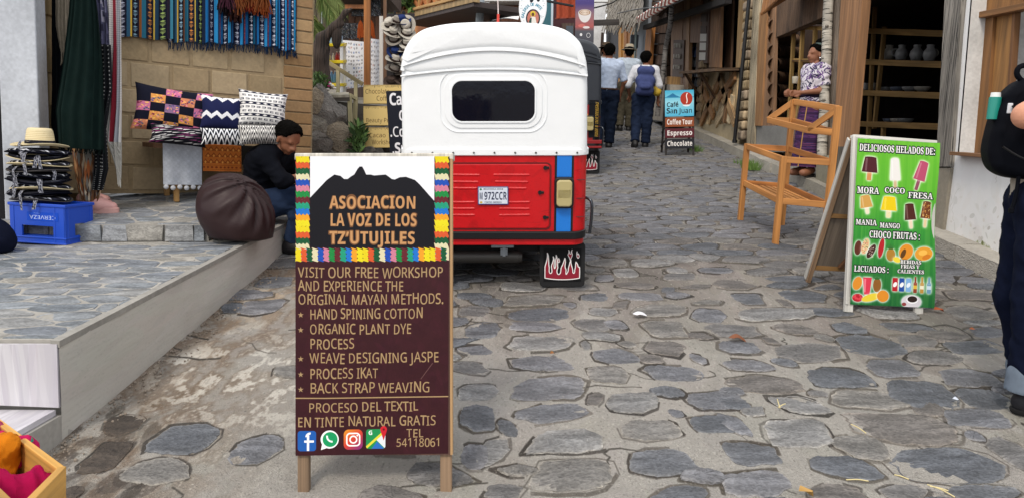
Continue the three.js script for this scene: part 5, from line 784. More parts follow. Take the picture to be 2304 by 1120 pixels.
  for (const v of [0.12, 0.5]) fr(at2(0.02, v), at2(0.98, v), 0.03, 0.05, wood('#96703f'), 'cross_rail');
  part('prop', [bar(at2(0.35, 0.12).add(V(0, 0, 0.02)), at2(0.75, 0.5).add(V(0, 0, 0.02)), 0.03, 0.03)], wood('#7a5233'), t);
}
// coffee signs farther up the street
function cafeSign(px, py, ptop, wpx, group, label, small) {
  const b = onGround(px, py), d = -b.z, t = thing('cafe_sign', label, 'sign', b, frame(V(1, SX + 0.02, small ? 0 : 0.12), V(0.05, 1, -0.16))), l = loc(t), W = wpx / FOC * d, H = l(px, ptop).y;
  const frameM = wood('#2a2422');
  for (const s of [-1, 1]) { part('leg', [bar(V(s * (W / 2 - 0.015), 0, -0.02), V(s * (W / 2 - 0.015), H, -0.02), 0.035, 0.03)], frameM, t); part('back_leg', [bar(V(s * (W / 2 - 0.015) - 0.05, -0.04, -0.5), V(s * (W / 2 - 0.015), H * 0.96, -0.06), 0.035, 0.03)], frameM, t); }
  part('spreader', [bar(V(-W / 2, H * 0.25, -0.03), V(-W / 2 - 0.04, H * 0.22, -0.4), 0.02, 0.02), bar(V(-W / 2, H * 0.45, -0.03), V(-W / 2 - 0.03, H * 0.42, -0.3), 0.02, 0.02)], frameM, t);
  const lab = (s, col, y, h, font = 'bold') => { const tx = ctex(420, 120, (c, w, hh) => { c.fillStyle = col; c.fillRect(0, 0, w, hh); c.fillStyle = '#ece8e4'; fit(c, s, 24, 90, w - 48, 66, { font, hand: 0.4 }); }); const bd = part('board', [rbox(W, h, 0.014, 0.003, 0, y, 0)], wood('#3a2a22'), t); part('lettering', [face(W - 0.006, h - 0.006, 0, y, 0.0085)], print(tx, 0.6), bd); };
  const h = H * 0.145;
  if (!small) {
    lab('Chocolate', '#23252b', H * 0.19, h); lab('Espresso', '#571f28', H * 0.35, h); lab('Coffee Tour', '#8b4a2a', H * 0.515, h);
    const tx = ctex(512, 512, (c, w, hh) => { const g = c.createLinearGradient(0, 0, 0, hh); g.addColorStop(0, '#3fa6c8'); g.addColorStop(0.45, '#8fd0e0'); g.addColorStop(1, '#4fb0d2'); c.fillStyle = g; c.fillRect(0, 0, w, hh); c.fillStyle = '#1f6f9a'; poly(c, [[20, 130], [90, 90], [140, 56], [190, 96], [260, 132]]); c.fillStyle = '#2a86ac'; c.fillRect(0, 132, w, 16); c.fillStyle = '#a8321c'; oval(c, 380, 170, 108, 130); c.strokeStyle = '#f4ede6'; c.lineWidth = 16; c.beginPath(); c.moveTo(400, 60); c.bezierCurveTo(350, 130, 420, 180, 380, 260); c.stroke(); c.fillStyle = '#dfe9ee'; c.beginPath(); c.ellipse(380, 288, 70, 34, 0, 0, Math.PI); c.fill(); c.fillStyle = '#16262e'; fit(c, 'Café', 30, 320, 210, 84, { font: '', hand: 0.6, stroke: 5, strokeStyle: '#16262e' }); fit(c, 'San Juan', 26, 450, 460, 96, { font: '', hand: 0.5, stroke: 5, strokeStyle: '#16262e' }); });
    const y0 = H * 0.6, bd = part('board', [rbox(W, H * 0.4, 0.014, 0.003, 0.0, y0 + H * 0.2, 0)], wood('#3a2a22'), t); part('picture_face', [face(W - 0.004, H * 0.4 - 0.004, 0.0, y0 + H * 0.2, 0.0085)], print(tx, 0.5), bd);
  } else { lab('Chocolate', '#23252b', H * 0.3, h * 1.5); lab('Espresso', '#4a1f22', H * 0.58, h * 1.5); lab('Coffee', '#2e2422', H * 0.86, h * 1.5); }
  return t;
}
cafeSign(1530, 352, 203, 64, null, 'blue topped cafe board with four signs standing by the right kerb up the street', false);
cafeSign(1424, 270, 204, 60, null, 'small dark coffee board half hidden behind the man with the backpack', true);
// ---------------------------------------------------------------- right side of the street
const FX = 3.8, fp = (px, py, off = 0) => onPlane(px, py, V(FX - off, 0, 0), V(-1, 0, 0));
const streetY = (z) => ground(3.6, z);
function house(name, label, cat, px, py, group) { const p = fp(px, py), t = thing(name, label, cat, p, 0, group); t.f = (a, b, off = 0) => fp(a, b, off).sub(t.position); return t; }
// a board whose front edges are given at its top and bottom
const board4 = (t, [a, b, y0, c, d, y1], off, th, m, name, parent = t) => part(name, [slab([t.f(c, y1, off), t.f(d, y1, off), t.f(b, y0, off), t.f(a, y0, off)], th, V(-1, 0, 0))], m, parent);
// kerb
{
  const k = thing('kerb', 'rough pale concrete kerb along the right edge of the cobbles', 'kerb', [3.6, streetY(-3), -3]); k.userData.kind = 'structure'; delete k.userData.category;
  reseed(131);
  const mats = ['#b5b0a4', '#aca79b', '#bbb6ab', '#a29d90'].map((c) => plaster(c, { bumpMap: T.grit, bumpScale: 0.015 }));
  for (let z = -3; z > -26;) {
    const L = rr(0.7, 1.5), y = ground(3.6, z - L / 2) - k.position.y, g = new THREE.BoxGeometry(0.62, 0.36, L - 0.012, 6, 3, 12), P = g.attributes.position;
    for (let i = 0; i < P.count; i++) { const x = P.getX(i), yy = P.getY(i), zz = P.getZ(i), e = Math.max(0, -x - 0.2) * 0.25; P.setXYZ(i, x + 0.02 * (fbm(zz * 0.3 + 3 + z, yy + 2, 6, 6, 3, 3) - 0.5), yy + SZ * (-zz) - (yy > 0 ? e * 0.5 : 0) + 0.02 * (fbm(zz * 0.4 + z, x + 2, 5, 5, 3, 7) - 0.5), zz); }
    g.computeVertexNormals();
    part('kerb_stone', [boxUV(g.toNonIndexed(), rr(0, 5), rr(0, 5)).translate(0.31 + rr(-0.012, 0.012), y - 0.03, z - L / 2 + 3)], pick(mats), k); z -= L;
  }
}
// white plastered house at the right edge
{
  const t = house('white_house', 'white plastered house with a wooden shutter window and mossy foot at the right edge', 'house', 2118, 545);
  const wt = ctex(1024, 1024, (c, w, h) => {
    reseed(141); c.fillStyle = '#dfe0e0'; c.fillRect(0, 0, w, h);
    for (let i = 0; i < 500; i++) { c.globalAlpha = rr(0.04, 0.16); c.fillStyle = pick(['#cfd0d0', '#ecebea', '#c4c3be', '#d6d2c8']); const y = h * (1 - rnd() ** 1.5 * 0.6); oval(c, rr(0, w), y, rr(6, 60), rr(4, 30), rr(0, 3)); }
    for (let i = 0; i < 300; i++) { c.globalAlpha = rr(0.1, 0.4); c.fillStyle = pick(['#9b9a92', '#b3afa5', '#8a877c', '#c7c1b2']); const y = h - rnd() ** 2 * 200; oval(c, rr(0, w), y, rr(2, 16), rr(2, 10), rr(0, 3)); }
    for (let i = 0; i < 420; i++) { c.globalAlpha = rr(0.15, 0.6); c.fillStyle = pick(['#5f6a30', '#6f7a3c', '#4a5226', '#7d8450']); const u = rr(0.62, 0.93); oval(c, w * u, h - 14 - rnd() ** 1.6 * 70 * Math.sin((u - 0.6) / 0.35 * 3.14), rr(2, 9), rr(2, 8), rr(0, 3)); }
    for (let i = 0; i < 60; i++) { c.globalAlpha = 0.4; c.strokeStyle = '#8f8c84'; c.lineWidth = 1.5; c.beginPath(); let x = rr(0, w), y = rr(h * 0.45, h); c.moveTo(x, y); for (let k = 0; k < 5; k++) c.lineTo(x += rr(-12, 12), y += rr(2, 18)); c.stroke(); } c.globalAlpha = 1;
  });
  const m = mat('#ffffff', { map: wt, bumpMap: T.plaster, bumpScale: 0.004, roughness: 0.9 });
  const base = (z) => ground(FX, z) - 0.05 - t.position.y, zN = 3.2, f = t.f, P = (a, b) => f(a, b);
  const sill = [f(2160, 346), f(2304, 362)], zs = sill[0].z, ys = sill[0].y, zFar = f(2118, 545).z;
  const wallUV = (pts) => { const g = sheet((u, v) => pts[0].clone().lerp(pts[1], u).lerp(pts[3].clone().lerp(pts[2], u), v), 4, 4), p = g.attributes.position, U = g.attributes.uv; for (let i = 0; i < p.count; i++) U.setXY(i, 1 - (p.getZ(i) - zFar) / 2.6, clamp((p.getY(i) - base(p.getZ(i) + t.position.z)) / 2.6, 0, 1)); return g; };
  const at3 = (z, y) => V(0, y, z), H = 3.4;
  part('lower_wall', [wallUV([at3(zN, base(zN + t.position.z)), at3(zFar, base(zFar + t.position.z)), at3(zFar, ys), at3(zN, ys)])], m, t);
  // the strip beyond the window leans a little like the old post beside it
  const tl = f(2174, 0), tr = f(2198, 0), bl = f(2133, 340), br = f(2160, 340);
  part('wall_strip', [wallUV([V(0, ys, br.z), V(0, ys, zFar), V(0, tl.y + 0.8, zFar - (zFar - tl.z) * 1.3), V(0, tr.y + 0.8, tr.z - 0.12)])], m, t);
  part('reveal', [slab([V(0, ys, br.z), V(0.13, ys, br.z), V(0.13, tr.y + 0.8, tr.z - 0.12), V(0, tr.y + 0.8, tr.z - 0.12)], 0.02, V(0, 0, 1))], M.white, t);
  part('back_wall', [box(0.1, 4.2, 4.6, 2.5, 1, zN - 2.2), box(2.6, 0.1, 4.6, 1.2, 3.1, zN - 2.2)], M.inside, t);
  part('side_wall', [box(2.4, 4.2, 0.1, 1.35, 1.0, zFar - 0.06)], M.white, t);
  const win = part('window', [slab([f(2190, 344, -0.13), f(2216, 345, -0.13), f(2240, -10, -0.13), f(2216, -10, -0.13)], 0.05, V(-1, 0, 0)), bar(f(2216, 34, -0.12), f(2420, -6, -0.12), 0.05, 0.1, V(0, 1, 0))], wood('#8d6236'), t);
  part('lintel_board', [slab([f(2218, 30, -0.128), f(2420, -12, -0.128), f(2420, -160, -0.128), f(2226, -120, -0.128)], 0.05, V(-1, 0, 0))], wood('#9a6c3a'), win);
  part('shutter', [slab([f(2214, 350, -0.16), f(2262, 352, -0.16), f(2287, 26, -0.16), f(2232, 40, -0.16)], 0.03, V(-1, 0, 0))], wood('#a3753f'), win);
  part('shutter_stile', [bar(f(2266, 352, -0.15), f(2290, 22, -0.15), 0.035, 0.05, V(0, 0, 1))], wood('#7e5530'), win);
  part('window_sill', [bar(f(2158, 346, 0.02), f(2420, 366, 0.02), 0.16, 0.03, V(1, 0, 0))], wood('#8a6340'), win);
}
// timber shop
const shop = house('timber_shop', 'rustic timber shop with dark open front and pottery shelves on the right', 'shop', 2110, 545);
{
  const t = shop, f = t.f; reseed(151);
  // the old grey post and its stone
  board4(t, [2130, 2168, -60, 2107, 2138, 375], 0.04, 0.12, old('#8f8a82', { bumpScale: 0.012 }), 'grey_post');
  board4(t, [2110, 2140, 378, 2100, 2118, 545], 0.03, 0.14, plaster('#968f80'), 'post_stone');
  board4(t, [1896, 1946, -60, 1876, 1912, 330], 0.06, 0.1, wood('#a67a54', { bumpScale: 0.004 }), 'brown_plank');
  board4(t, [1880, 1893, -60, 1862, 1876, 350], 0.03, 0.12, old('#8f8070'), 'side_plank');
  board4(t, [1876, 1912, 330, 1860, 1915, 425], 0.07, 0.14, old('#7b7468'), 'plank_foot');
  // low wall and threshold
  board4(t, [1692, 1776, 283, 1685, 1776, 342], 0.0, 0.2, plaster('#8b8a86', { bumpScale: 0.01 }), 'low_wall');
  board4(t, [1776, 2110, 400, 1776, 2110, 545], 0.0, 0.3, plaster('#8f8c84'), 'threshold');
  board4(t, [1905, 2112, 318, 1905, 2112, 420], 0.02, 0.06, old('#6b6459'), 'lower_board');
  // pale log post
  const a = f(1868, -60, 0.1), b = f(1850, 355, 0.1), pts = [...Array(12)].map((_, i) => a.clone().lerp(b, i / 11).add(V(0, 0, 0.012 * Math.sin(i * 1.7) + rr(-0.006, 0.006))));
  const log = part('log_post', [tube(pts, 0.058, 40, 14)], old('#c9c3b6', { bumpScale: 0.004 }), t);
  for (const [k, s] of [[3.2, 0.05], [5.4, -0.05], [7.6, 0.05], [9, -0.04]]) { const p = a.clone().lerp(b, k / 11); part('knot', [ball(0.022, p.x - 0.03, p.y, p.z + s * 1.1, 1, 0.8, 1, 10)], old('#bdb6a8'), log); }
  board4(t, [1838, 1862, 350, 1836, 1868, 450], 0.12, 0.16, plaster('#97927f'), 'post_stone');
  // roof beam, ceiling, floor, back wall: the shop is closed and so dark
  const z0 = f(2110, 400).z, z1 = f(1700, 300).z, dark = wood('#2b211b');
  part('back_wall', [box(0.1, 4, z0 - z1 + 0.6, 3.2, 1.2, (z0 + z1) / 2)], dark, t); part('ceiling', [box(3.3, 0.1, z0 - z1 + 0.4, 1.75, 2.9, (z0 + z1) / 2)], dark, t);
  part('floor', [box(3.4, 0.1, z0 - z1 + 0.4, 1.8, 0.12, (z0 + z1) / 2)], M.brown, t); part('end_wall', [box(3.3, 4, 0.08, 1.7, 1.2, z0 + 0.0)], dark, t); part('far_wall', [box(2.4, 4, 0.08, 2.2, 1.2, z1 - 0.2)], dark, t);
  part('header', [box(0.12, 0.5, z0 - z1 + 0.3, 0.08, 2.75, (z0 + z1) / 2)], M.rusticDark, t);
  // log side wall seen through the left opening
  for (let i = 0; i < 11; i++) { const p = f(1742, -30 + i * 29, -0.02), q = f(1800, -30 + i * 29 + 3, -1.0); part('wall_log', [tube([p, p.clone().lerp(q, 0.5).add(V(0, rr(-0.01, 0.01), 0)), q], 0.092 + rr(-0.006, 0.006), 12, 12)], pick([old('#86664a'), old('#795a40'), old('#947050')]), t); }
  board4(t, [1722, 1746, -20, 1714, 1740, 283], 0.0, 0.05, wood('#a07a5a'), 'jamb_plank');
  // tall shelf just inside the left opening
  const pine = wood('#d0a660');
  for (const [p, q] of [[[1788, 58], [1773, 330]], [[1808, 54], [1794, 300]], [[1836, 60], [1824, 330]], [[1856, 60], [1846, 330]]]) part('shelf_post', [bar(f(...p, -0.22), f(...q, -0.22), 0.055, 0.05, V(0, 0, 1))], pine, t);
  for (const y of [62, 135, 210, 288]) { part('shelf_rail', [bar(f(1786 - (y - 62) * 0.055, y, -0.24), f(1858, y + 2, -0.24), 0.05, 0.03, V(0, 1, 0))], pine, t); }
  for (const y of [135, 210]) part('shelf_board', [slab([f(1782, y, -0.2), f(1858, y, -0.2), f(1846, y - 4, -0.6), f(1790, y - 4, -0.6)], 0.02, V(0, 1, 0))], wood('#7a5a36'), t);
  // pottery shelves in the dark
  const o = -1.1, sm = wood('#a8844e');
  for (const [p, q] of [[[1972, -20], [1950, 400]], [[1992, 60], [1968, 290]], [[1990, 275], [1984, 400]]]) part('shelf_post', [bar(f(...p, o), f(...q, o), 0.05, 0.05, V(0, 0, 1))], sm, t);
  for (const y of [66, 136, 206, 276]) { part('shelf_rail', [bar(f(1915, y + 2, o + 0.03), f(2130, y + 10, o + 0.03), 0.075, 0.03, V(0, 1, 0))], sm, t); if (y > 66) part('shelf_board', [slab([f(1915, y - 4, o), f(2130, y + 3, o), f(2130, y + 3, o).add(V(0.45, 0, 0)), f(1915, y - 4, o).add(V(0.45, 0, 0))], 0.02, V(0, 1, 0))], wood('#3f3020'), t); }
  const lathe = (r, h, pr) => strip(new THREE.LatheGeometry(pr.map(([x, y]) => new THREE.Vector2(x * r, y * h)), 18));
  const glaze = [plain('#8a8b8c', 0.35), plain('#5d6472', 0.35), plain('#a8a49b', 0.4)];
  const putP = (px, py, kind, label, cat, grp) => { const p = fp(px, py, o - 0.12), q = thing(cat === 'jug' ? 'pottery_jug' : cat === 'mug' ? 'mug' : 'bowl', label, cat, p, rr(0, 6), grp); part('body', [kind === 0 ? lathe(0.08, 0.19, [[0, 0], [0.7, 0], [1, 0.35], [0.9, 0.6], [0.5, 0.82], [0.6, 1], [0.5, 1], [0.4, 0.82]]) : kind === 1 ? lathe(0.05, 0.1, [[0, 0], [0.9, 0], [1, 0.1], [1, 1], [0.92, 1], [0.9, 0.12], [0, 0.1]]) : lathe(0.1, 0.055, [[0, 0], [0.5, 0], [0.85, 0.5], [1, 1], [0.94, 1], [0.4, 0.2], [0, 0.15]])], pick(glaze), q); if (kind < 2) part('handle', [new THREE.TorusGeometry(kind ? 0.03 : 0.045, 0.008, 6, 14).translate(kind ? 0.055 : 0.075, kind ? 0.05 : 0.1, 0)], pick(glaze), q); };
  [1934, 2000, 2028, 2062, 2092].forEach((x, i) => putP(x, 132 + (x - 1934) * 0.03, 0, ['leftmost jug', 'second jug from the left', 'middle jug', 'second jug from the right', 'rightmost jug'][i] + ' on the top shelf of the dark shop', 'jug', 'jugs on the top shelf of the dark shop'));
  [1931, 1947, 1963].forEach((x, i) => putP(x, 203, 1, ['left white mug', 'middle white mug', 'right white mug'][i] + ' on the middle shelf of the dark shop', 'mug', 'mugs on the middle shelf of the dark shop'));
  [1992, 2020, 2048, 2076].forEach((x, i) => putP(x, 206, 2, ['leftmost glazed bowl', 'second glazed bowl from the left', 'second glazed bowl from the right', 'rightmost glazed bowl'][i] + ' on the middle shelf of the dark shop', 'bowl', 'bowls on the middle shelf of the dark shop'));
  [2004, 2021, 2038].forEach((x, i) => putP(x, 277, 2, ['left pale bowl', 'middle pale bowl', 'right pale bowl'][i] + ' on the lowest shelf of the dark shop', 'bowl', 'bowls on the lowest shelf of the dark shop'));
  // corrugated eave over the left opening
  const ea = f(1712, 32, 0.5), eb = f(1790, -42, 0.5);
  for (let i = 0; i < 9; i++) { const p = ea.clone().lerp(eb, i / 9), q = ea.clone().lerp(eb, (i + 0.9) / 9), r = V(0.5, 0.35, 0); part('roof_board', [slab([p, q, q.clone().add(r), p.clone().add(r)], 0.025, V(-0.5, 1, 0)), slab([p, q, q.clone().add(V(0.02, 0.22, 0)), p.clone().add(V(0.02, 0.22 + rr(-0.02, 0.02), 0))], 0.02, V(-1, 0, 0))], pick([wood('#b5793f'), wood('#a86c36'), wood('#9c6a3c')]), t); }
  // corner posts and the column of stacked logs
  board4(t, [1697, 1710, -40, 1680, 1696, 332], 0.04, 0.1, old('#c0b296'), 'weathered_post'); board4(t, [1710, 1726, 28, 1697, 1712, 283], 0.03, 0.1, wood('#a87c50'), 'brown_post');
  for (let i = 0; i < 15; i++) { const y = -10 + i * 22.5, x = 1690 - i * 1.0, p = f(x, y, 0.0); part('column_log', [rbox(0.22, 0.155 + rr(-0.01, 0.01), 0.3 + rr(-0.03, 0.03), 0.05, p.x + 0.02, p.y, p.z + rr(-0.02, 0.02))], pick([old('#c4ae8c'), old('#b39e7a'), old('#a89680')]), t); }
  part('downpipe', [tube([f(1690, -40, 0.16), f(1671, 150, 0.16), f(1653, 322, 0.16)], 0.032, 20, 10), cyl(0.042, 0.042, 0.05, ...f(1654, 318, 0.16).toArray())], M.black, t);
}
// coffee counter house
{
  const t = house('coffee_house', 'weathered timber coffee house with a cross braced counter beyond the black downpipe', 'house', 1600, 320), f = t.f; reseed(161);
  board4(t, [1570, 1672, 280, 1566, 1662, 330], 0.02, 0.2, plaster('#b8a98a', { bumpScale: 0.012 }), 'plaster_base');
  board4(t, [1480, 1568, 262, 1474, 1566, 310], 0.0, 0.2, plaster('#a39c8e'), 'plaster_base');
  // counter front: upright bark planks, then the two crossed braces and slanting boards
  for (let i = 0; i < 9; i++) { const x = 1575 + i * 9.4; board4(t, [x, x + 9, 162, x - 2, x + 7, 281], rr(0.0, 0.012), 0.04, pick([old('#e0c79c'), old('#d2b68a'), old('#ead8b4'), old('#bda27c')]), 'plank'); }
  for (const [a, b] of [[[1578, 278], [1624, 172]], [[1620, 172], [1655, 278]], [[1580, 190], [1606, 262]], [[1655, 170], [1618, 222]], [[1642, 200], [1630, 275]], [[1590, 172], [1580, 230]]]) part('brace', [bar(f(...a, 0.05), f(...b, 0.05), 0.16, 0.05, V(0, 0, 1))], pick([old('#a57c54'), wood('#a87a4c'), old('#bf9c70')]), t);
  const c0 = f(1573, 160, 0.02), c1 = f(1664, 152, 0.02), out = V(-0.42, -0.03, 0);
  part('counter_board', [slab([c0.clone().add(out), c1.clone().add(out), c1, c0], 0.05, V(0, 1, 0))], old('#7a6048'), t);
  for (const [a, b] of [[[1596, 276], [1608, 230]], [[1612, 278], [1634, 240]], [[1640, 276], [1650, 214]], [[1578, 246], [1592, 200]], [[1626, 214], [1646, 250]], [[1604, 200], [1616, 240]]]) part('brace', [bar(f(...a, 0.025), f(...b, 0.025), 0.2, 0.04, V(0, 0, 1))], pick([old('#dcc39a'), old('#cfae80'), old('#e6d2ac')]), t);
  for (const s of [0.12, 0.55]) { const p = c0.clone().lerp(c1, s); part('bracket', [bar(p.clone().add(V(-0.36, -0.07, 0)), p.clone().add(V(-0.02, -0.55, 0)), 0.06, 0.05, V(0, 0, 1))], old('#6b4d34'), t); }
  board4(t, [1665, 1676, -40, 1656, 1666, 152], 0.03, 0.08, wood('#a8895c'), 'window_post');
  for (let i = 0; i < 3; i++) { const x = 1598 + i * 8; board4(t, [x + 4, x + 11.5, -40, x - 2, x + 5.5, 152], 0.0, 0.05, pick([wood('#99704c'), wood('#a87c54'), wood('#8a6446')]), 'shutter_plank'); }
  board4(t, [1636, 1652, -40, 1630, 1644, 152], -0.25, 0.04, wood('#5d4029'), 'inner_plank');
  // picture column and its stone foot
  board4(t, [1581, 1597, 20, 1574, 1592, 142], 0.02, 0.04, wood('#5c4030'), 'picture_board');
  const pic = (i) => ctex(64, 64, (c, w, h) => { c.fillStyle = '#d6d4ce'; c.fillRect(0, 0, w, h); c.fillStyle = pick(['#4a5868', '#8a5a3a', '#3a3030']); c.fillRect(8, 14, 48, 26); c.fillStyle = '#6b6b66'; c.fillRect(8, 46, 48, 4); c.fillRect(8, 54, 30, 3); });
  [40, 66, 84, 104, 126].forEach((y, i) => { const x = 1586 - y * 0.05; part('picture', [slab([f(x - 6.5, y + 9, 0.035), f(x + 6.5, y + 9, 0.035), f(x + 7.2, y - 8, 0.035), f(x - 5.8, y - 8, 0.035)], 0.012, V(-1, 0, 0))], i < 2 ? wood('#4a3428') : plain('#cfcdc6', 0.7), t); });
  for (let i = 0; i < 7; i++) { const p = f(1580 - i * 0.7, 146 + i * 19, 0.0); part('column_log', [rbox(0.2, 0.17, 0.34, 0.05, p.x + 0.04, p.y, p.z)], pick([old('#c0a986'), old('#ab9474')]), t); }
  // door with bottles, plank walls with cups
  board4(t, [1550, 1576, 100, 1547, 1574, 262], -0.35, 0.05, M.inside, 'dark_back');
  board4(t, [1546, 1553, -30, 1541, 1548, 262], 0.0, 0.08, wood('#b58a5e'), 'door_post'); board4(t, [1552, 1580, -30, 1550, 1577, 96], -0.02, 0.06, wood('#92694a'), 'door_header');
  for (let i = 0; i < 4; i++) { const x = 1511 + i * 8.6; board4(t, [x + 1, x + 9.4, -30, x - 3, x + 5.4, 262], rr(-0.01, 0.01), 0.05, pick([wood('#8a6446'), wood('#9a7250'), wood('#7a583e')]), 'wall_plank'); }
  for (let i = 0; i < 3; i++) board4(t, [1570, 1600, -40, 1566, 1596, 160], -0.06 - i * 0.01, 0.03, M.rusticDark, 'wall_plank');
  board4(t, [1516, 1540, 90, 1513, 1537, 174], 0.03, 0.03, wood('#543b2b'), 'rack_board');
  for (let r = 0; r < 3; r++) for (let c = 0; c < 3; c++) { const p = f(1520 + c * 5.5 - r, 103 + r * 24, 0.06); part('cup', [cyl(0.028, 0.036, 0.1, p.x, p.y, p.z, 10)], plain('#b9b4aa', 0.5), t); }
  for (let r = 0; r < 4; r++) for (let c = 0; c < 4; c++) { const p = f(1553 + c * 6, 120 + r * 22, -0.2); part('bottle', [cyl(0.035, 0.035, 0.14, p.x, p.y - 0.02, p.z, 10), cyl(0.02, 0.012, 0.09, p.x, p.y + 0.09, p.z, 10)], r === 0 ? plain('#2c4a86', 0.3) : plain(pick(['#6d7278', '#4d535c', '#87888a']), 0.3), t); }
  for (const y of [130, 152, 174, 196]) part('bottle_shelf', [bar(f(1549, y, -0.2), f(1576, y, -0.2), 0.1, 0.02)], wood('#4a3626'), t);
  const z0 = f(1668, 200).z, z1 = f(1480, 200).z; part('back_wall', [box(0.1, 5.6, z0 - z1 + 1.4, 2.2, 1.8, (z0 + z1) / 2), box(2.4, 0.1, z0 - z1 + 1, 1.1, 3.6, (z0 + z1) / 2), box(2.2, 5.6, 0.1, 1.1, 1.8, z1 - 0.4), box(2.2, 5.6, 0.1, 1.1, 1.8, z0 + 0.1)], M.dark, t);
  // crooked trunk and the tiled eave
  part('crooked_post', [tube([f(1512, 16, 0.75), f(1508, 60, 0.7), f(1498, 110, 0.68), f(1494, 150, 0.7), f(1484, 215, 0.75), f(1480, 262, 0.75)], 0.055, 30, 10)], old('#8b8885'), t);
  const e0 = f(1438, 48, 0.8), e1 = f(1522, -4, 0.8), e2 = f(1560, -30, 0.8), up = V(0.95, 0.62, 0);
  part('roof', [slab([e0, e1, e2, e2.clone().add(up), e0.clone().add(up)], 0.06, V(-0.5, 1, 0))], plain('#17161a', 0.9), t);
  part('rafter_beam', [bar(f(1452, 62, 0.3), f(1640, 0, 0.3), 0.12, 0.12)], plain('#1d1a1a', 0.9), t);
  for (let i = 0; i < 26; i++) { const p = e0.clone().lerp(e1, i / 22); part('eave_tile', [cyl(0.055, 0.055, 0.16, 0, 0, 0, 8).rotateX(0.5).translate(p.x - 0.02, p.y + 0.02, p.z)], i % 2 ? plain('#d8d2cc', 0.7) : plain('#8a4a42', 0.7), t); }
}
// low curved wall by the coffee house
{
  const p = fp(1487, 268, 0.55), t = thing('low_rendered_wall', 'low rounded grey rendered wall behind the blue topped cafe board', 'wall', p), f = (a, b, o) => fp(a, b, o).sub(p);
  const pts = [[1464, 268], [1466, 215], [1474, 196], [1490, 190], [1508, 190], [1508, 276]].map(([a, b]) => f(a, b, 0.55)); part('body', [slab(pts, 0.3, V(-1, 0, 0))], plaster('#a7a094', { bumpScale: 0.01 }), t);
  single('wooden_box', [rbox(0.3, 0.32, 0.2, 0.01, ...fp(1514, 190, 0.4).toArray())], wood('#b58f5c'), 'small pale wooden box standing on the low rendered wall', 'box');
}
// farther up on the right
{
  let t = house('concrete_pillar', 'blue grey concrete pillar with cables beyond the tiled eave', 'pillar', 1445, 262);
  board4(t, [1436, 1462, -40, 1430, 1452, 262], 0.1, 0.5, plaster('#8f97a0'), 'shaft');
  part('conduit', [tube([t.f(1433, 0, 0.35), t.f(1431, 80, 0.35), t.f(1427, 180, 0.35)], 0.03, 12, 8)], plain('#8d9c98', 0.5), t); part('meter_box', [rbox(0.25, 0.42, 0.16, 0.03, ...t.f(1427, 94, 0.38).toArray())], plain('#4b5157', 0.5), t);
  t = house('log_house', 'dark log wall between the grey pillar and the crooked post', 'house', 1475, 262); reseed(171);
  for (let i = 0; i < 12; i++) board4(t, [1460, 1500, -20 + i * 24, 1460, 1500, 2 + i * 24], rr(-0.02, 0.02), 0.1, pick([old('#5b4434'), old('#6b5140'), old('#4e3b30')]), 'wall_log');
  board4(t, [1455, 1468, 55, 1446, 1458, 190], 0.2, 0.1, wood('#b5773a'), 'orange_post');
  t = house('thatched_house', 'house with shaggy grey thatched roof at the far end of the street', 'house', 1400, 260);
  for (let i = 0; i < 7; i++) board4(t, [1392 + i * 6.2, 1398 + i * 6.2, 40, 1392 + i * 6.2, 1398 + i * 6.2, 262], rr(-0.02, 0.04), 0.1, pick([wood('#c0812f'), wood('#b06f2a'), wood('#cf9440'), wood('#8a5a2c')]), 'wall_plank');
  board4(t, [1364, 1394, 40, 1364, 1394, 262], -0.2, 0.1, plain('#3b3d42', 0.9), 'dark_wall');
  const a = t.f(1362, 58, 1.1), b = t.f(1442, 52, 0.9), c = t.f(1446, -60, 0.0), d = t.f(1372, -40, 0.0);
  part('roof', [sheet((u, v) => a.clone().lerp(b, u).lerp(d.clone().lerp(c, u), v).add(V(0.1 * fbm(u, v, 9, 9, 3, 2), 0.14 * (fbm(u, v, 14, 14, 3, 5) - 0.5), 0)), 40, 20)], plaster('#8e8880', { bumpMap: T.grit, bumpScale: 0.06 }), t);
  const s = []; for (let i = 0; i < 420; i++) { const u = rnd(), v = rr(0, 0.9), p = a.clone().lerp(b, u).lerp(d.clone().lerp(c, u), v).add(V(0, 0.06, 0)); s.push([p, p.clone().add(V(rr(-0.12, 0.02), -rr(0.15, 0.4), rr(-0.12, 0.12)))]); } stuff(part('thatch', strands(s, 0.018), plain('#8a857d', 0.95), t));
  t = house('white_building', 'narrow white building at the far end of the street behind the walkers', 'building', 1356, 255);
  part('wall', [box(1.6, 8, 1.2, -0.9, 3.0, -1)], plaster('#dcdcdc'), t); part('door_post', [box(0.12, 4, 0.1, -1.8, 1.6, -0.35), box(0.1, 4, 0.1, -0.2, 1.6, -0.35)], M.dark, t);
  const bm = at(1321, 52, 21), bn = at(1390, 50, 22); single('wooden_beam', [bar(bm, bn, 0.16, 0.12, V(0, 1, 0))], wood('#5a5451'), 'grey horizontal beam sticking out below the thatched roof', 'beam');
  single('overhead_cable', [tube([at(1336, 18, 20), at(1360, 12, 20), at(1380, 5, 20), at(1400, -10, 20)], 0.02, 20, 6)], M.black, 'short black cable sagging under the white fascia', 'cable', 'overhead cables');
  single('overhead_cable', [tube([at(1390, 30, 20), at(1440, 20, 18), at(1500, 14, 16), at(1560, -10, 14)], 0.014, 20, 6)], M.black, 'long black cable running from the thatch to the tiled eave', 'cable', 'overhead cables');
}
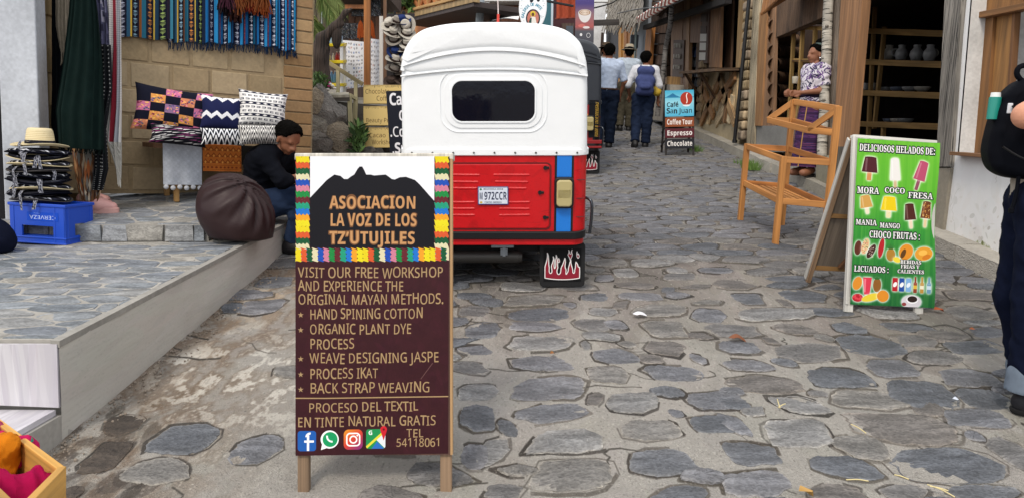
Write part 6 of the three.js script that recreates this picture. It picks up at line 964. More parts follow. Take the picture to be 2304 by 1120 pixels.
// slatted wooden display stand
{
  const hgt = 0.78, pA = onGround(1666, 499), pB = onGround(1745, 551), up = V(0.0, 1, 0);
  const cc = onPlane(1875, 358, V(0, hgt, 0), ROADN), base = pB, t = thing('display_stand', 'empty two tier pine display stand beside the ice cream sign', 'display stand', base);
  const A = pA.clone().sub(base), B = V(0, 0, 0), C = cc.clone().sub(base).add(V(0, -hgt, 0)), D = A.clone().add(C), m = wood('#c98a48'), m2 = wood('#bd7a3a'); C.y = SX * C.x - SZ * C.z; D.y = SX * D.x - SZ * D.z;
  const P = (q, y) => q.clone().add(V(0, y, 0)), T2 = hgt + 0.44, S1 = 0.39;
  for (const q of [A, B]) part('leg', [bar(P(q, 0), P(q, hgt), 0.05, 0.05)], m, t); for (const q of [C, D]) part('leg', [bar(P(q, 0), P(q, T2), 0.05, 0.05)], m, t);
  const rail = (p, q, mm = m, w = 0.055, tk = 0.022) => part('rail', [bar(p, q, tk, w, V().crossVectors(q.clone().sub(p), up).normalize())], mm, t);
  for (const y of [hgt - 0.03, S1]) { rail(P(A, y), P(B, y)); rail(P(B, y), P(C, y)); rail(P(D, y), P(C, y), m2); rail(P(A, y), P(D, y), m2); }
  for (let i = 1; i < 7; i++) { const u = i / 7; part('slat', [bar(P(B.clone().lerp(C, u), S1 - 0.015), P(A.clone().lerp(D, u), S1 - 0.015), 0.03, 0.014)], m, t); }
  const inv = (px, py, y) => onPlane(px, py, base.clone().add(V(0, y, 0)), ROADN).sub(base), E = inv(1729, 270, 1.02), Fq = inv(1819, 293, 1.0);
  const c2 = P(C, T2 - 0.02), d2 = P(D, T2 - 0.02), c1 = P(C, 1.0), d1 = P(D, 1.02);
  rail(E, Fq); rail(d2, c2); rail(E, d2); rail(Fq, c2); rail(E, d1); rail(Fq, c1); rail(d1, c1, m2);
}
// ---------------------------------------------------------------- left background: rocks, stair, stall, signs, hats
function rockGeo(r, sx, sy, sz, seed) { const g = new THREE.IcosahedronGeometry(1, 5), p = g.attributes.position, cuts = [...Array(11)].map((_, i) => [V(hash(i, 1, seed) - 0.5, hash(i, 2, seed) - 0.5, hash(i, 3, seed) - 0.35).normalize(), 0.62 + 0.3 * hash(i, 4, seed)]); for (let i = 0; i < p.count; i++) { let x = p.getX(i), y = p.getY(i), z = p.getZ(i); const n = 1 + 0.5 * (fbm(x * 0.25 + 0.5 + seed, y * 0.25 + z * 0.2 + 0.5, 5, 5, 3, seed) - 0.5), q = (v) => Math.sign(v) * Math.pow(Math.abs(v), 0.72); let v = V(q(x), q(y), q(z)).multiplyScalar(n); for (const [c, l] of cuts) { const k = v.dot(c) - l; if (k > 0) v.addScaledVector(c, -k); } p.setXYZ(i, v.x * r * sx, v.y * r * sy, v.z * r * sz); } return boxUV(strip(toCreasedNormals(g, 0.25)), seed, seed); }
{
  reseed(201);
  const M2 = ['#85807a', '#938c80', '#77716a', '#a0937f'].map((c) => mat(c, { map: T.slate, bumpMap: T.slate, bumpScale: 0.02 }));
  // pixel centre, half width, half height, tilt
  const R = [[728, 250, 40, 48, 0.3, 'tall pointed rock at the top of the rock heap'], [722, 282, 34, 30, 0.1, 'flat grey rock in the middle of the rock heap'], [712, 318, 30, 24, 0, 'round brown rock at the left of the heap'], [762, 310, 26, 34, -0.2, 'grey rock at the right of the heap below the table'], [760, 258, 24, 22, 0.5, 'pale split rock under the table edge'], [776, 338, 30, 20, 0, 'rock at the foot of the heap near the plant'], [722, 350, 46, 20, 0, 'wide dark rock at the bottom of the heap'], [708, 225, 16, 26, 0.2, 'narrow dark rock under the flowers']];
  R.forEach(([x, y, w, h, rot, lb], i) => { const d = 8.3 + rr(-0.15, 0.25), s = d / FOC, t = thing('rock', lb, 'rock', at(x, y, d), new THREE.Quaternion().setFromEuler(new THREE.Euler(0, rr(0, 1), -rot)), 'rocks heaped beside the block wall'); part('rock_body', [rockGeo(1, w * s * 1.12, h * s * 1.12, w * s * 0.8, i * 3 + 1)], M2[i % 4], t); });
  struct('bank', [slab([V(-3.6, ground(-2, -8.5) - 0.3, -8.55), V(-1.55, ground(-1.6, -8.5) - 0.3, -8.6), V(-1.6, at(790, 235, 9).y, -8.9), V(-3.6, at(700, 215, 9).y, -8.9)], 2.5, V(0, 0, 1))], plaster('#4c473f', { bumpScale: 0.02 }));
  struct('stair_landing', [box(3.2, 0.2, 4, -2.3, at(800, 245, 9.4).y, -11.2)], M.concrete);
  for (let i = 0; i < 4; i++) struct('stair_step', [rbox(1.0, 0.16, 0.4, 0.01, at(820, 300 - i * 22, 9 + i * 0.2).x, at(820, 300 - i * 22, 9 + i * 0.2).y, -8.9 - i * 0.3)], plaster('#8e8980'));
  // table carrying flowers and shelf
  const tb = thing('side_table', 'pale wooden side table built over the rock heap', 'table', at(760, 215, 8.9)), l = (x, y, d = 8.9) => at(x, y, d).sub(tb.position), cm = wood('#c9bd92');
  part('tabletop', [slab([l(728, 214, 8.4), l(786, 213, 8.4), l(784, 208, 9.0), l(730, 208, 9.0)], 0.03, V(0, 1, 0))], wood('#b9b2a0'), tb); part('apron', [bar(l(730, 222, 8.42), l(786, 221, 8.42), 0.06, 0.02, V(0, 1, 0))], wood('#5d554c'), tb);
  for (const [x0, y0, x1, y1, d] of [[786, 216, 790, 330, 8.45], [800, 222, 796, 320, 8.6], [732, 216, 734, 300, 8.9]]) part('leg', [bar(l(x0, y0, d), l(x1, y1, d), 0.045, 0.045)], cm, tb); part('rail', [bar(l(786, 214, 8.45), l(802, 224, 8.62), 0.03, 0.04)], cm, tb);
  const hr = thing('handrail', 'pale wooden stair handrail sloping down in front of the jewellery boards', 'railing', at(800, 180, 9.2)), h = (x, y, d = 9.2) => at(x, y, d).sub(hr.position);
  part('rail', [bar(h(728, 134), h(816, 190), 0.05, 0.04)], wood('#b3a378'), hr); for (const [x, y0, y1] of [[800, 184, 290], [760, 156, 220]]) part('post', [bar(h(x, y0), h(x, y1), 0.04, 0.04)], cm, hr);
  // plants
  const leafM = ['#3d5a26', '#4f6e30', '#2f4a20'].map((c) => plain(c, 0.7));
  const bush = (name, label, px, py, d, rx, ry, n, L, mats) => { const t = thing(name, label, 'plant', at(px, py + ry, d)), gs = mats.map(() => []); for (let i = 0; i < n; i++) { const a = rr(0, 6.283), q = Math.sqrt(rnd()), x = px + Math.cos(a) * q * rx, y = py + Math.sin(a) * q * ry, p = at(x, y, d + rr(-0.2, 0.2)).sub(t.position); const g = new THREE.PlaneGeometry(L * 0.28, L, 1, 3), P = g.attributes.position; for (let k = 0; k < P.count; k++) { const v = P.getY(k) / L + 0.5; P.setX(k, P.getX(k) * Math.sin(Math.max(0.05, v) * 3.0)); P.setZ(k, -v * v * L * 0.3); } g.translate(0, L / 2, 0).rotateX(rr(-1, 1)).rotateZ(rr(-1.1, 1.1)).rotateY(rr(0, 6)).translate(p.x, p.y, p.z); g.computeVertexNormals(); gs[i % mats.length].push(g); } gs.forEach((g, i) => stuff(part('leaves', g, mats[i], t))); part('stem', [tube([V(0, -0.1, 0), V(0.02, 0.1, 0), at(px, py, d).sub(t.position)], 0.01, 8, 5)], M.brown, t); return t; };
  bush('leafy_plant', 'dense green plant above the rock heap next to the wall corner', 716, 192, 8.5, 18, 24, 260, 0.07, leafM);
  bush('grass_tuft', 'green grassy plant at the foot of the pale table leg', 806, 318, 8.4, 16, 32, 220, 0.12, leafM);
  const fl = thing('orchid', 'white and magenta orchid leaning over the side table', 'flower', at(735, 205, 8.6)), fo = (x, y) => at(x, y, 8.5).sub(fl.position);
  part('stem', [tube([fo(734, 206), fo(737, 195), fo(733, 184)], 0.006, 10, 5), tube([fo(736, 198), fo(744, 192), fo(752, 200)], 0.005, 10, 5)], leafM[0], fl);
  for (const [x, y, c] of [[732, 184, '#a0246a'], [739, 186, '#b23a7c'], [742, 189, '#e2dcd6'], [747, 193, '#e8e4de'], [752, 198, '#e2dcd6'], [739, 194, '#9c2460'], [737, 201, '#e0d8d2']]) { const p = fo(x, y); part('petal', [ball(0.022, p.x, p.y, p.z, 1, 0.6, 0.6, 8)], plain(c, 0.6), fl); }
  const palm = (px, py, d, dirs, label) => { const t = thing('palm_frond', label, 'plant', at(px, py, d), 0, 'palm fronds'); dirs.forEach(([x, y], k) => { const a = V(0, 0, 0), b = at(x, y, d + 0.2).sub(t.position), m = a.clone().lerp(b, 0.5).add(V(0, 0.08, 0)), cu = new THREE.QuadraticBezierCurve3(a, m, b), gs = []; for (let i = 2; i < 26; i++) for (const s of [-1, 1]) { const p = cu.getPoint(i / 26), tg = cu.getTangent(i / 26), n = V(-tg.y, tg.x, 0).multiplyScalar(s), q = p.clone().addScaledVector(tg, 0.13).addScaledVector(n, 0.1 * Math.sin(i / 26 * 3)).add(V(0, -0.05, rr(-0.03, 0.03))), w = 0.011, e = V(-tg.y, tg.x, 0).multiplyScalar(w); const g = new THREE.BufferGeometry().setFromPoints([p.clone().sub(e), p.clone().add(e), q]); g.computeVertexNormals(); gs.push(g); } const fr = part('frond', [tube([a, m, b].map((v) => v), 0.009, 12, 5)], plain('#8a8f4a', 0.6), t); stuff(part('leaflets', gs, plain(k % 2 ? '#5a7436' : '#7f8f52', 0.6), fr)); }); };
  palm(712, -30, 8.8, [[722, 14], [742, 52], [768, 20], [744, 28], [756, 44]], 'palm frond hanging at the top beside the wall corner'); palm(690, 40, 8.9, [[722, 64], [728, 78], [720, 98], [724, 88]], 'palm frond lower down beside the wall corner');
  // driftwood
  const dw = thing('driftwood', 'dark twisted driftwood branch reaching up in front of the stall', 'branch', at(720, 190, 8.8)), g = (x, y, d = 8.8) => at(x, y, d).sub(dw.position), bark = old('#4a3d36', { bumpScale: 0.02 });
  part('limb', [skinOf([[g(728, 190), g(716, 130), 0.09, 0.1], [g(716, 130), g(724, 88), 0.1, 0.07], [g(724, 88), g(752, 62), 0.06, 0.04], [g(752, 62), g(776, 28), 0.04, 0.022], [g(716, 130), g(704, 112), 0.07, 0.03], [g(716, 140), g(735, 110), 0.06, 0.03], [g(776, 28), g(790, 20), 0.022, 0.012], [g(752, 62), g(772, 55), 0.03, 0.012]], 0.02)], bark, dw); part('burl', [ball(0.1, ...g(757, 82).toArray(), 0.6, 1.4, 0.6)], bark, dw);
}
// stall with jewellery boards
{
  reseed(211);
  const s = thing('jewellery_stall', 'open fronted wooden jewellery stall behind the handrail', 'stall', at(800, 190, 10)), f = (x, y, d = 10) => at(x, y, d).sub(s.position);
  const Q = (x0, y0, x1, y1, d, th, m, n, par = s) => part(n, [slab([f(x0, y1, d), f(x1, y1, d), f(x1, y0, d), f(x0, y0, d)], th, V(0, 0, 1))], m, par);
  Q(818, -60, 831, 195, 9.6, 0.08, wood('#b0713a'), 'post'); Q(862, -30, 868, 195, 9.7, 0.06, wood('#7d5a40'), 'back_post'); Q(853, 36, 861, 195, 9.75, 0.03, plain('#d9d9d6', 0.5), 'white_post');
  Q(775, 10, 820, 19, 9.9, 0.05, wood('#a5693c'), 'beam'); Q(700, -60, 870, 200, 10.8, 0.1, wood('#5b4a42'), 'back_wall'); Q(700, -80, 870, -10, 9.8, 1.2, wood('#4b3a30'), 'roof');
  for (let i = 0; i < 5; i++) Q(784 + i * 15, 30, 797 + i * 15, 95, 10.4 + (i % 2) * 0.02, 0.04, pick([wood('#7d5844'), wood('#8a634c')]), 'wall_board');
  Q(722, 15, 724, 70, 10.2, 0.04, plain('#9aa4ac', 0.5), 'window_frame'); Q(704, 0, 722, 70, 10.3, 0.04, old('#7d7560'), 'wall_board');
  const pins = (seed, n) => ctex(512, 512, (c, w, h) => { reseed(seed); c.fillStyle = '#dcdee4'; c.fillRect(0, 0, w, h); for (let r = 0; r < n; r++) for (let k = 0; k < 8; k++) { if (rnd() < 0.12) continue; const x = 30 + k * 60 + rr(-8, 8), y = 24 + r * (h / n) + rr(-6, 6); c.fillStyle = pick(['#23242a', '#34353c', '#4a3a3a', '#23242a', '#2a2c34', '#3a62a0', '#23242a', '#3c3838', '#23242a', rnd() < 0.3 ? '#b0543a' : '#2a2a30']); c.fillRect(x, y, rr(8, 14), rr(12, 26)); c.fillRect(x + 20, y, rr(8, 14), rr(12, 26)); } });
  const wb = thing('earring_board', 'white board covered with rows of earrings left of the orange post', 'display board', at(795, 140, 9.9), 0, 'white earring boards in the stall'), b2 = thing('earring_board', 'narrow white board of earrings right of the orange post', 'display board', at(843, 140, 9.9), 0, 'white earring boards in the stall');
  const bd = (t, x0, y0, x1, y1, sd, n) => { const q = (x, y, d) => at(x, y, d).sub(t.position); part('panel', [slab([q(x0, y1 + 6, 9.9), q(x1, y1, 9.9), q(x1, y0 + 4, 9.9), q(x0, y0, 9.9)], 0.02, V(0, 0, 1))], plain('#d4d6dc', 0.7), t); part('earrings', [quadFace(q(x0, y1 + 6, 9.885), q(x1, y1, 9.885), q(x1, y0 + 4, 9.885), q(x0, y0, 9.885))], print(pins(sd, n), 0.6), t); };
  bd(wb, 768, 90, 818, 195, 5, 12); bd(b2, 829, 86, 860, 192, 9, 11);
  const neck = (x0, y0, x1, y1, lb, d = 10) => { const t = thing('necklace_panel', lb, 'display board', at((x0 + x1) / 2, (y0 + y1) / 2, d), 0, 'black necklace panels in the stall'), q = (x, y) => at(x, y, d).sub(t.position), cm = ctex(128, 128, (c, w, h) => { c.fillStyle = '#1d1e24'; c.fillRect(0, 0, w, h); for (let i = 0; i < 160; i++) { c.fillStyle = pick(['#5a5f6a', '#8a8f98', '#3a4a44', '#6a5a4a', '#2c2e36']); c.beginPath(); c.arc(rr(0, w), rr(0, h), rr(2, 8), 0, 4); c.lineWidth = 2; c.strokeStyle = c.fillStyle; c.stroke(); } }); part('panel', [slab([q(x0, y1), q(x1, y1), q(x1, y0), q(x0, y0)], 0.03, V(0, 0, 1))], M.blackRough, t); const fq = (x, y) => at(x, y, d - 0.02).sub(t.position); part('necklaces', [quadFace(fq(x0, y1), fq(x1, y1), fq(x1, y0), fq(x0, y0))], print(cm, 0.5), t); };
  neck(790, 18, 818, 36, 'black necklace panel under the beam left of the orange post'); neck(832, -4, 856, 36, 'black necklace panel at the top right of the orange post'); neck(768, 52, 786, 86, 'black necklace panel beside the driftwood'); neck(787, 52, 808, 88, 'black necklace panel between driftwood and orange post');
  const orangeM = cloth('#a8532a'); for (const [x, lb] of [[812, 'orange beaded strands left of the orange post'], [836, 'orange beaded strands right of the orange post']]) { const t = thing('bead_strands', lb, 'beads', at(x, 70, 9.95), 0, 'orange bead strands'), st = []; for (let i = 0; i < 9; i++) st.push([at(x - 5 + i, 46 + Math.abs(i - 4) * 2, 9.9).sub(t.position), at(x - 7 + i * 1.8, 84 + rr(-4, 4), 9.9).sub(t.position)]); part('strands', strands(st, 0.01), orangeM, t); }
  // yellow and white shelf
  const y = thing('plastic_shelf', 'yellow and white plastic shelf with bottles behind the handrail', 'shelf', at(750, 205, 9.4)), l = (a, b, d = 9.4) => at(a, b, d).sub(y.position), yel = plain('#d8c016', 0.45), wh = plain('#d9dadb', 0.45);
  for (const py of [100, 138, 190]) part('tier', [slab([l(730, py, 9.3), l(770, py, 9.3), l(777, py - 1, 9.7), l(738, py - 1, 9.7)], 0.03, V(0, 1, 0)), bar(l(729, py + 1, 9.29), l(771, py + 1, 9.29), 0.035, 0.02, V(0, 1, 0)), bar(l(771, py + 1, 9.29), l(778, py, 9.7), 0.035, 0.02, V(0, 1, 0))], yel, y);
  for (const [px, d] of [[731, 9.31], [768, 9.31], [775, 9.66]]) for (const [a, b] of [[102, 136], [140, 188], [192, 212]]) part('shelf_post', [bar(l(px, a, d), l(px, b, d), 0.035, 0.035)], wh, y);
  const bottle = (px, py, col, hpx, lb, grp) => { const p = at(px, py, 9.42), H = hpx / FOC * 9.4, t = thing('bottle', lb, 'bottle', p, 0, grp), r = H * 0.17; part('glass', [strip(new THREE.LatheGeometry([[0, 0], [r, 0], [r, H * 0.6], [r * 0.4, H * 0.8], [r * 0.4, H * 0.93], [0, H * 0.93]].map(([a, b]) => new THREE.Vector2(a, b)), 12))], plain(col, 0.15), t); part('cap', [cyl(r * 0.45, r * 0.45, H * 0.08, 0, H * 0.95, 0, 10)], plain('#d8d8d8', 0.5), t); };
  const ORD = ['first', 'second', 'third', 'fourth', 'fifth'];
  [738, 745, 752, 759, 766].forEach((x, i) => bottle(x, 99, '#8fa6bd', 25, 'clear blue bottle, ' + ORD[i] + ' from the left on the top tier of the yellow shelf', 'bottles on the top tier'));
  [[740, '#b9b08a'], [749, '#c9c4b2']].forEach(([x, c], i) => bottle(x, 137, c, 17, ['left', 'right'][i] + ' pale bottle on the middle tier of the yellow shelf', 'pale bottles on the middle tier')); [[757, '#b0281e'], [763, '#a52418']].forEach(([x, c], i) => bottle(x, 137, c, 20, ['left', 'right'][i] + ' red bottle on the middle tier of the yellow shelf', 'red bottles on the middle tier'));
  [737, 745, 753, 761].forEach((x, i) => bottle(x, 186, '#5f8fb8', 26, 'large blue water bottle, ' + ORD[i] + ' from the left on the lower tier', 'blue bottles on the lower tier'));
}
// hats hung in two columns
{
  reseed(221);
  const cols = { w: '#cfc9bd', g: '#9a938a', b: '#7d7167', n: '#2a3a6a', d: '#5b4c45' };
  const H = [[905, 42, 'n', 'dark blue cap at the top of the hat rack'], [878, 48, 'w', 'pale brown edged hat at the top left of the hat rack'], [893, 45, 'g', 'creased beige hat at the top of the hat rack between two others'], [913, 50, 'w', 'round white hat facing out at the top right of the hat rack'], [884, 66, 'w', 'white wide hat second in the left column of the hat rack'], [886, 84, 'g', 'grey hat third in the left column of the hat rack'], [914, 70, 'w', 'white hat tipped below the round white one'], [917, 92, 'w', 'pale hat hanging on edge in the right column'], [912, 110, 'w', 'white wide hat in the middle of the right column'], [888, 112, 'n', 'blue banded hat in the middle of the left column'], [888, 130, 'w', 'pale hat below the blue banded one'], [910, 132, 'w', 'pale hat lower in the right column'], [886, 152, 'g', 'grey hat low in the left column'], [908, 160, 'b', 'brown grey hat low in the right column'], [882, 178, 'd', 'dark brown hat at the bottom left of the hat rack'], [906, 178, 'd', 'dark hat at the bottom right of the hat rack']];
  const lathe = strip(new THREE.LatheGeometry([[0, 0.12], [0.06, 0.125], [0.085, 0.11], [0.1, 0.01], [0.13, 0.0], [0.19, 0.015], [0.19, 0.02], [0.13, 0.008]].map(([a, b]) => new THREE.Vector2(a, b)), 28));
  const rack = thing('hat_rack', 'dark wire rack holding two columns of hats beside the white canvas top', 'rack', at(895, 190, 9.1)); for (const x of [888, 908]) part('pole', [bar(at(x, 25, 9.1).sub(rack.position), at(x, 205, 9.1).sub(rack.position), 0.03, 0.03)], M.blackRough, rack); part('back_panel', [slab([at(870, 200, 9.25), at(932, 200, 9.25), at(932, 30, 9.25), at(870, 30, 9.25)].map((p) => p.sub(rack.position)), 0.03, V(0, 0, 1))], plain('#2d2a2c', 0.95), rack);
  H.forEach(([x, y, c, lb], i) => { const e = i === 3 ? [1.5, 0, 0] : [rr(0.1, 1.0), rr(-0.6, 0.6), rr(-0.5, 0.5)], t = thing('hung_hat', lb, 'hat', at(x, y + 6, 9.0), new THREE.Quaternion().setFromEuler(new THREE.Euler(...e)), 'hats hung on the rack'), sc = i === 3 ? 0.62 : rr(0.52, 0.66), g = lathe.clone(), p = g.attributes.position, ph = rr(0, 6); for (let k = 0; k < p.count; k++) { const px = p.getX(k), pz = p.getZ(k), r = Math.hypot(px, pz); if (r > 0.12) p.setY(k, p.getY(k) + 0.35 * (r - 0.12) * Math.cos(2 * Math.atan2(pz, px) + ph)); } g.scale(sc, sc, sc); g.computeVertexNormals(); part('felt', [g], cloth(cols[c]), t); part('band', [new THREE.TorusGeometry(0.1 * sc, 0.01, 6, 24).rotateX(Math.PI / 2).scale(1, 1.6, 1).translate(0, 0.022 * sc, 0)], cloth('#3a302c'), t); });
}
// hanging wooden signs and the chalk board
{
  const mk = (y0, y1, lines, label) => { const d = 8.4, b = thing('shop_sign', label, 'sign', at(852, y1, d), 0, 'yellow wooden signs stacked left of the black board'), q = (x, y, dd = d) => at(x, y, dd).sub(b.position);
    const tx = ctex(560, 330, (c, w, h) => { reseed(y0); c.fillStyle = '#d2b878'; c.fillRect(0, 0, w, h); c.fillStyle = '#4a3a2a'; for (let i = 0; i < 36; i++) { const x = i * 16; c.fillRect(x, 0, rr(3, 7), rr(10, 46)); } c.fillStyle = '#5b452c'; for (const [s, x, y, wd, hg] of lines) fit(c, s, x, y, wd, hg, { font: '', hand: 0.6 }); });
    part('board', [slab([q(817, y1), q(913, y1), q(913, y0), q(817, y0)], 0.02, V(0, 0, 1))], wood('#c2a56a'), b); part('lettering', [quadFace(q(817.5, y1 - 1, d - 0.012), q(912, y1 - 1, d - 0.012), q(912, y0 + 1, d - 0.012), q(817.5, y0 + 1, d - 0.012))], print(tx, 0.7), b); };
  mk(191, 234, [['Chocolate', 20, 150, 330, 84], ['Coffee', 170, 280, 220, 86]], 'yellow wooden sign lettered chocolate, topmost of three'); mk(239, 283, [['Beauty Products', 30, 280, 520, 76]], 'yellow wooden sign lettered beauty, middle of three'); mk(287, 333, [['Cacao', 70, 160, 230, 74], ['Workshop', 110, 280, 300, 80]], 'yellow wooden sign lettered cacao, lowest of three');
  const d = 7.9, t = thing('chalk_board', 'tall black board with white cafe lettering partly behind the red taxi', 'sign', at(885, 350, d)), q = (x, y, dd = d) => at(x, y, dd).sub(t.position);
  const tx = ctex(320, 900, (c, w, h) => { c.fillStyle = '#1b1f2a'; c.fillRect(0, 0, w, h); c.fillStyle = '#e6e8ec'; const o = { font: '', hand: 0.4, stroke: 5, strokeStyle: '#e6e8ec' }; fit(c, 'Café', 26, 150, 230, 120, o); fit(c, 'Casa', 110, 322, 230, 110, o); fit(c, '.Coffee', 10, 498, 340, 110, o); fit(c, '.Snack', 20, 680, 330, 110, o); fit(c, 'Fruit', 80, 860, 240, 110, o); });
  part('board', [slab([q(880, 390), q(945, 390), q(940, 203), q(868, 205)], 0.02, V(0, 0, 1))], M.blackRough, t); part('lettering', [quadFace(q(880, 390, d - 0.012), q(945, 390, d - 0.012), q(940, 203, d - 0.012), q(868, 205, d - 0.012))], print(tx, 0.7), t); for (const x of [884, 940]) part('leg', [bar(q(x, 388, d + 0.03), onGround(x, 480).setZ(-d - 0.03).sub(t.position), 0.035, 0.03)], M.dark, t);
  single('small_rock', [rockGeo(1, 0.16, 0.1, 0.14, 33).translate(...at(838, 345, 8.5).toArray())], mat('#77736c', { map: T.slate }), 'small pale rock under the lowest yellow sign', 'rock');  // one small pale rock at the foot of the signs
}
// ---------------------------------------------------------------- timber house with the balcony and what stands by it
{
  reseed(231);
  const K = at(1062, 60, 14), A = at(872, 60, 18.5), dir = A.clone().sub(K).setY(0), t = thing('balcony_house', 'orange timber house with lattice balcony above the white canvas top', 'house', V(K.x, ground(K.x, -14), -14));
  const pn = V(dir.z, 0, -dir.x).normalize(); if (pn.z < 0) pn.negate();
  const f = (x, y, o = 0) => onPlane(x, y, K.clone().addScaledVector(pn, o), pn).sub(t.position), q = (x0, y0, x1, y1, x2, y2, x3, y3, o, th, m, n) => part(n, [slab([f(x0, y0, o), f(x1, y1, o), f(x2, y2, o), f(x3, y3, o)], th, pn)], m, t);
  for (let i = 0; i < 17; i++) { const x = 872 + i * 11.2; q(x, 250, x + 10.8, 250, x + 10.8, 10, x, 10, rr(-0.01, 0.01), 0.05, pick([wood('#b5713a'), wood('#a8632f'), wood('#c4834a'), wood('#9a5c2e')]), 'wall_plank'); }
  q(958, 64, 985, 55, 985, 66, 958, 74, 0.02, 0.03, plain('#232a3a', 0.2), 'window_pane'); q(1004, 46, 1018, 42, 1018, 56, 1004, 60, 0.02, 0.03, plain('#20222a', 0.3), 'window_pane'); q(1018, 40, 1072, 24, 1072, 40, 1018, 56, 0.02, 0.03, plain('#232a3a', 0.2), 'window_pane');
  q(904, 48, 1062, 8, 1062, 30, 904, 62, 0.0, 0.04, wood('#3c3230'), 'painted_shade_header');  // dark strip: shade under the balcony put into the wood colour
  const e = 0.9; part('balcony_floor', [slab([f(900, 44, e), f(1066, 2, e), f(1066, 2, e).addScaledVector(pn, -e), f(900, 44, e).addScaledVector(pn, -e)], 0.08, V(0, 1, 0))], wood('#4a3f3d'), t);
  part('balcony_beam', [slab([f(896, 46, e + 0.02), f(1066, 4, e + 0.02), f(1066, -8, e + 0.02), f(896, 35, e + 0.02)], 0.1, pn)], wood('#b09468'), t);
  const rl = (x0, y0, x1, y1, w, m) => part('baluster', [bar(f(x0, y0, e), f(x1, y1, e), w, 0.04, dir)], m, t);
  part('hand_rail', [bar(f(896, 30, e + 0.02), f(1066, -14, e + 0.02), 0.06, 0.05)], wood('#c39a62'), t);
  for (let i = 0; i < 8; i++) { const x = 905 + i * 20, y = 30 - i * 5.2; rl(x, y, x + 16, y - 46, 0.06, wood('#a8602c')); rl(x + 16, y - 3, x, y - 46, 0.06, wood('#b36c34')); rl(x - 2, y, x - 2, y - 50, 0.07, wood('#c08a4c')); }
  // right face of the house
  const z = K.z + t.position.z * 0, g = (x, y, d = 14.2) => at(x, y, d).sub(t.position), r = (x0, y0, x1, y1, d, th, m, n) => part(n, [slab([g(x0, y1, d), g(x1, y1, d), g(x1, y0, d), g(x0, y0, d)], th, V(0, 0, 1))], m, t);
  for (let i = 0; i < 9; i++) r(1066, 4 + i * 9, 1180, 12.6 + i * 9, 14.2 + rr(-0.01, 0.01), 0.06, pick([wood('#8f5c42'), wood('#9c684a'), wood('#7d503c'), wood('#a8764e')]), 'wall_plank'); r(1066, 84, 1180, 200, 14.2, 0.06, wood('#8a5a3c'), 'wall_plank');
  r(1060, -12, 1190, 2, 13.8, 0.5, plain('#c9c8c4', 0.6), 'roof_edge'); r(1066, 2, 1170, 7, 14.1, 0.05, wood('#3a2c28'), 'painted_shade_header');  // last strip has the shade below the roof edge in its colour
  const lt = []; for (let i = 0; i < 7; i++) lt.push(bar(g(1130 + i * 4, 22, 14.12), g(1136 + i * 4, 34, 14.12), 0.02, 0.02), bar(g(1136 + i * 4, 22, 14.12), g(1130 + i * 4, 34, 14.12), 0.02, 0.02)); stuff(part('vent_lattice', lt, wood('#c49a6a'), t)); r(1128, 20, 1164, 36, 14.14, 0.02, plain('#3b2a24', 0.9), 'vent_back');
  part('flood_lamp', [rbox(0.14, 0.1, 0.12, 0.02, ...g(1093, 8, 13.9).toArray()), bar(g(1090, 12, 13.9), g(1102, 4, 13.95), 0.03, 0.03)], plain('#d5d5d2', 0.5), t);
  part('house_back', [box(6, 6, 0.2, -0.6, 3, -4.8), box(0.1, 6, 4.5, 1.05, 3, -2.6)], M.dark, t);
  const pole = at(1077, 90, 12.5), gy = ground(pole.x, -12.5), pl = thing('utility_pole', 'grey steel pole in front of the balcony house', 'pole', V(pole.x, gy, -12.5)); part('shaft', [cyl(0.065, 0.065, 6, 0, 3, 0, 18)], plain('#9aa4aa', 0.5), pl); part('base_plate', [rbox(0.26, 0.03, 0.26, 0.004, 0, 0.015, 0)], M.steel, pl);
  // white awning
  const aw = thing('white_awning', 'small white awning between the pole and the oval sign', 'awning', at(1130, 60, 13)), w = (x, y, d) => at(x, y, d).sub(aw.position); const p0 = w(1086, 60, 12.4), p1 = w(1166, 44, 12.6), p2 = w(1168, 36, 13.6), p3 = w(1118, 38, 13.8);
  part('canvas', [sheet((u, v) => p0.clone().lerp(p1, u).lerp(p3.clone().lerp(p2, u), v).add(V(0, 0.06 * Math.sin(u * 3.14) * (1 - v) - 0.0, 0)), 16, 8), slab([p0, w(1090, 64, 12.4), w(1140, 55, 12.5), w(1166, 48, 12.6), p1], 0.01, V(0, 0, 1))], plain('#e6e6e4', 0.7), aw); part('arm', [bar(w(1086, 60, 12.4), w(1118, 38, 13.8), 0.03, 0.03)], M.steel, aw);
  // foliage on the balcony
  const fo = thing('balcony_creeper', 'green creeper with yellow flowers hanging over the balcony', 'plant', at(895, 10, 15)), lists = [[], [], [], []]; for (let i = 0; i < 900; i++) { const u = rr(0, 1), x = 862 + u * 75 + rr(-6, 6), y = -50 + rnd() * (80 + 14 * Math.sin(u * 9) - u * 20), d = 14.6 + rr(-0.6, 0.9), p = at(x, y, d).sub(fo.position), s = rr(0.05, 0.11), gq = new THREE.PlaneGeometry(s, s * 1.5, 1, 2); gq.rotateX(rr(-1, 1)).rotateY(rr(0, 6)).rotateZ(rr(-1, 1)).translate(p.x, p.y, p.z); lists[i % 12 === 0 ? 3 : i % 3].push(gq); }
  lists.forEach((k, i) => stuff(part('leaves', k, plain(['#3a5a28', '#54702f', '#28421f', '#b08a2a'][i], 0.7), fo))); part('vine_stem', [tube([V(-0.2, 0.3, 0), V(0, 0, 0), V(0.25, -0.3, 0)], 0.02, 10, 5)], M.brown, fo);
}
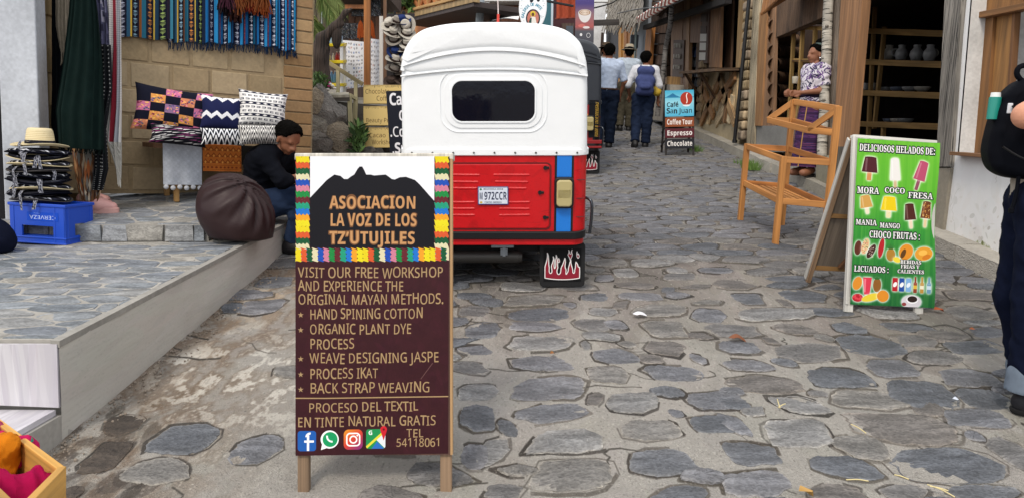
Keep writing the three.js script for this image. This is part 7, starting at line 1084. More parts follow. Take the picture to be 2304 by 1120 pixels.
{
  // oval gallery sign
  const d = 11.2, t = thing('gallery_sign', 'white oval palette shaped gallery sign above the taxi roof', 'sign', at(1199, 16, d)), R = [30.5 / FOC * d, 51 / FOC * d], sh = new THREE.Shape(); sh.absellipse(0, 0, R[0], R[1], 0, Math.PI * 2);
  const tx = ctex(366, 612, (c, w, h) => { const cx = 183, cy = 306; c.fillStyle = '#eef1f4'; c.fillRect(0, 0, w, h); c.fillStyle = '#20262c'; oval(c, cx - 18, 200, 26, 52, 0.2); oval(c, cx + 70, 205, 22, 30, 0.2); reseed(4); for (let i = 0; i < 40; i++) { const a = rr(0, 6.3); c.fillStyle = '#4a6a7a'; oval(c, cx + Math.cos(a) * rr(120, 165), cy + Math.sin(a) * rr(200, 280), 4, 4); } c.fillStyle = '#2b2c33'; oval(c, cx + 10, 450, 96, 118); c.fillStyle = '#c07a6a'; oval(c, cx + 10, 450, 78, 100); c.fillStyle = '#d9c23c'; oval(c, cx + 6, 392, 34, 36); c.fillStyle = '#6a4632'; oval(c, cx + 6, 400, 20, 24); c.fillStyle = '#e4e0d8'; poly(c, [[cx - 20, 430], [cx + 40, 430], [cx + 70, 540], [cx - 40, 540]]); c.fillStyle = '#2c4a44'; poly(c, [[cx - 30, 450], [cx - 8, 440], [cx - 8, 530], [cx - 50, 520]]);
    const s = 'GALERIA DE ARTE'; c.font = 'bold 54px sans-serif'; c.fillStyle = '#1f7f9c'; c.textAlign = 'center'; for (let i = 0; i < s.length; i++) { const a = -2.75 + i * (2.35 / (s.length - 1)) + 0.0; c.save(); c.translate(cx + 10 + Math.cos(a * 1.0 - 0.38) * 130, 440 + Math.sin(a - 0.38) * 160); c.rotate(a - 0.38 + 1.571); c.fillText(s[i], 0, 10); c.restore(); } });
  part('panel', [ext(sh, 0.02, 0.004, 40).translate(0, 0, -0.026)], plain('#e6e8ea', 0.5), t); const g = new THREE.CircleGeometry(1, 48); g.scale(R[0] - 0.006, R[1] - 0.006, 1).translate(0, 0, 0.002); part('painting', [g], print(tx, 0.5), t); part('bracket', [bar(V(R[0], 0.1, -0.03), V(R[0] + 0.4, 0.1, -0.3), 0.03, 0.03)], M.black, t);
  const tl = thing('teal_panel', 'narrow teal and white door panel behind the oval sign', 'panel', at(1236, 60, 13)), q = (x, y, dd = 13) => at(x, y, dd).sub(tl.position); part('panel', [slab([q(1222, 130), q(1241, 130), q(1243, -40), q(1222, -40)], 0.06, V(0, 0, 1))], plain('#2a6470', 0.5), tl); part('edge', [slab([q(1239, 130, 12.95), q(1243, 130, 12.95), q(1246, -40, 12.95), q(1241, -40, 12.95)], 0.06, V(0, 0, 1))], plain('#c3d3de', 0.5), tl);
  const mh = thing('maroon_house', 'dark maroon shop front behind the red banner', 'house', at(1270, 100, 15)), m = (x, y, dd = 15) => at(x, y, dd).sub(mh.position); part('wall', [slab([m(1180, 300), m(1302, 300), m(1302, -120), m(1180, -120)], 0.3, V(0, 0, 1))], plain('#4a2a30', 0.9), mh); part('door_frame', [slab([m(1264, 110, 14.9), m(1292, 110, 14.9), m(1292, 52, 14.9), m(1264, 52, 14.9)], 0.06, V(0, 0, 1))], wood('#5a463c'), mh); part('glass_pane', [slab([m(1274, 106, 14.88), m(1290, 106, 14.88), m(1290, 58, 14.88), m(1274, 58, 14.88)], 0.02, V(0, 0, 1))], plain('#3f4a54', 0.1), mh); part('fascia', [slab([m(1290, 4, 14.6), m(1368, 4, 14.6), m(1368, -30, 14.6), m(1290, -34, 14.6)], 0.1, V(0, 0, 1))], plain('#d9dad8', 0.6), mh);
  const bn = thing('red_banner', 'plain salmon red cloth banner hanging left of the coffee poster', 'banner', at(1275, 0, 12.5)), b = (x, y) => at(x, y, 12.5).sub(bn.position), b0 = b(1252, 42), b1 = b(1296, 40), b3 = b(1253, -60), b2 = b(1296, -60); part('cloth', [sheet((u, v) => b0.clone().lerp(b1, u).lerp(b3.clone().lerp(b2, u), v).add(V(0, 0, 0.02 * Math.sin(u * 14))), 20, 6)], cloth('#b5573f'), bn); part('rod', [bar(b0.clone().add(V(-0.02, 0, 0)), b1.clone().add(V(0.02, 0, 0)), 0.02, 0.02)], wood('#8a4030'), bn);
  const cp = thing('coffee_poster', 'tall hanging poster of a latte cup beside the red banner', 'poster', at(1314, 40, 12.3)), c = (x, y, dd = 12.3) => at(x, y, dd).sub(cp.position), pt = ctex(320, 800, (k, w, h) => { const gr = k.createLinearGradient(0, 0, 0, h); gr.addColorStop(0, '#6a5aa0'); gr.addColorStop(0.3, '#4a4078'); gr.addColorStop(0.5, '#8d6a70'); gr.addColorStop(0.72, '#a85a58'); gr.addColorStop(0.8, '#55555c'); gr.addColorStop(1, '#4a4a52'); k.fillStyle = gr; k.fillRect(0, 0, w, h); k.fillStyle = '#8f7aa8'; k.fillRect(60, 30, 180, 130); k.fillStyle = '#d9d6d4'; k.beginPath(); k.moveTo(50, 380); k.bezierCurveTo(60, 560, 260, 560, 270, 380); k.fill(); oval(k, 160, 375, 112, 52); k.fillStyle = '#a98a70'; oval(k, 160, 370, 100, 42); k.strokeStyle = '#e2d6c8'; k.lineWidth = 8; for (const r of [70, 44, 20]) oval(k, 160, 370, r, r * 0.4, 0, false); k.fillStyle = '#c8706a'; oval(k, 110, 560, 60, 24); k.fillStyle = '#d8d4d2'; oval(k, 190, 585, 60, 18); k.strokeStyle = '#e0e0e0'; k.lineWidth = 6; oval(k, 230, 700, 32, 32, 0, false); k.fillStyle = '#e0e0e0'; oval(k, 100, 690, 22, 22); });
  part('panel', [slab([c(1294, 96), c(1336, 96), c(1338, -30), c(1295, -30)], 0.02, V(0, 0, 1))], plain('#55555c', 0.6), cp); part('picture_face', [quadFace(c(1294.5, 95, 12.285), c(1335.5, 95, 12.285), c(1337.5, -30, 12.285), c(1295.5, -30, 12.285))], print(pt, 0.5), cp); part('hanger', [bar(c(1316, -32), c(1316, -60), 0.02, 0.02)], M.black, cp);
}
// ---------------------------------------------------------------- people
// joints for a standing body 1.7 m tall that faces +z (its right hand side is -x); every entry may be replaced
const STAND = { pelvis: [0, 0.93, 0], waist: [0, 1.05, 0.005], chest: [0, 1.27, 0.0], neck: [0, 1.45, -0.015], head: [0, 1.6, 0.01], shL: [0.18, 1.4, -0.01], shR: [-0.18, 1.4, -0.01], elL: [0.23, 1.12, -0.03], elR: [-0.23, 1.12, -0.03], haL: [0.23, 0.88, 0.05], haR: [-0.23, 0.88, 0.05], hipL: [0.09, 0.9, 0], hipR: [-0.09, 0.9, 0], knL: [0.1, 0.49, 0.02], knR: [-0.1, 0.49, 0.02], anL: [0.1, 0.08, -0.02], anR: [-0.1, 0.08, -0.02] };
const tousle = (g) => { const p = g.attributes.position, n = g.attributes.normal; for (let i = 0; i < p.count; i++) { const q = 0.016 * (fbm(p.getX(i) * 3 + 7, p.getY(i) * 3 + p.getZ(i) * 2 + 7, 60, 60, 2, 5) - 0.4); p.setXYZ(i, p.getX(i) + n.getX(i) * q, p.getY(i) + n.getY(i) * q, p.getZ(i) + n.getZ(i) * q); } g.computeVertexNormals(); return g; };
const folds = (g, k = 0.022) => { const p = g.attributes.position, n = g.attributes.normal; for (let i = 0; i < p.count; i++) { const x = p.getX(i), y = p.getY(i), z = p.getZ(i), q = Math.max(-0.001, k * (0.6 - Math.abs(fbm(x * 0.5 + y * 0.35 + 3, y * 0.9 + z * 0.5 - x * 0.3 + 3, 13, 13, 2, 9) - 0.5) * 3.2)); p.setXYZ(i, x + n.getX(i) * q, y + n.getY(i) * q, z + n.getZ(i) * q); } g.computeVertexNormals(); return strip(toCreasedNormals(g, 1.3)); };
function person(label, pos, yaw, H, o) {
  const g = thing('person', label, 'person', pos, yaw, o.group), s = H / 1.7, J = {};
  for (const k in STAND) { const q = o.J?.[k] ?? STAND[k]; J[k] = q.isVector3 ? q : V(...q).multiplyScalar(s); }
  const w = (o.wide ?? 1) * s, cell = (o.cell ?? 0.014), P = (a, b, t) => a.clone().lerp(b, t);
  const hq = new THREE.Quaternion().setFromEuler(new THREE.Euler(...(o.headRot ?? [0, 0, 0]), 'YXZ')), hp = (x, y, z) => V(x, y, z).multiplyScalar(s).applyQuaternion(hq).add(J.head);
  const hand = (el, ha, side) => { const d = ha.clone().sub(el).normalize(), up = V(0, 1, 0), n = V().crossVectors(d, up).normalize().multiplyScalar(side), b = V().crossVectors(n, d), q = (f, a, c) => ha.clone().addScaledVector(d, f * s).addScaledVector(n, a * s).addScaledVector(b, c * s), r = [[q(0.01, 0, 0), q(0.07, 0, 0.01), 0.024 * s, 0.026 * s], [q(0.01, 0, 0.0), q(0.07, 0, -0.018), 0.02 * s, 0.022 * s]]; [[0.036, 0.075], [0.014, 0.085], [-0.01, 0.08], [-0.03, 0.062]].forEach(([c, L]) => { r.push([q(0.075, 0, c * 0.8), q(0.075 + L * 0.55, 0.012, c), 0.0088 * s, 0.0084 * s], [q(0.075 + L * 0.55, 0.012, c), q(0.07 + L * 0.85, 0.034, c * 0.95), 0.0084 * s, 0.0074 * s]); }); r.push([q(0.02, 0.01, 0.03), q(0.055, 0.03, 0.05), 0.011 * s, 0.01 * s], [q(0.055, 0.03, 0.05), q(0.085, 0.04, 0.045), 0.01 * s, 0.008 * s]); return r; };
  const torso = (e) => [[J.pelvis, J.waist, 0.115 * w + e, 0.105 * w + e], [P(J.hipL, J.pelvis, 0.4), P(J.hipR, J.pelvis, 0.4), 0.1 * w + e, 0.1 * w + e], [J.waist, J.chest, 0.105 * w + e, 0.115 * w + e], [P(J.chest, J.shL, 0.45), P(J.chest, J.shR, 0.45), 0.1 * w + e, 0.1 * w + e], [P(J.shL, J.neck, 0.12), P(J.shR, J.neck, 0.12), 0.062 * w + e, 0.062 * w + e], [P(J.waist, J.hipL, 0.35), P(J.chest, J.shL, 0.42), 0.085 * w + e, 0.088 * w + e], [P(J.waist, J.hipR, 0.35), P(J.chest, J.shR, 0.42), 0.085 * w + e, 0.088 * w + e], [P(J.chest, J.neck, 0.6), J.neck, 0.075 * w + e, 0.05 * s + e]];
  const arm = (S, e) => [[J['sh' + S], J['el' + S], 0.05 * s + e, 0.04 * s + e], [J['el' + S], J['ha' + S], 0.038 * s + e, 0.026 * s + e]], leg = (S, e) => [[J['hip' + S], J['kn' + S], 0.082 * w + e, 0.056 * s + e], [J['kn' + S], J['an' + S], 0.054 * s + e, 0.036 * s + e]];
  const skin = o.skin ?? M.skin;
  const bodyG = [skinOf([...torso(-0.008), ...arm('L', 0), ...arm('R', 0), ...leg('L', -0.004), ...leg('R', -0.004), [J.neck, hp(0, -0.06, 0), 0.05 * s, 0.048 * s]], cell)];
  for (const S of ['L', 'R']) bodyG.push(skinOf(hand(J['el' + S], J['ha' + S], S === 'L' ? -1 : 1), 0.004, { k: 140 }));
  bodyG.push(skinOf([[hp(0, 0.04, -0.025), hp(0, 0.045, 0.015), 0.082 * s, 0.078 * s], [hp(0, -0.01, 0.02), hp(0, -0.03, 0.035), 0.066 * s, 0.058 * s], [hp(0, -0.065, 0.05), hp(0, -0.085, 0.058), 0.042 * s, 0.028 * s], [hp(0, -0.06, 0), hp(0, -0.11, -0.015), 0.05 * s, 0.048 * s], [hp(0, 0.015, 0.095), hp(0, -0.025, 0.112), 0.009 * s, 0.014 * s], [hp(-0.014, -0.028, 0.102), hp(0.014, -0.028, 0.102), 0.009 * s, 0.009 * s], [hp(-0.035, 0.026, 0.082), hp(0.035, 0.026, 0.082), 0.014 * s, 0.014 * s], [hp(-0.016, -0.058, 0.09), hp(0.016, -0.058, 0.09), 0.009 * s, 0.009 * s], [hp(0.08, 0.01, -0.005), hp(0.088, -0.025, 0), 0.013 * s, 0.01 * s], [hp(-0.08, 0.01, -0.005), hp(-0.088, -0.025, 0), 0.013 * s, 0.01 * s]], o.headCell ?? 0.006, { k: 110 }));
  part('body', bodyG, skin, g);
  if (o.face) for (const q of [-1, 1]) { part('eye', [ball(0.0085 * s, ...hp(q * 0.032, 0.006, 0.084).toArray(), 1.3, 0.6, 0.7, 10)], plain('#171210', 0.3), g); part('eyebrow', [tube([hp(q * 0.014, 0.026, 0.098), hp(q * 0.032, 0.032, 0.094), hp(q * 0.05, 0.025, 0.082)], 0.0042 * s, 8, 6)], M.hair, g); }
  if (o.face) part('lips', [tube([hp(-0.022, -0.056, 0.092), hp(0, -0.053, 0.1), hp(0.022, -0.056, 0.092)], 0.0055 * s, 8, 6)], plain('#6d4034', 0.6), g);
  // hair: the skull swollen, cut away from face and neck
  if (o.hair !== false) { const inv = hq.clone().invert(); part('hair', [tousle(skinOf([[hp(0, 0.045, -0.03), hp(0, 0.058, 0.014), 0.096 * s, 0.092 * s], [hp(0, 0.0, -0.045), hp(0, -0.04, -0.045), 0.07 * s, 0.055 * s]], 0.008, { k: 90, clip: (x, y, z) => { const q = V(x, y, z).sub(J.head).applyQuaternion(inv).divideScalar(s); return Math.max(q.z - 0.062 - 0.4 * (q.y - 0.08), -0.062 - q.y, Math.min(q.z + 0.0, 0.052 - q.y - 0.25 * (0.05 - q.z))) * s; } }))], M.hair, g); }
  if (o.shirt) { const sl = o.sleeve ?? 1.0, e = 0.013, bs = torso(e).slice(o.tuck ? 2 : 0); for (const S of ['L', 'R']) { const a = J['sh' + S], b = J['el' + S], c = J['ha' + S]; if (sl <= 1) bs.push([a, P(a, b, sl), 0.06 * s + e * 0.7, 0.054 * s + e * 0.5, true]); else bs.push([a, b, 0.058 * s + e * 0.7, 0.05 * s + e * 0.4], [b, P(b, c, sl - 1), 0.05 * s + e * 0.4, 0.04 * s + e * 0.4, true]); } if (o.tuck) bs.push([J.pelvis, J.waist, 0.112 * w + e, 0.11 * w + e], [P(J.hipL, J.pelvis, 0.4), P(J.hipR, J.pelvis, 0.4), 0.098 * w, 0.098 * w]); const hem = o.hem !== undefined ? o.hem * s : -9; part('shirt', [folds(skinOf(bs, cell, { k: 60, clip: (x, y, z) => Math.max(hem - y, o.shirtClip ? o.shirtClip(x, y, z) : -9) }), o.fold ?? 0.022)], o.shirt, g); if (o.collar) part('collar', [new THREE.TorusGeometry(0.062 * s, 0.016 * s, 8, 24).rotateX(Math.PI / 2 - 0.2).translate(J.neck.x, J.neck.y + 0.03 * s, J.neck.z)], o.shirt, g); }
  if (o.trousers) { const e = 0.012 + (o.loose ?? 0), bs = [[P(J.pelvis, J.waist, 0.0), P(J.pelvis, J.waist, 0.5), 0.118 * w + 0.008, 0.11 * w + 0.01, true], [P(J.hipL, J.pelvis, 0.35), P(J.hipR, J.pelvis, 0.35), 0.102 * w + 0.01, 0.102 * w + 0.01]]; for (const S of ['L', 'R']) { const a = J['hip' + S], b = J['kn' + S], c = J['an' + S], f = o.flare ?? 0; bs.push([a, b, 0.088 * w + e, 0.064 * s + e], [b, P(b, c, 0.94), 0.062 * s + e, 0.052 * s + e + f, true]); if (o.cuff) part('cuff', [skinOf([[P(b, c, 0.8), P(b, c, 0.945), 0.064 * s + e + f * 0.8, 0.066 * s + e + f, true]], 0.01, { clip: (x, y, z) => -(y - P(b, c, 0.8).y) - 9 })], o.cuff, g); } part('trousers', [folds(skinOf(bs, cell, { k: 55 }), o.cuff ? 0.014 : 0.02)], o.trousers, g); if (o.belt) part('belt', [new THREE.TorusGeometry(0.125 * w, 0.017 * s, 8, 40).scale(1.28, 1, 1).rotateX(Math.PI / 2).translate(J.pelvis.x, J.pelvis.y + 0.055 * s, J.pelvis.z)], o.belt, g); }
  if (o.shoes) for (const S of ['L', 'R']) { const a = J['an' + S], d = (o.toe?.[S] ?? V(S === 'L' ? 0.04 : -0.04, 0, 0.2)).clone().normalize(), side = V(d.z, 0, -d.x), q = (f, y, c = 0) => a.clone().addScaledVector(d, f * s).addScaledVector(side, c * s).add(V(0, y * s, 0)); part('shoe', [skinOf([[q(-0.04, -0.035), q(0.14, -0.052), 0.04 * s, 0.03 * s], [q(0.02, 0.0), q(0.09, -0.035), 0.04 * s, 0.034 * s], [q(0, 0.02), q(0, -0.03), 0.042 * s, 0.044 * s]], 0.008, { clip: (x, y, z) => a.y - 0.083 * s - y })], o.shoes, g); part('sole', [skinOf([[q(-0.042, -0.06), q(0.145, -0.066), 0.044 * s, 0.034 * s]], 0.008, { clip: (x, y, z) => Math.max(a.y - 0.085 * s - y, y - a.y + 0.062 * s) })], plain('#0a0a0b', 0.9), g); }
  g.J = J; g.hp = hp; return g;
}
const shirtBlue = cloth('#c9d8f0'), shirtPale = cloth('#d3e2f2'), shirtWhite = cloth('#eceef4'), blackCloth = cloth('#12141b'), shoesM = plain('#131316', 0.6);
// the seated man
{
  const c = at(625, 430, 6.2), q = (x, y, d) => at(x, y, d).sub(c);
  const g = person('man in black sweatshirt and jeans sitting bowed on the porch edge', c, 0, 1.72, { face: true, cell: 0.012, headCell: 0.0045, headRot: [0.6, 1.0, 0.06], wide: 1.2, hem: -9, sleeve: 1.45, shirt: blackCloth, trousers: M.denim, shoes: plain('#17151a', 0.7), loose: 0.008, toe: { L: V(1, 0, 0.25), R: V(1, 0, 0.5) },
    J: { pelvis: q(588, 448, 6.3), waist: q(584, 420, 6.3), chest: q(592, 378, 6.25), neck: q(618, 338, 6.2), head: q(646, 312, 6.15), shL: q(640, 352, 6.4), shR: q(594, 354, 6.05), elL: q(688, 402, 6.4), elR: q(636, 408, 5.95), haL: q(708, 412, 6.2), haR: q(676, 398, 6.05), hipL: q(604, 456, 6.42), hipR: q(596, 458, 6.2), knL: q(706, 434, 6.45), knR: q(684, 444, 6.15), anL: q(702, 545, 6.45), anR: q(654, 548, 6.2) } });
  part('hood', [skinOf([[q(596, 340, 6.28), q(612, 334, 6.3), 0.07, 0.05], [q(604, 336, 6.12), q(620, 344, 6.1), 0.05, 0.035]], 0.012)], blackCloth, g);
}
// walkers up the street, seen from behind
const packOf = (g, name, label, col, sc = 1, group) => {
  const t = thing(name, label, 'backpack', g.position, g.quaternion, group), c = g.J.chest, B = (x, y, z) => c.clone().add(V(x, y, z).multiplyScalar(sc));
  part('pack', [skinOf([[B(-0.08, 0.1, -0.2), B(0.08, 0.1, -0.2), 0.085 * sc, 0.085 * sc], [B(-0.09, -0.08, -0.22), B(0.09, -0.08, -0.22), 0.095 * sc, 0.095 * sc], [B(-0.08, -0.26, -0.22), B(0.08, -0.26, -0.22), 0.09 * sc, 0.09 * sc], [B(-0.06, -0.18, -0.28), B(0.06, -0.18, -0.28), 0.07 * sc, 0.07 * sc]], 0.014)], col, t);
  for (const s of [-1, 1]) part('strap', [tube([B(s * 0.06, 0.16, -0.16), B(s * 0.1, 0.2, -0.06), B(s * 0.12, 0.14, 0.1), B(s * 0.14, -0.1, 0.1), B(s * 0.14, -0.28, -0.14)], 0.018 * sc, 20, 6)], col, t);
  part('pocket', [skinOf([[B(-0.05, -0.2, -0.32), B(0.05, -0.2, -0.32), 0.05 * sc, 0.05 * sc]], 0.012)], col, t);
  return t;
};
{
  const walk = (k) => ({ knL: [0.1, 0.5, 0.06 * k], anL: [0.1, 0.09, -0.12 * k], knR: [-0.1, 0.49, 0.04 * k], anR: [-0.1, 0.08, 0.1 * k] });
  const hAt = (px, pyTop, pyFoot) => { const b = onGround(px, pyFoot); return [b, (pyFoot - pyTop) / FOC * -b.z * 0.985]; };
  let [b, h] = hAt(1440, 124, 333);
  const man = person('man in a white shirt and jeans with a blue backpack walking up the street', b, Math.PI - 0.1, h, { cell: 0.018, headCell: 0.009, headRot: [0, -0.5, 0], wide: 1.05, fold: 0.014, hem: 0.93, sleeve: 1.15, shirt: shirtWhite, collar: true, trousers: cloth('#27324a'), shoes: shoesM, loose: 0.012, belt: M.black, J: { ...walk(1), elL: [0.3, 1.13, -0.04], elR: [-0.27, 1.13, -0.02], haL: [0.25, 0.95, 0.1], haR: [-0.27, 0.9, 0.06] } });
  packOf(man, 'blue_backpack', 'faded blue backpack on the man in the white shirt', cloth('#4a5482'), 0.95);
  const bag = at(1474, 205, -b.z - 0.05); single('yellow_bag', [skinOf([[V(0, 0.03, 0), V(0.02, -0.02, 0), 0.05, 0.065], [V(0.08, 0.01, 0), V(0.06, -0.03, 0), 0.03, 0.04]], 0.012).translate(...bag.toArray())], plain('#b99a2a', 0.7), 'small yellow bag at the right hand of the man with the backpack', 'bag');
  [b, h] = hAt(1358, 108, 334);
  person('man in a light blue shirt and dark jeans walking beside the black taxi', b, Math.PI + 0.1, h, { cell: 0.018, headCell: 0.009, headRot: [0.1, -0.3, 0], wide: 1.12, fold: 0.014, hem: 0.96, sleeve: 0.95, shirt: shirtBlue, collar: true, trousers: cloth('#1d2638'), shoes: shoesM, loose: 0.016, belt: wood('#4a2f1f'), tuck: false, J: { ...walk(0.6), elR: [-0.29, 1.13, 0.0], elL: [0.28, 1.13, 0], haR: [-0.26, 0.93, 0.12], haL: [0.24, 0.92, 0.1] } });
  [b, h] = hAt(1404, 112, 296);
  const hm = person('man in a pale blue shirt and straw hat walking ahead of the backpack man', b, Math.PI, h, { cell: 0.02, headCell: 0.01, wide: 1.1, fold: 0.014, hem: 0.92, sleeve: 0.9, shirt: shirtPale, trousers: cloth('#5b5648'), shoes: shoesM, loose: 0.014, J: walk(0.5) });
  const brim = strip(new THREE.LatheGeometry([[0, 0.11], [0.07, 0.11], [0.09, 0.09], [0.1, 0], [0.17, -0.012], [0.17, -0.006], [0.1, 0.008]].map(([x, y]) => new THREE.Vector2(x, y)), 26));
  const hat = (g, m) => { const p = g.hp(0, 0.07, 0); part('hat', [brim.clone().translate(p.x, p.y, p.z)], m, g); part('hat_band', [new THREE.TorusGeometry(0.1, 0.016, 6, 24).rotateX(Math.PI / 2).scale(1, 1.3, 1).translate(p.x, p.y + 0.022, p.z)], plain('#2b2624', 0.8), g); };
  hat(hm, cloth('#c9bda6'));
  [b, h] = hAt(1352, 108, 290);
  const fm = person('person in a straw hat and dark patterned top coming down the street behind the walkers', b, 0.3, h, { cell: 0.022, headCell: 0.01, fold: 0.014, hem: 0.9, sleeve: 0.9, shirt: cloth('#c9c6c4'), trousers: cloth('#23262f'), shoes: shoesM }); hat(fm, cloth('#6b5d4e'));
  const far = onGround(1388, 258), dog = thing('white_bundle', 'small white cloth bundle on the cobbles between the walkers', 'bundle', far); part('bundle', [skinOf([[V(-0.05, 0.12, 0), V(0.08, 0.1, 0), 0.11, 0.1], [V(0, 0.2, 0), V(0.05, 0.3, 0), 0.08, 0.05]], 0.02)], cloth('#d5d3d0'), dog);
}
// the woman at the shop
{
  const top = fp(1812, 392, 0.16), b = V(top.x, 0, top.z); b.y = top.y;
  const H = (392 - 116) / FOC * -b.z;
  const hp = ctex(256, 256, (c, w, h) => { reseed(301); c.fillStyle = '#d2cdd6'; c.fillRect(0, 0, w, h); for (let i = 0; i < 130; i++) { c.strokeStyle = pick(['#4a3a6a', '#2a2440', '#6a4a86', '#3a3a52']); c.lineWidth = rr(4, 9); c.beginPath(); const x = rr(0, w), y = rr(0, h); c.moveTo(x, y); c.bezierCurveTo(x + rr(-30, 30), y + rr(-30, 30), x + rr(-30, 30), y + rr(-30, 30), x + rr(-34, 34), y + rr(-34, 34)); c.stroke(); } });
  hp.wrapS = hp.wrapT = THREE.RepeatWrapping; hp.repeat.set(2.6, 2.6);
  const g = person('woman in a purple patterned blouse and long purple skirt standing at the shop opening', b, -1.35, H, { cell: 0.012, headCell: 0.006, face: true, skin: plain('#8a5a40', 0.6), wide: 1.12, hem: 0.98, sleeve: 0.75, shirt: print(hp, 0.9), J: { elL: [0.22, 1.12, -0.02], elR: [-0.22, 1.12, -0.02], haL: [0.1, 1.08, 0.25], haR: [-0.08, 1.08, 0.26], knL: [0.08, 0.49, 0.02], knR: [-0.07, 0.49, -0.02] } });
  const sk = ctex(256, 512, (c, w, h) => { reseed(305); c.fillStyle = '#3a2447'; c.fillRect(0, 0, w, h); for (let y = 0; y < h; y += 7) { c.fillStyle = pick(['#4d2f5a', '#2a1a36', '#5a3560', '#352040', '#6a3a58']); c.fillRect(0, y, w, 4); } for (let i = 0; i < 500; i++) { c.fillStyle = pick(['#7a4a7a', '#20142a', '#5a4a8a']); c.fillRect(rr(0, w), rr(0, h), rr(6, 20), 2); } c.strokeStyle = '#b9924a'; c.lineWidth = 3; for (const x of [40, 78, 150, 200]) { c.beginPath(); c.moveTo(x, 0); c.lineTo(x + 6, h); c.stroke(); } });
  const s = H / 1.7; part('skirt', [sheet((u, v) => { const a = u * 6.2832, y = lerp(0.1, 1.06, v), r = lerp(0.175, 0.135, v) + 0.03 * Math.sin(Math.min(1, (1.06 - y) * 3.5)) + 0.006 * Math.sin(a * 9) * (1 - v); return V(Math.cos(a) * r * 1.1 * s, y * s, Math.sin(a) * r * s); }, 70, 20)], print(sk, 0.9), g);
  part('sash', [new THREE.TorusGeometry(0.14 * s, 0.025 * s, 8, 40).scale(1.15, 1, 1).rotateX(Math.PI / 2).translate(0, 1.05 * s, 0)], cloth('#2c2233'), g);
  const h0 = g.hp(0, 0.13, -0.05); part('headband', [new THREE.TorusGeometry(0.062 * s, 0.02 * s, 8, 24).rotateX(Math.PI / 2 - 0.2).translate(h0.x, h0.y, h0.z)], cloth('#5f6f6c'), g); part('hair_knot', [ball(0.07 * s, h0.x, h0.y + 0.03, h0.z, 1, 0.9, 1, 14)], M.hair, g); part('hair_knot', [ball(0.085 * s, ...g.hp(0, -0.01, -0.08).toArray(), 1, 1.2, 0.8, 14)], M.hair, g);
  part('earring', [ball(0.012, ...g.hp(0.09, -0.05, 0.0).toArray(), 1, 1.6, 1, 8)], M.chrome, g);
  for (const S of ['L', 'R']) { const a = g.J['an' + S], d = V(S === 'L' ? 0.25 : -0.1, 0, 1).normalize(), f = (q, y) => a.clone().addScaledVector(d, q * s).add(V(0, y * s, 0)); part('foot', [skinOf([[f(-0.02, -0.03), f(0.12, -0.055), 0.034 * s, 0.022 * s], [f(0, 0.0), f(0.05, -0.04), 0.036 * s, 0.032 * s], ...[-0.024, -0.008, 0.008, 0.022].map((k) => { const e = V(d.z * k, 0, -d.x * k); return [f(0.12, -0.058).add(e), f(0.15, -0.062).add(e), 0.009 * s, 0.008 * s]; })], 0.007)], plain('#8a5a40', 0.6), g); part('sandal', [skinOf([[f(-0.04, -0.076), f(0.14, -0.078), 0.03 * s, 0.028 * s]], 0.008, { clip: (x, y, z) => y - (a.y - 0.066 * s) }), tube([f(0.05, -0.06).add(V(d.z * 0.04, 0, -d.x * 0.04)), f(0.06, -0.02), f(0.05, -0.06).add(V(-d.z * 0.04, 0, d.x * 0.04))], 0.008, 10, 5)], plain('#1c1614', 0.6), g); }
  const cp = at(1789, 188, -b.z + 0.05); single('paper_cup', [strip(new THREE.LatheGeometry([[0, 0], [0.03, 0], [0.038, 0.085], [0.034, 0.085], [0.027, 0.006], [0, 0.006]].map(([x, y]) => new THREE.Vector2(x, y)), 16)).translate(...cp.toArray())], plain('#b9b2a0', 0.6), 'small pale cup held by the woman in the purple skirt', 'cup');
}
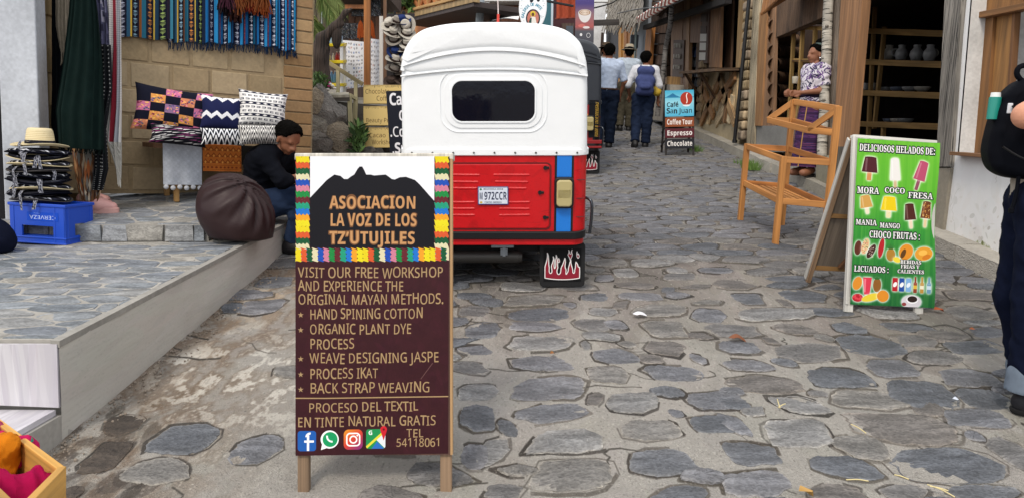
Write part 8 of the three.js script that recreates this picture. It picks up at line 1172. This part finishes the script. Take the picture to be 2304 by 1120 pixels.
// the traveller cut off by the right edge
{
  const b = onGround(2290, 912), g = person('traveller in a beige shirt and wide navy trousers cut off by the right edge', b, Math.PI / 2 - 0.35, 1.84, { cell: 0.014, headCell: 0.009, skin: M.skinPale, hem: 0.82, sleeve: 0.58, shirt: cloth('#b9b0a2'), trousers: cloth('#141a2e'), shoes: plain('#12131a', 0.6), loose: 0.03, flare: 0.012, cuff: cloth('#7d8a99'), J: { shR: [-0.19, 1.4, 0], elR: [-0.3, 1.25, -0.19], haR: [-0.18, 1.19, 0.12], elL: [0.24, 1.18, -0.14], haL: [0.16, 1.2, 0.2], anR: [-0.11, 0.08, 0.03], anL: [0.12, 0.08, 0.1], knR: [-0.11, 0.49, 0.01], knL: [0.11, 0.49, -0.01] } });
  const t = thing('black_backpack', 'black backpack with hanging strap on the traveller at the right edge', 'backpack', g.position, g.quaternion), B = (x, y, z) => g.J.chest.clone().add(V(x, y, z)), nyl = cloth('#0f1118', { roughness: 0.75 });
  // side outline of the pack, given thickness across the back
  const inv = t.matrixWorld.clone().invert(), dd = -b.z - 0.06, S2 = (px, py, o = 0) => at(px, py, dd + o).applyMatrix4(inv), flat = [[2330, 172], [2296, 176], [2268, 200], [2250, 232], [2236, 275], [2226, 318], [2224, 350], [2236, 382], [2268, 400], [2316, 404], [2340, 390]].map(([x, y]) => S2(x + 26, y));
  const sh = new THREE.Shape(); flat.forEach((q, i) => (i ? null : sh.moveTo(q.z, q.y))); sh.splineThru(flat.slice(1).map((q) => new THREE.Vector2(q.z, q.y))); sh.closePath();
  const x0 = flat.reduce((m2, q) => m2 + q.x, 0) / flat.length, pk = new THREE.ExtrudeGeometry(sh, { depth: 0.12, bevelEnabled: true, bevelSize: 0.045, bevelThickness: 0.06, bevelOffset: -0.045, bevelSegments: 6, curveSegments: 8 }).rotateY(-Math.PI / 2).translate(x0 + 0.17, 0, -0.03);
  { const p = pk.attributes.position; for (let i = 0; i < p.count; i++) { const q = 0.03 * (fbm(p.getY(i) * 0.8 + 4, p.getZ(i) * 0.8 + p.getX(i) * 0.5 + 4, 9, 9, 3, 8) - 0.5); p.setX(i, p.getX(i) + q); p.setZ(i, p.getZ(i) + q * 0.5); } }
  part('pack', [strip(toCreasedNormals(pk, 0.8))], nyl, t);
  const pl = (pts, o = -0.02) => pts.map(([x, y]) => S2(x + 28, y, o + 0.0));
  part('carry_loop', [tube(pl([[2300, 178], [2276, 182], [2262, 168], [2266, 152], [2290, 146], [2320, 150]], 0.05), 0.012, 24, 8)], nyl, t);
  for (const q of [[[2252, 238], [2270, 268], [2300, 300], [2330, 330]], [[2230, 330], [2262, 350], [2310, 372]]]) part('seam', [tube(pl(q, -0.1), 0.005, 20, 6)], plain('#05060a', 0.5), t);
  //pl([[2230, 330], [2262, 350], [2310, 372]], -0.1), 0.005, 20, 6)], plain('#05060a', 0.5), t);
  part('buckle', [rbox(0.012, 0.045, 0.02, 0.004, ...S2(2274, 244, -0.08).toArray())], plain('#c9ccd2', 0.5), t);
  part('hanging_strap', [tube(pl([[2266, 396], [2262, 425], [2256, 455], [2250, 472]], 0), 0.009, 16, 6)], nyl, t); part('strap_end', [rbox(0.03, 0.025, 0.02, 0.006, ...pl([[2249, 474]], 0)[0].toArray())], nyl, t);
  const bt = thing('water_bottle', 'green bottle with white cap in the side of the black backpack', 'bottle', at(2238, 244, -b.z + 0.02)); part('bottle', [cyl(0.026, 0.026, 0.1, 0, 0, 0)], plain('#1f8a7c', 0.3), bt); part('cap', [cyl(0.022, 0.02, 0.022, 0, 0.06, 0)], plain('#dfe3e2', 0.5), bt);
}
// ---------------------------------------------------------------- small things on the ground
{
  reseed(401);
  const flat = (px, py, name, label, cat, m, wpx, hpx, rot, curl = 0.01, grp) => { const c = onGround(px, py, 0.022), w = wpx / FOC * -c.z, h = hpx / FOC * -c.z * 2.2, t = thing(name, label, cat, c, new THREE.Quaternion().copy(ROADQ).multiply(new THREE.Quaternion().setFromEuler(new THREE.Euler(0, rot, 0))), grp); part('sheet', [sheet((u, v) => V((u - 0.5) * w * (1 - 0.5 * (v - 0.5) ** 2), curl * Math.sin(u * 3.1 + v) + 0.002, (v - 0.5) * h), 6, 6)], m, t); };
  flat(1440, 707, 'paper_scrap', 'white scrap of paper lying on a cobble in the middle of the street', 'paper', plain('#dfe0e6', 0.7), 30, 9, 0.4);
  flat(1245, 797, 'dry_leaf', 'small brown leaf on the mortar below the taxi', 'leaf', plain('#8a5a2c', 0.7), 12, 6, 0.6, 0.015);
  flat(1660, 762, 'dry_leaf', 'rust brown crumpled leaf by a stone right of the white paper scrap', 'leaf', plain('#7d4a2c', 0.8), 38, 10, 0.3, 0.02);
  flat(2114, 697, 'dry_leaf', 'orange leaf on the cobbles right of the ice cream sign', 'leaf', plain('#b5572c', 0.7), 16, 8, 0.8, 0.015); flat(2192, 742, 'dry_leaf', 'small orange leaf nearest the traveller', 'leaf', plain('#a85a2c', 0.7), 14, 6, 0.2, 0.01); flat(2155, 900, 'paper_scrap', 'bluish white scrap near the traveller shoes', 'paper', plain('#c9d0dc', 0.7), 14, 7, 0.2);
  flat(1815, 1108, 'dry_leaf', 'curled tan leaf at the bottom edge of the picture', 'leaf', plain('#b08a4c', 0.7), 16, 14, 0.9, 0.02);
  const st = (a, b, label) => { const p = onGround(...a, 0.028), q = onGround(...b, 0.028); single('straw_stalk', [tube([p, p.clone().lerp(q, 0.5).add(V(rr(-0.006, 0.006), 0.004, 0)), q], 0.0026, 8, 5)], plain('#cfc08e', 0.7), label, 'straw', 'straw stalks on the cobbles'); };
  st([1750, 898], [1756, 918], 'bent straw stalk on the dark cobble at the centre right'); st([1752, 916], [1768, 908], 'short straw stalk crossing the bent one'); st([1916, 954], [1950, 974], 'single straw stalk on the wide cobble'); st([1905, 1079], [1955, 1082], 'long straw stalk lying level near the bottom'); st([2014, 1068], [2046, 1078], 'thin straw stalk left of the straw bundle'); st([2088, 1090], [2150, 1118], 'straw stalk at the bottom right, nearest of two'); st([2094, 1094], [2135, 1104], 'straw stalk at the bottom right, behind the nearest');
  // tufts at the kerb
  const tuft = (px, py, n, L, label) => { const b = onGround(px, py), t = thing('grass_tuft', label, 'grass', b), gs = []; for (let i = 0; i < n; i++) { const a = rr(0, 6.3), r = rr(0, 0.12), x = Math.cos(a) * r, z = Math.sin(a) * r * 2, h = rr(0.5, 1) * L, lx = rr(-0.08, 0.08), g = new THREE.BufferGeometry().setFromPoints([V(x - 0.006, 0, z), V(x + 0.006, 0, z), V(x + lx, h, z + rr(-0.05, 0.05))]); g.computeVertexNormals(); gs.push(g); } stuff(part('blades', gs, plain('#5a7a34', 0.7), t)); };
  tuft(1690, 383, 160, 0.18, 'green grass tuft at the kerb behind the display stand'); tuft(1672, 372, 80, 0.12, 'small grass tuft at the kerb left of the display stand'); tuft(1566, 342, 90, 0.16, 'grass tuft at the kerb beside the blue topped cafe board');
  // rubble along the porch foot
  const gs = []; for (let i = 0; i < 420; i++) { const z = -rr(2.4, 6.3), x = PE + 0.02 + rnd() ** 2 * 0.16, r = rr(0.003, 0.009), g = new THREE.IcosahedronGeometry(r, 0).rotateX(rr(0, 3)).rotateY(rr(0, 3)).translate(x, ground(x, z) + 0.006, z); gs.push(strip(g)); }
  const rb = struct('gravel', gs, plain('#857a6e', 0.95)); rb.userData.kind = 'stuff';
}
// ---------------------------------------------------------------- render
const renderer = new THREE.WebGLRenderer({ antialias: true });
renderer.setSize(1024, 497);
renderer.toneMapping = THREE.LinearToneMapping; renderer.toneMappingExposure = EXPOSURE;
renderer.shadowMap.enabled = true; renderer.shadowMap.type = THREE.PCFSoftShadowMap;
renderer.render(scene, camera);
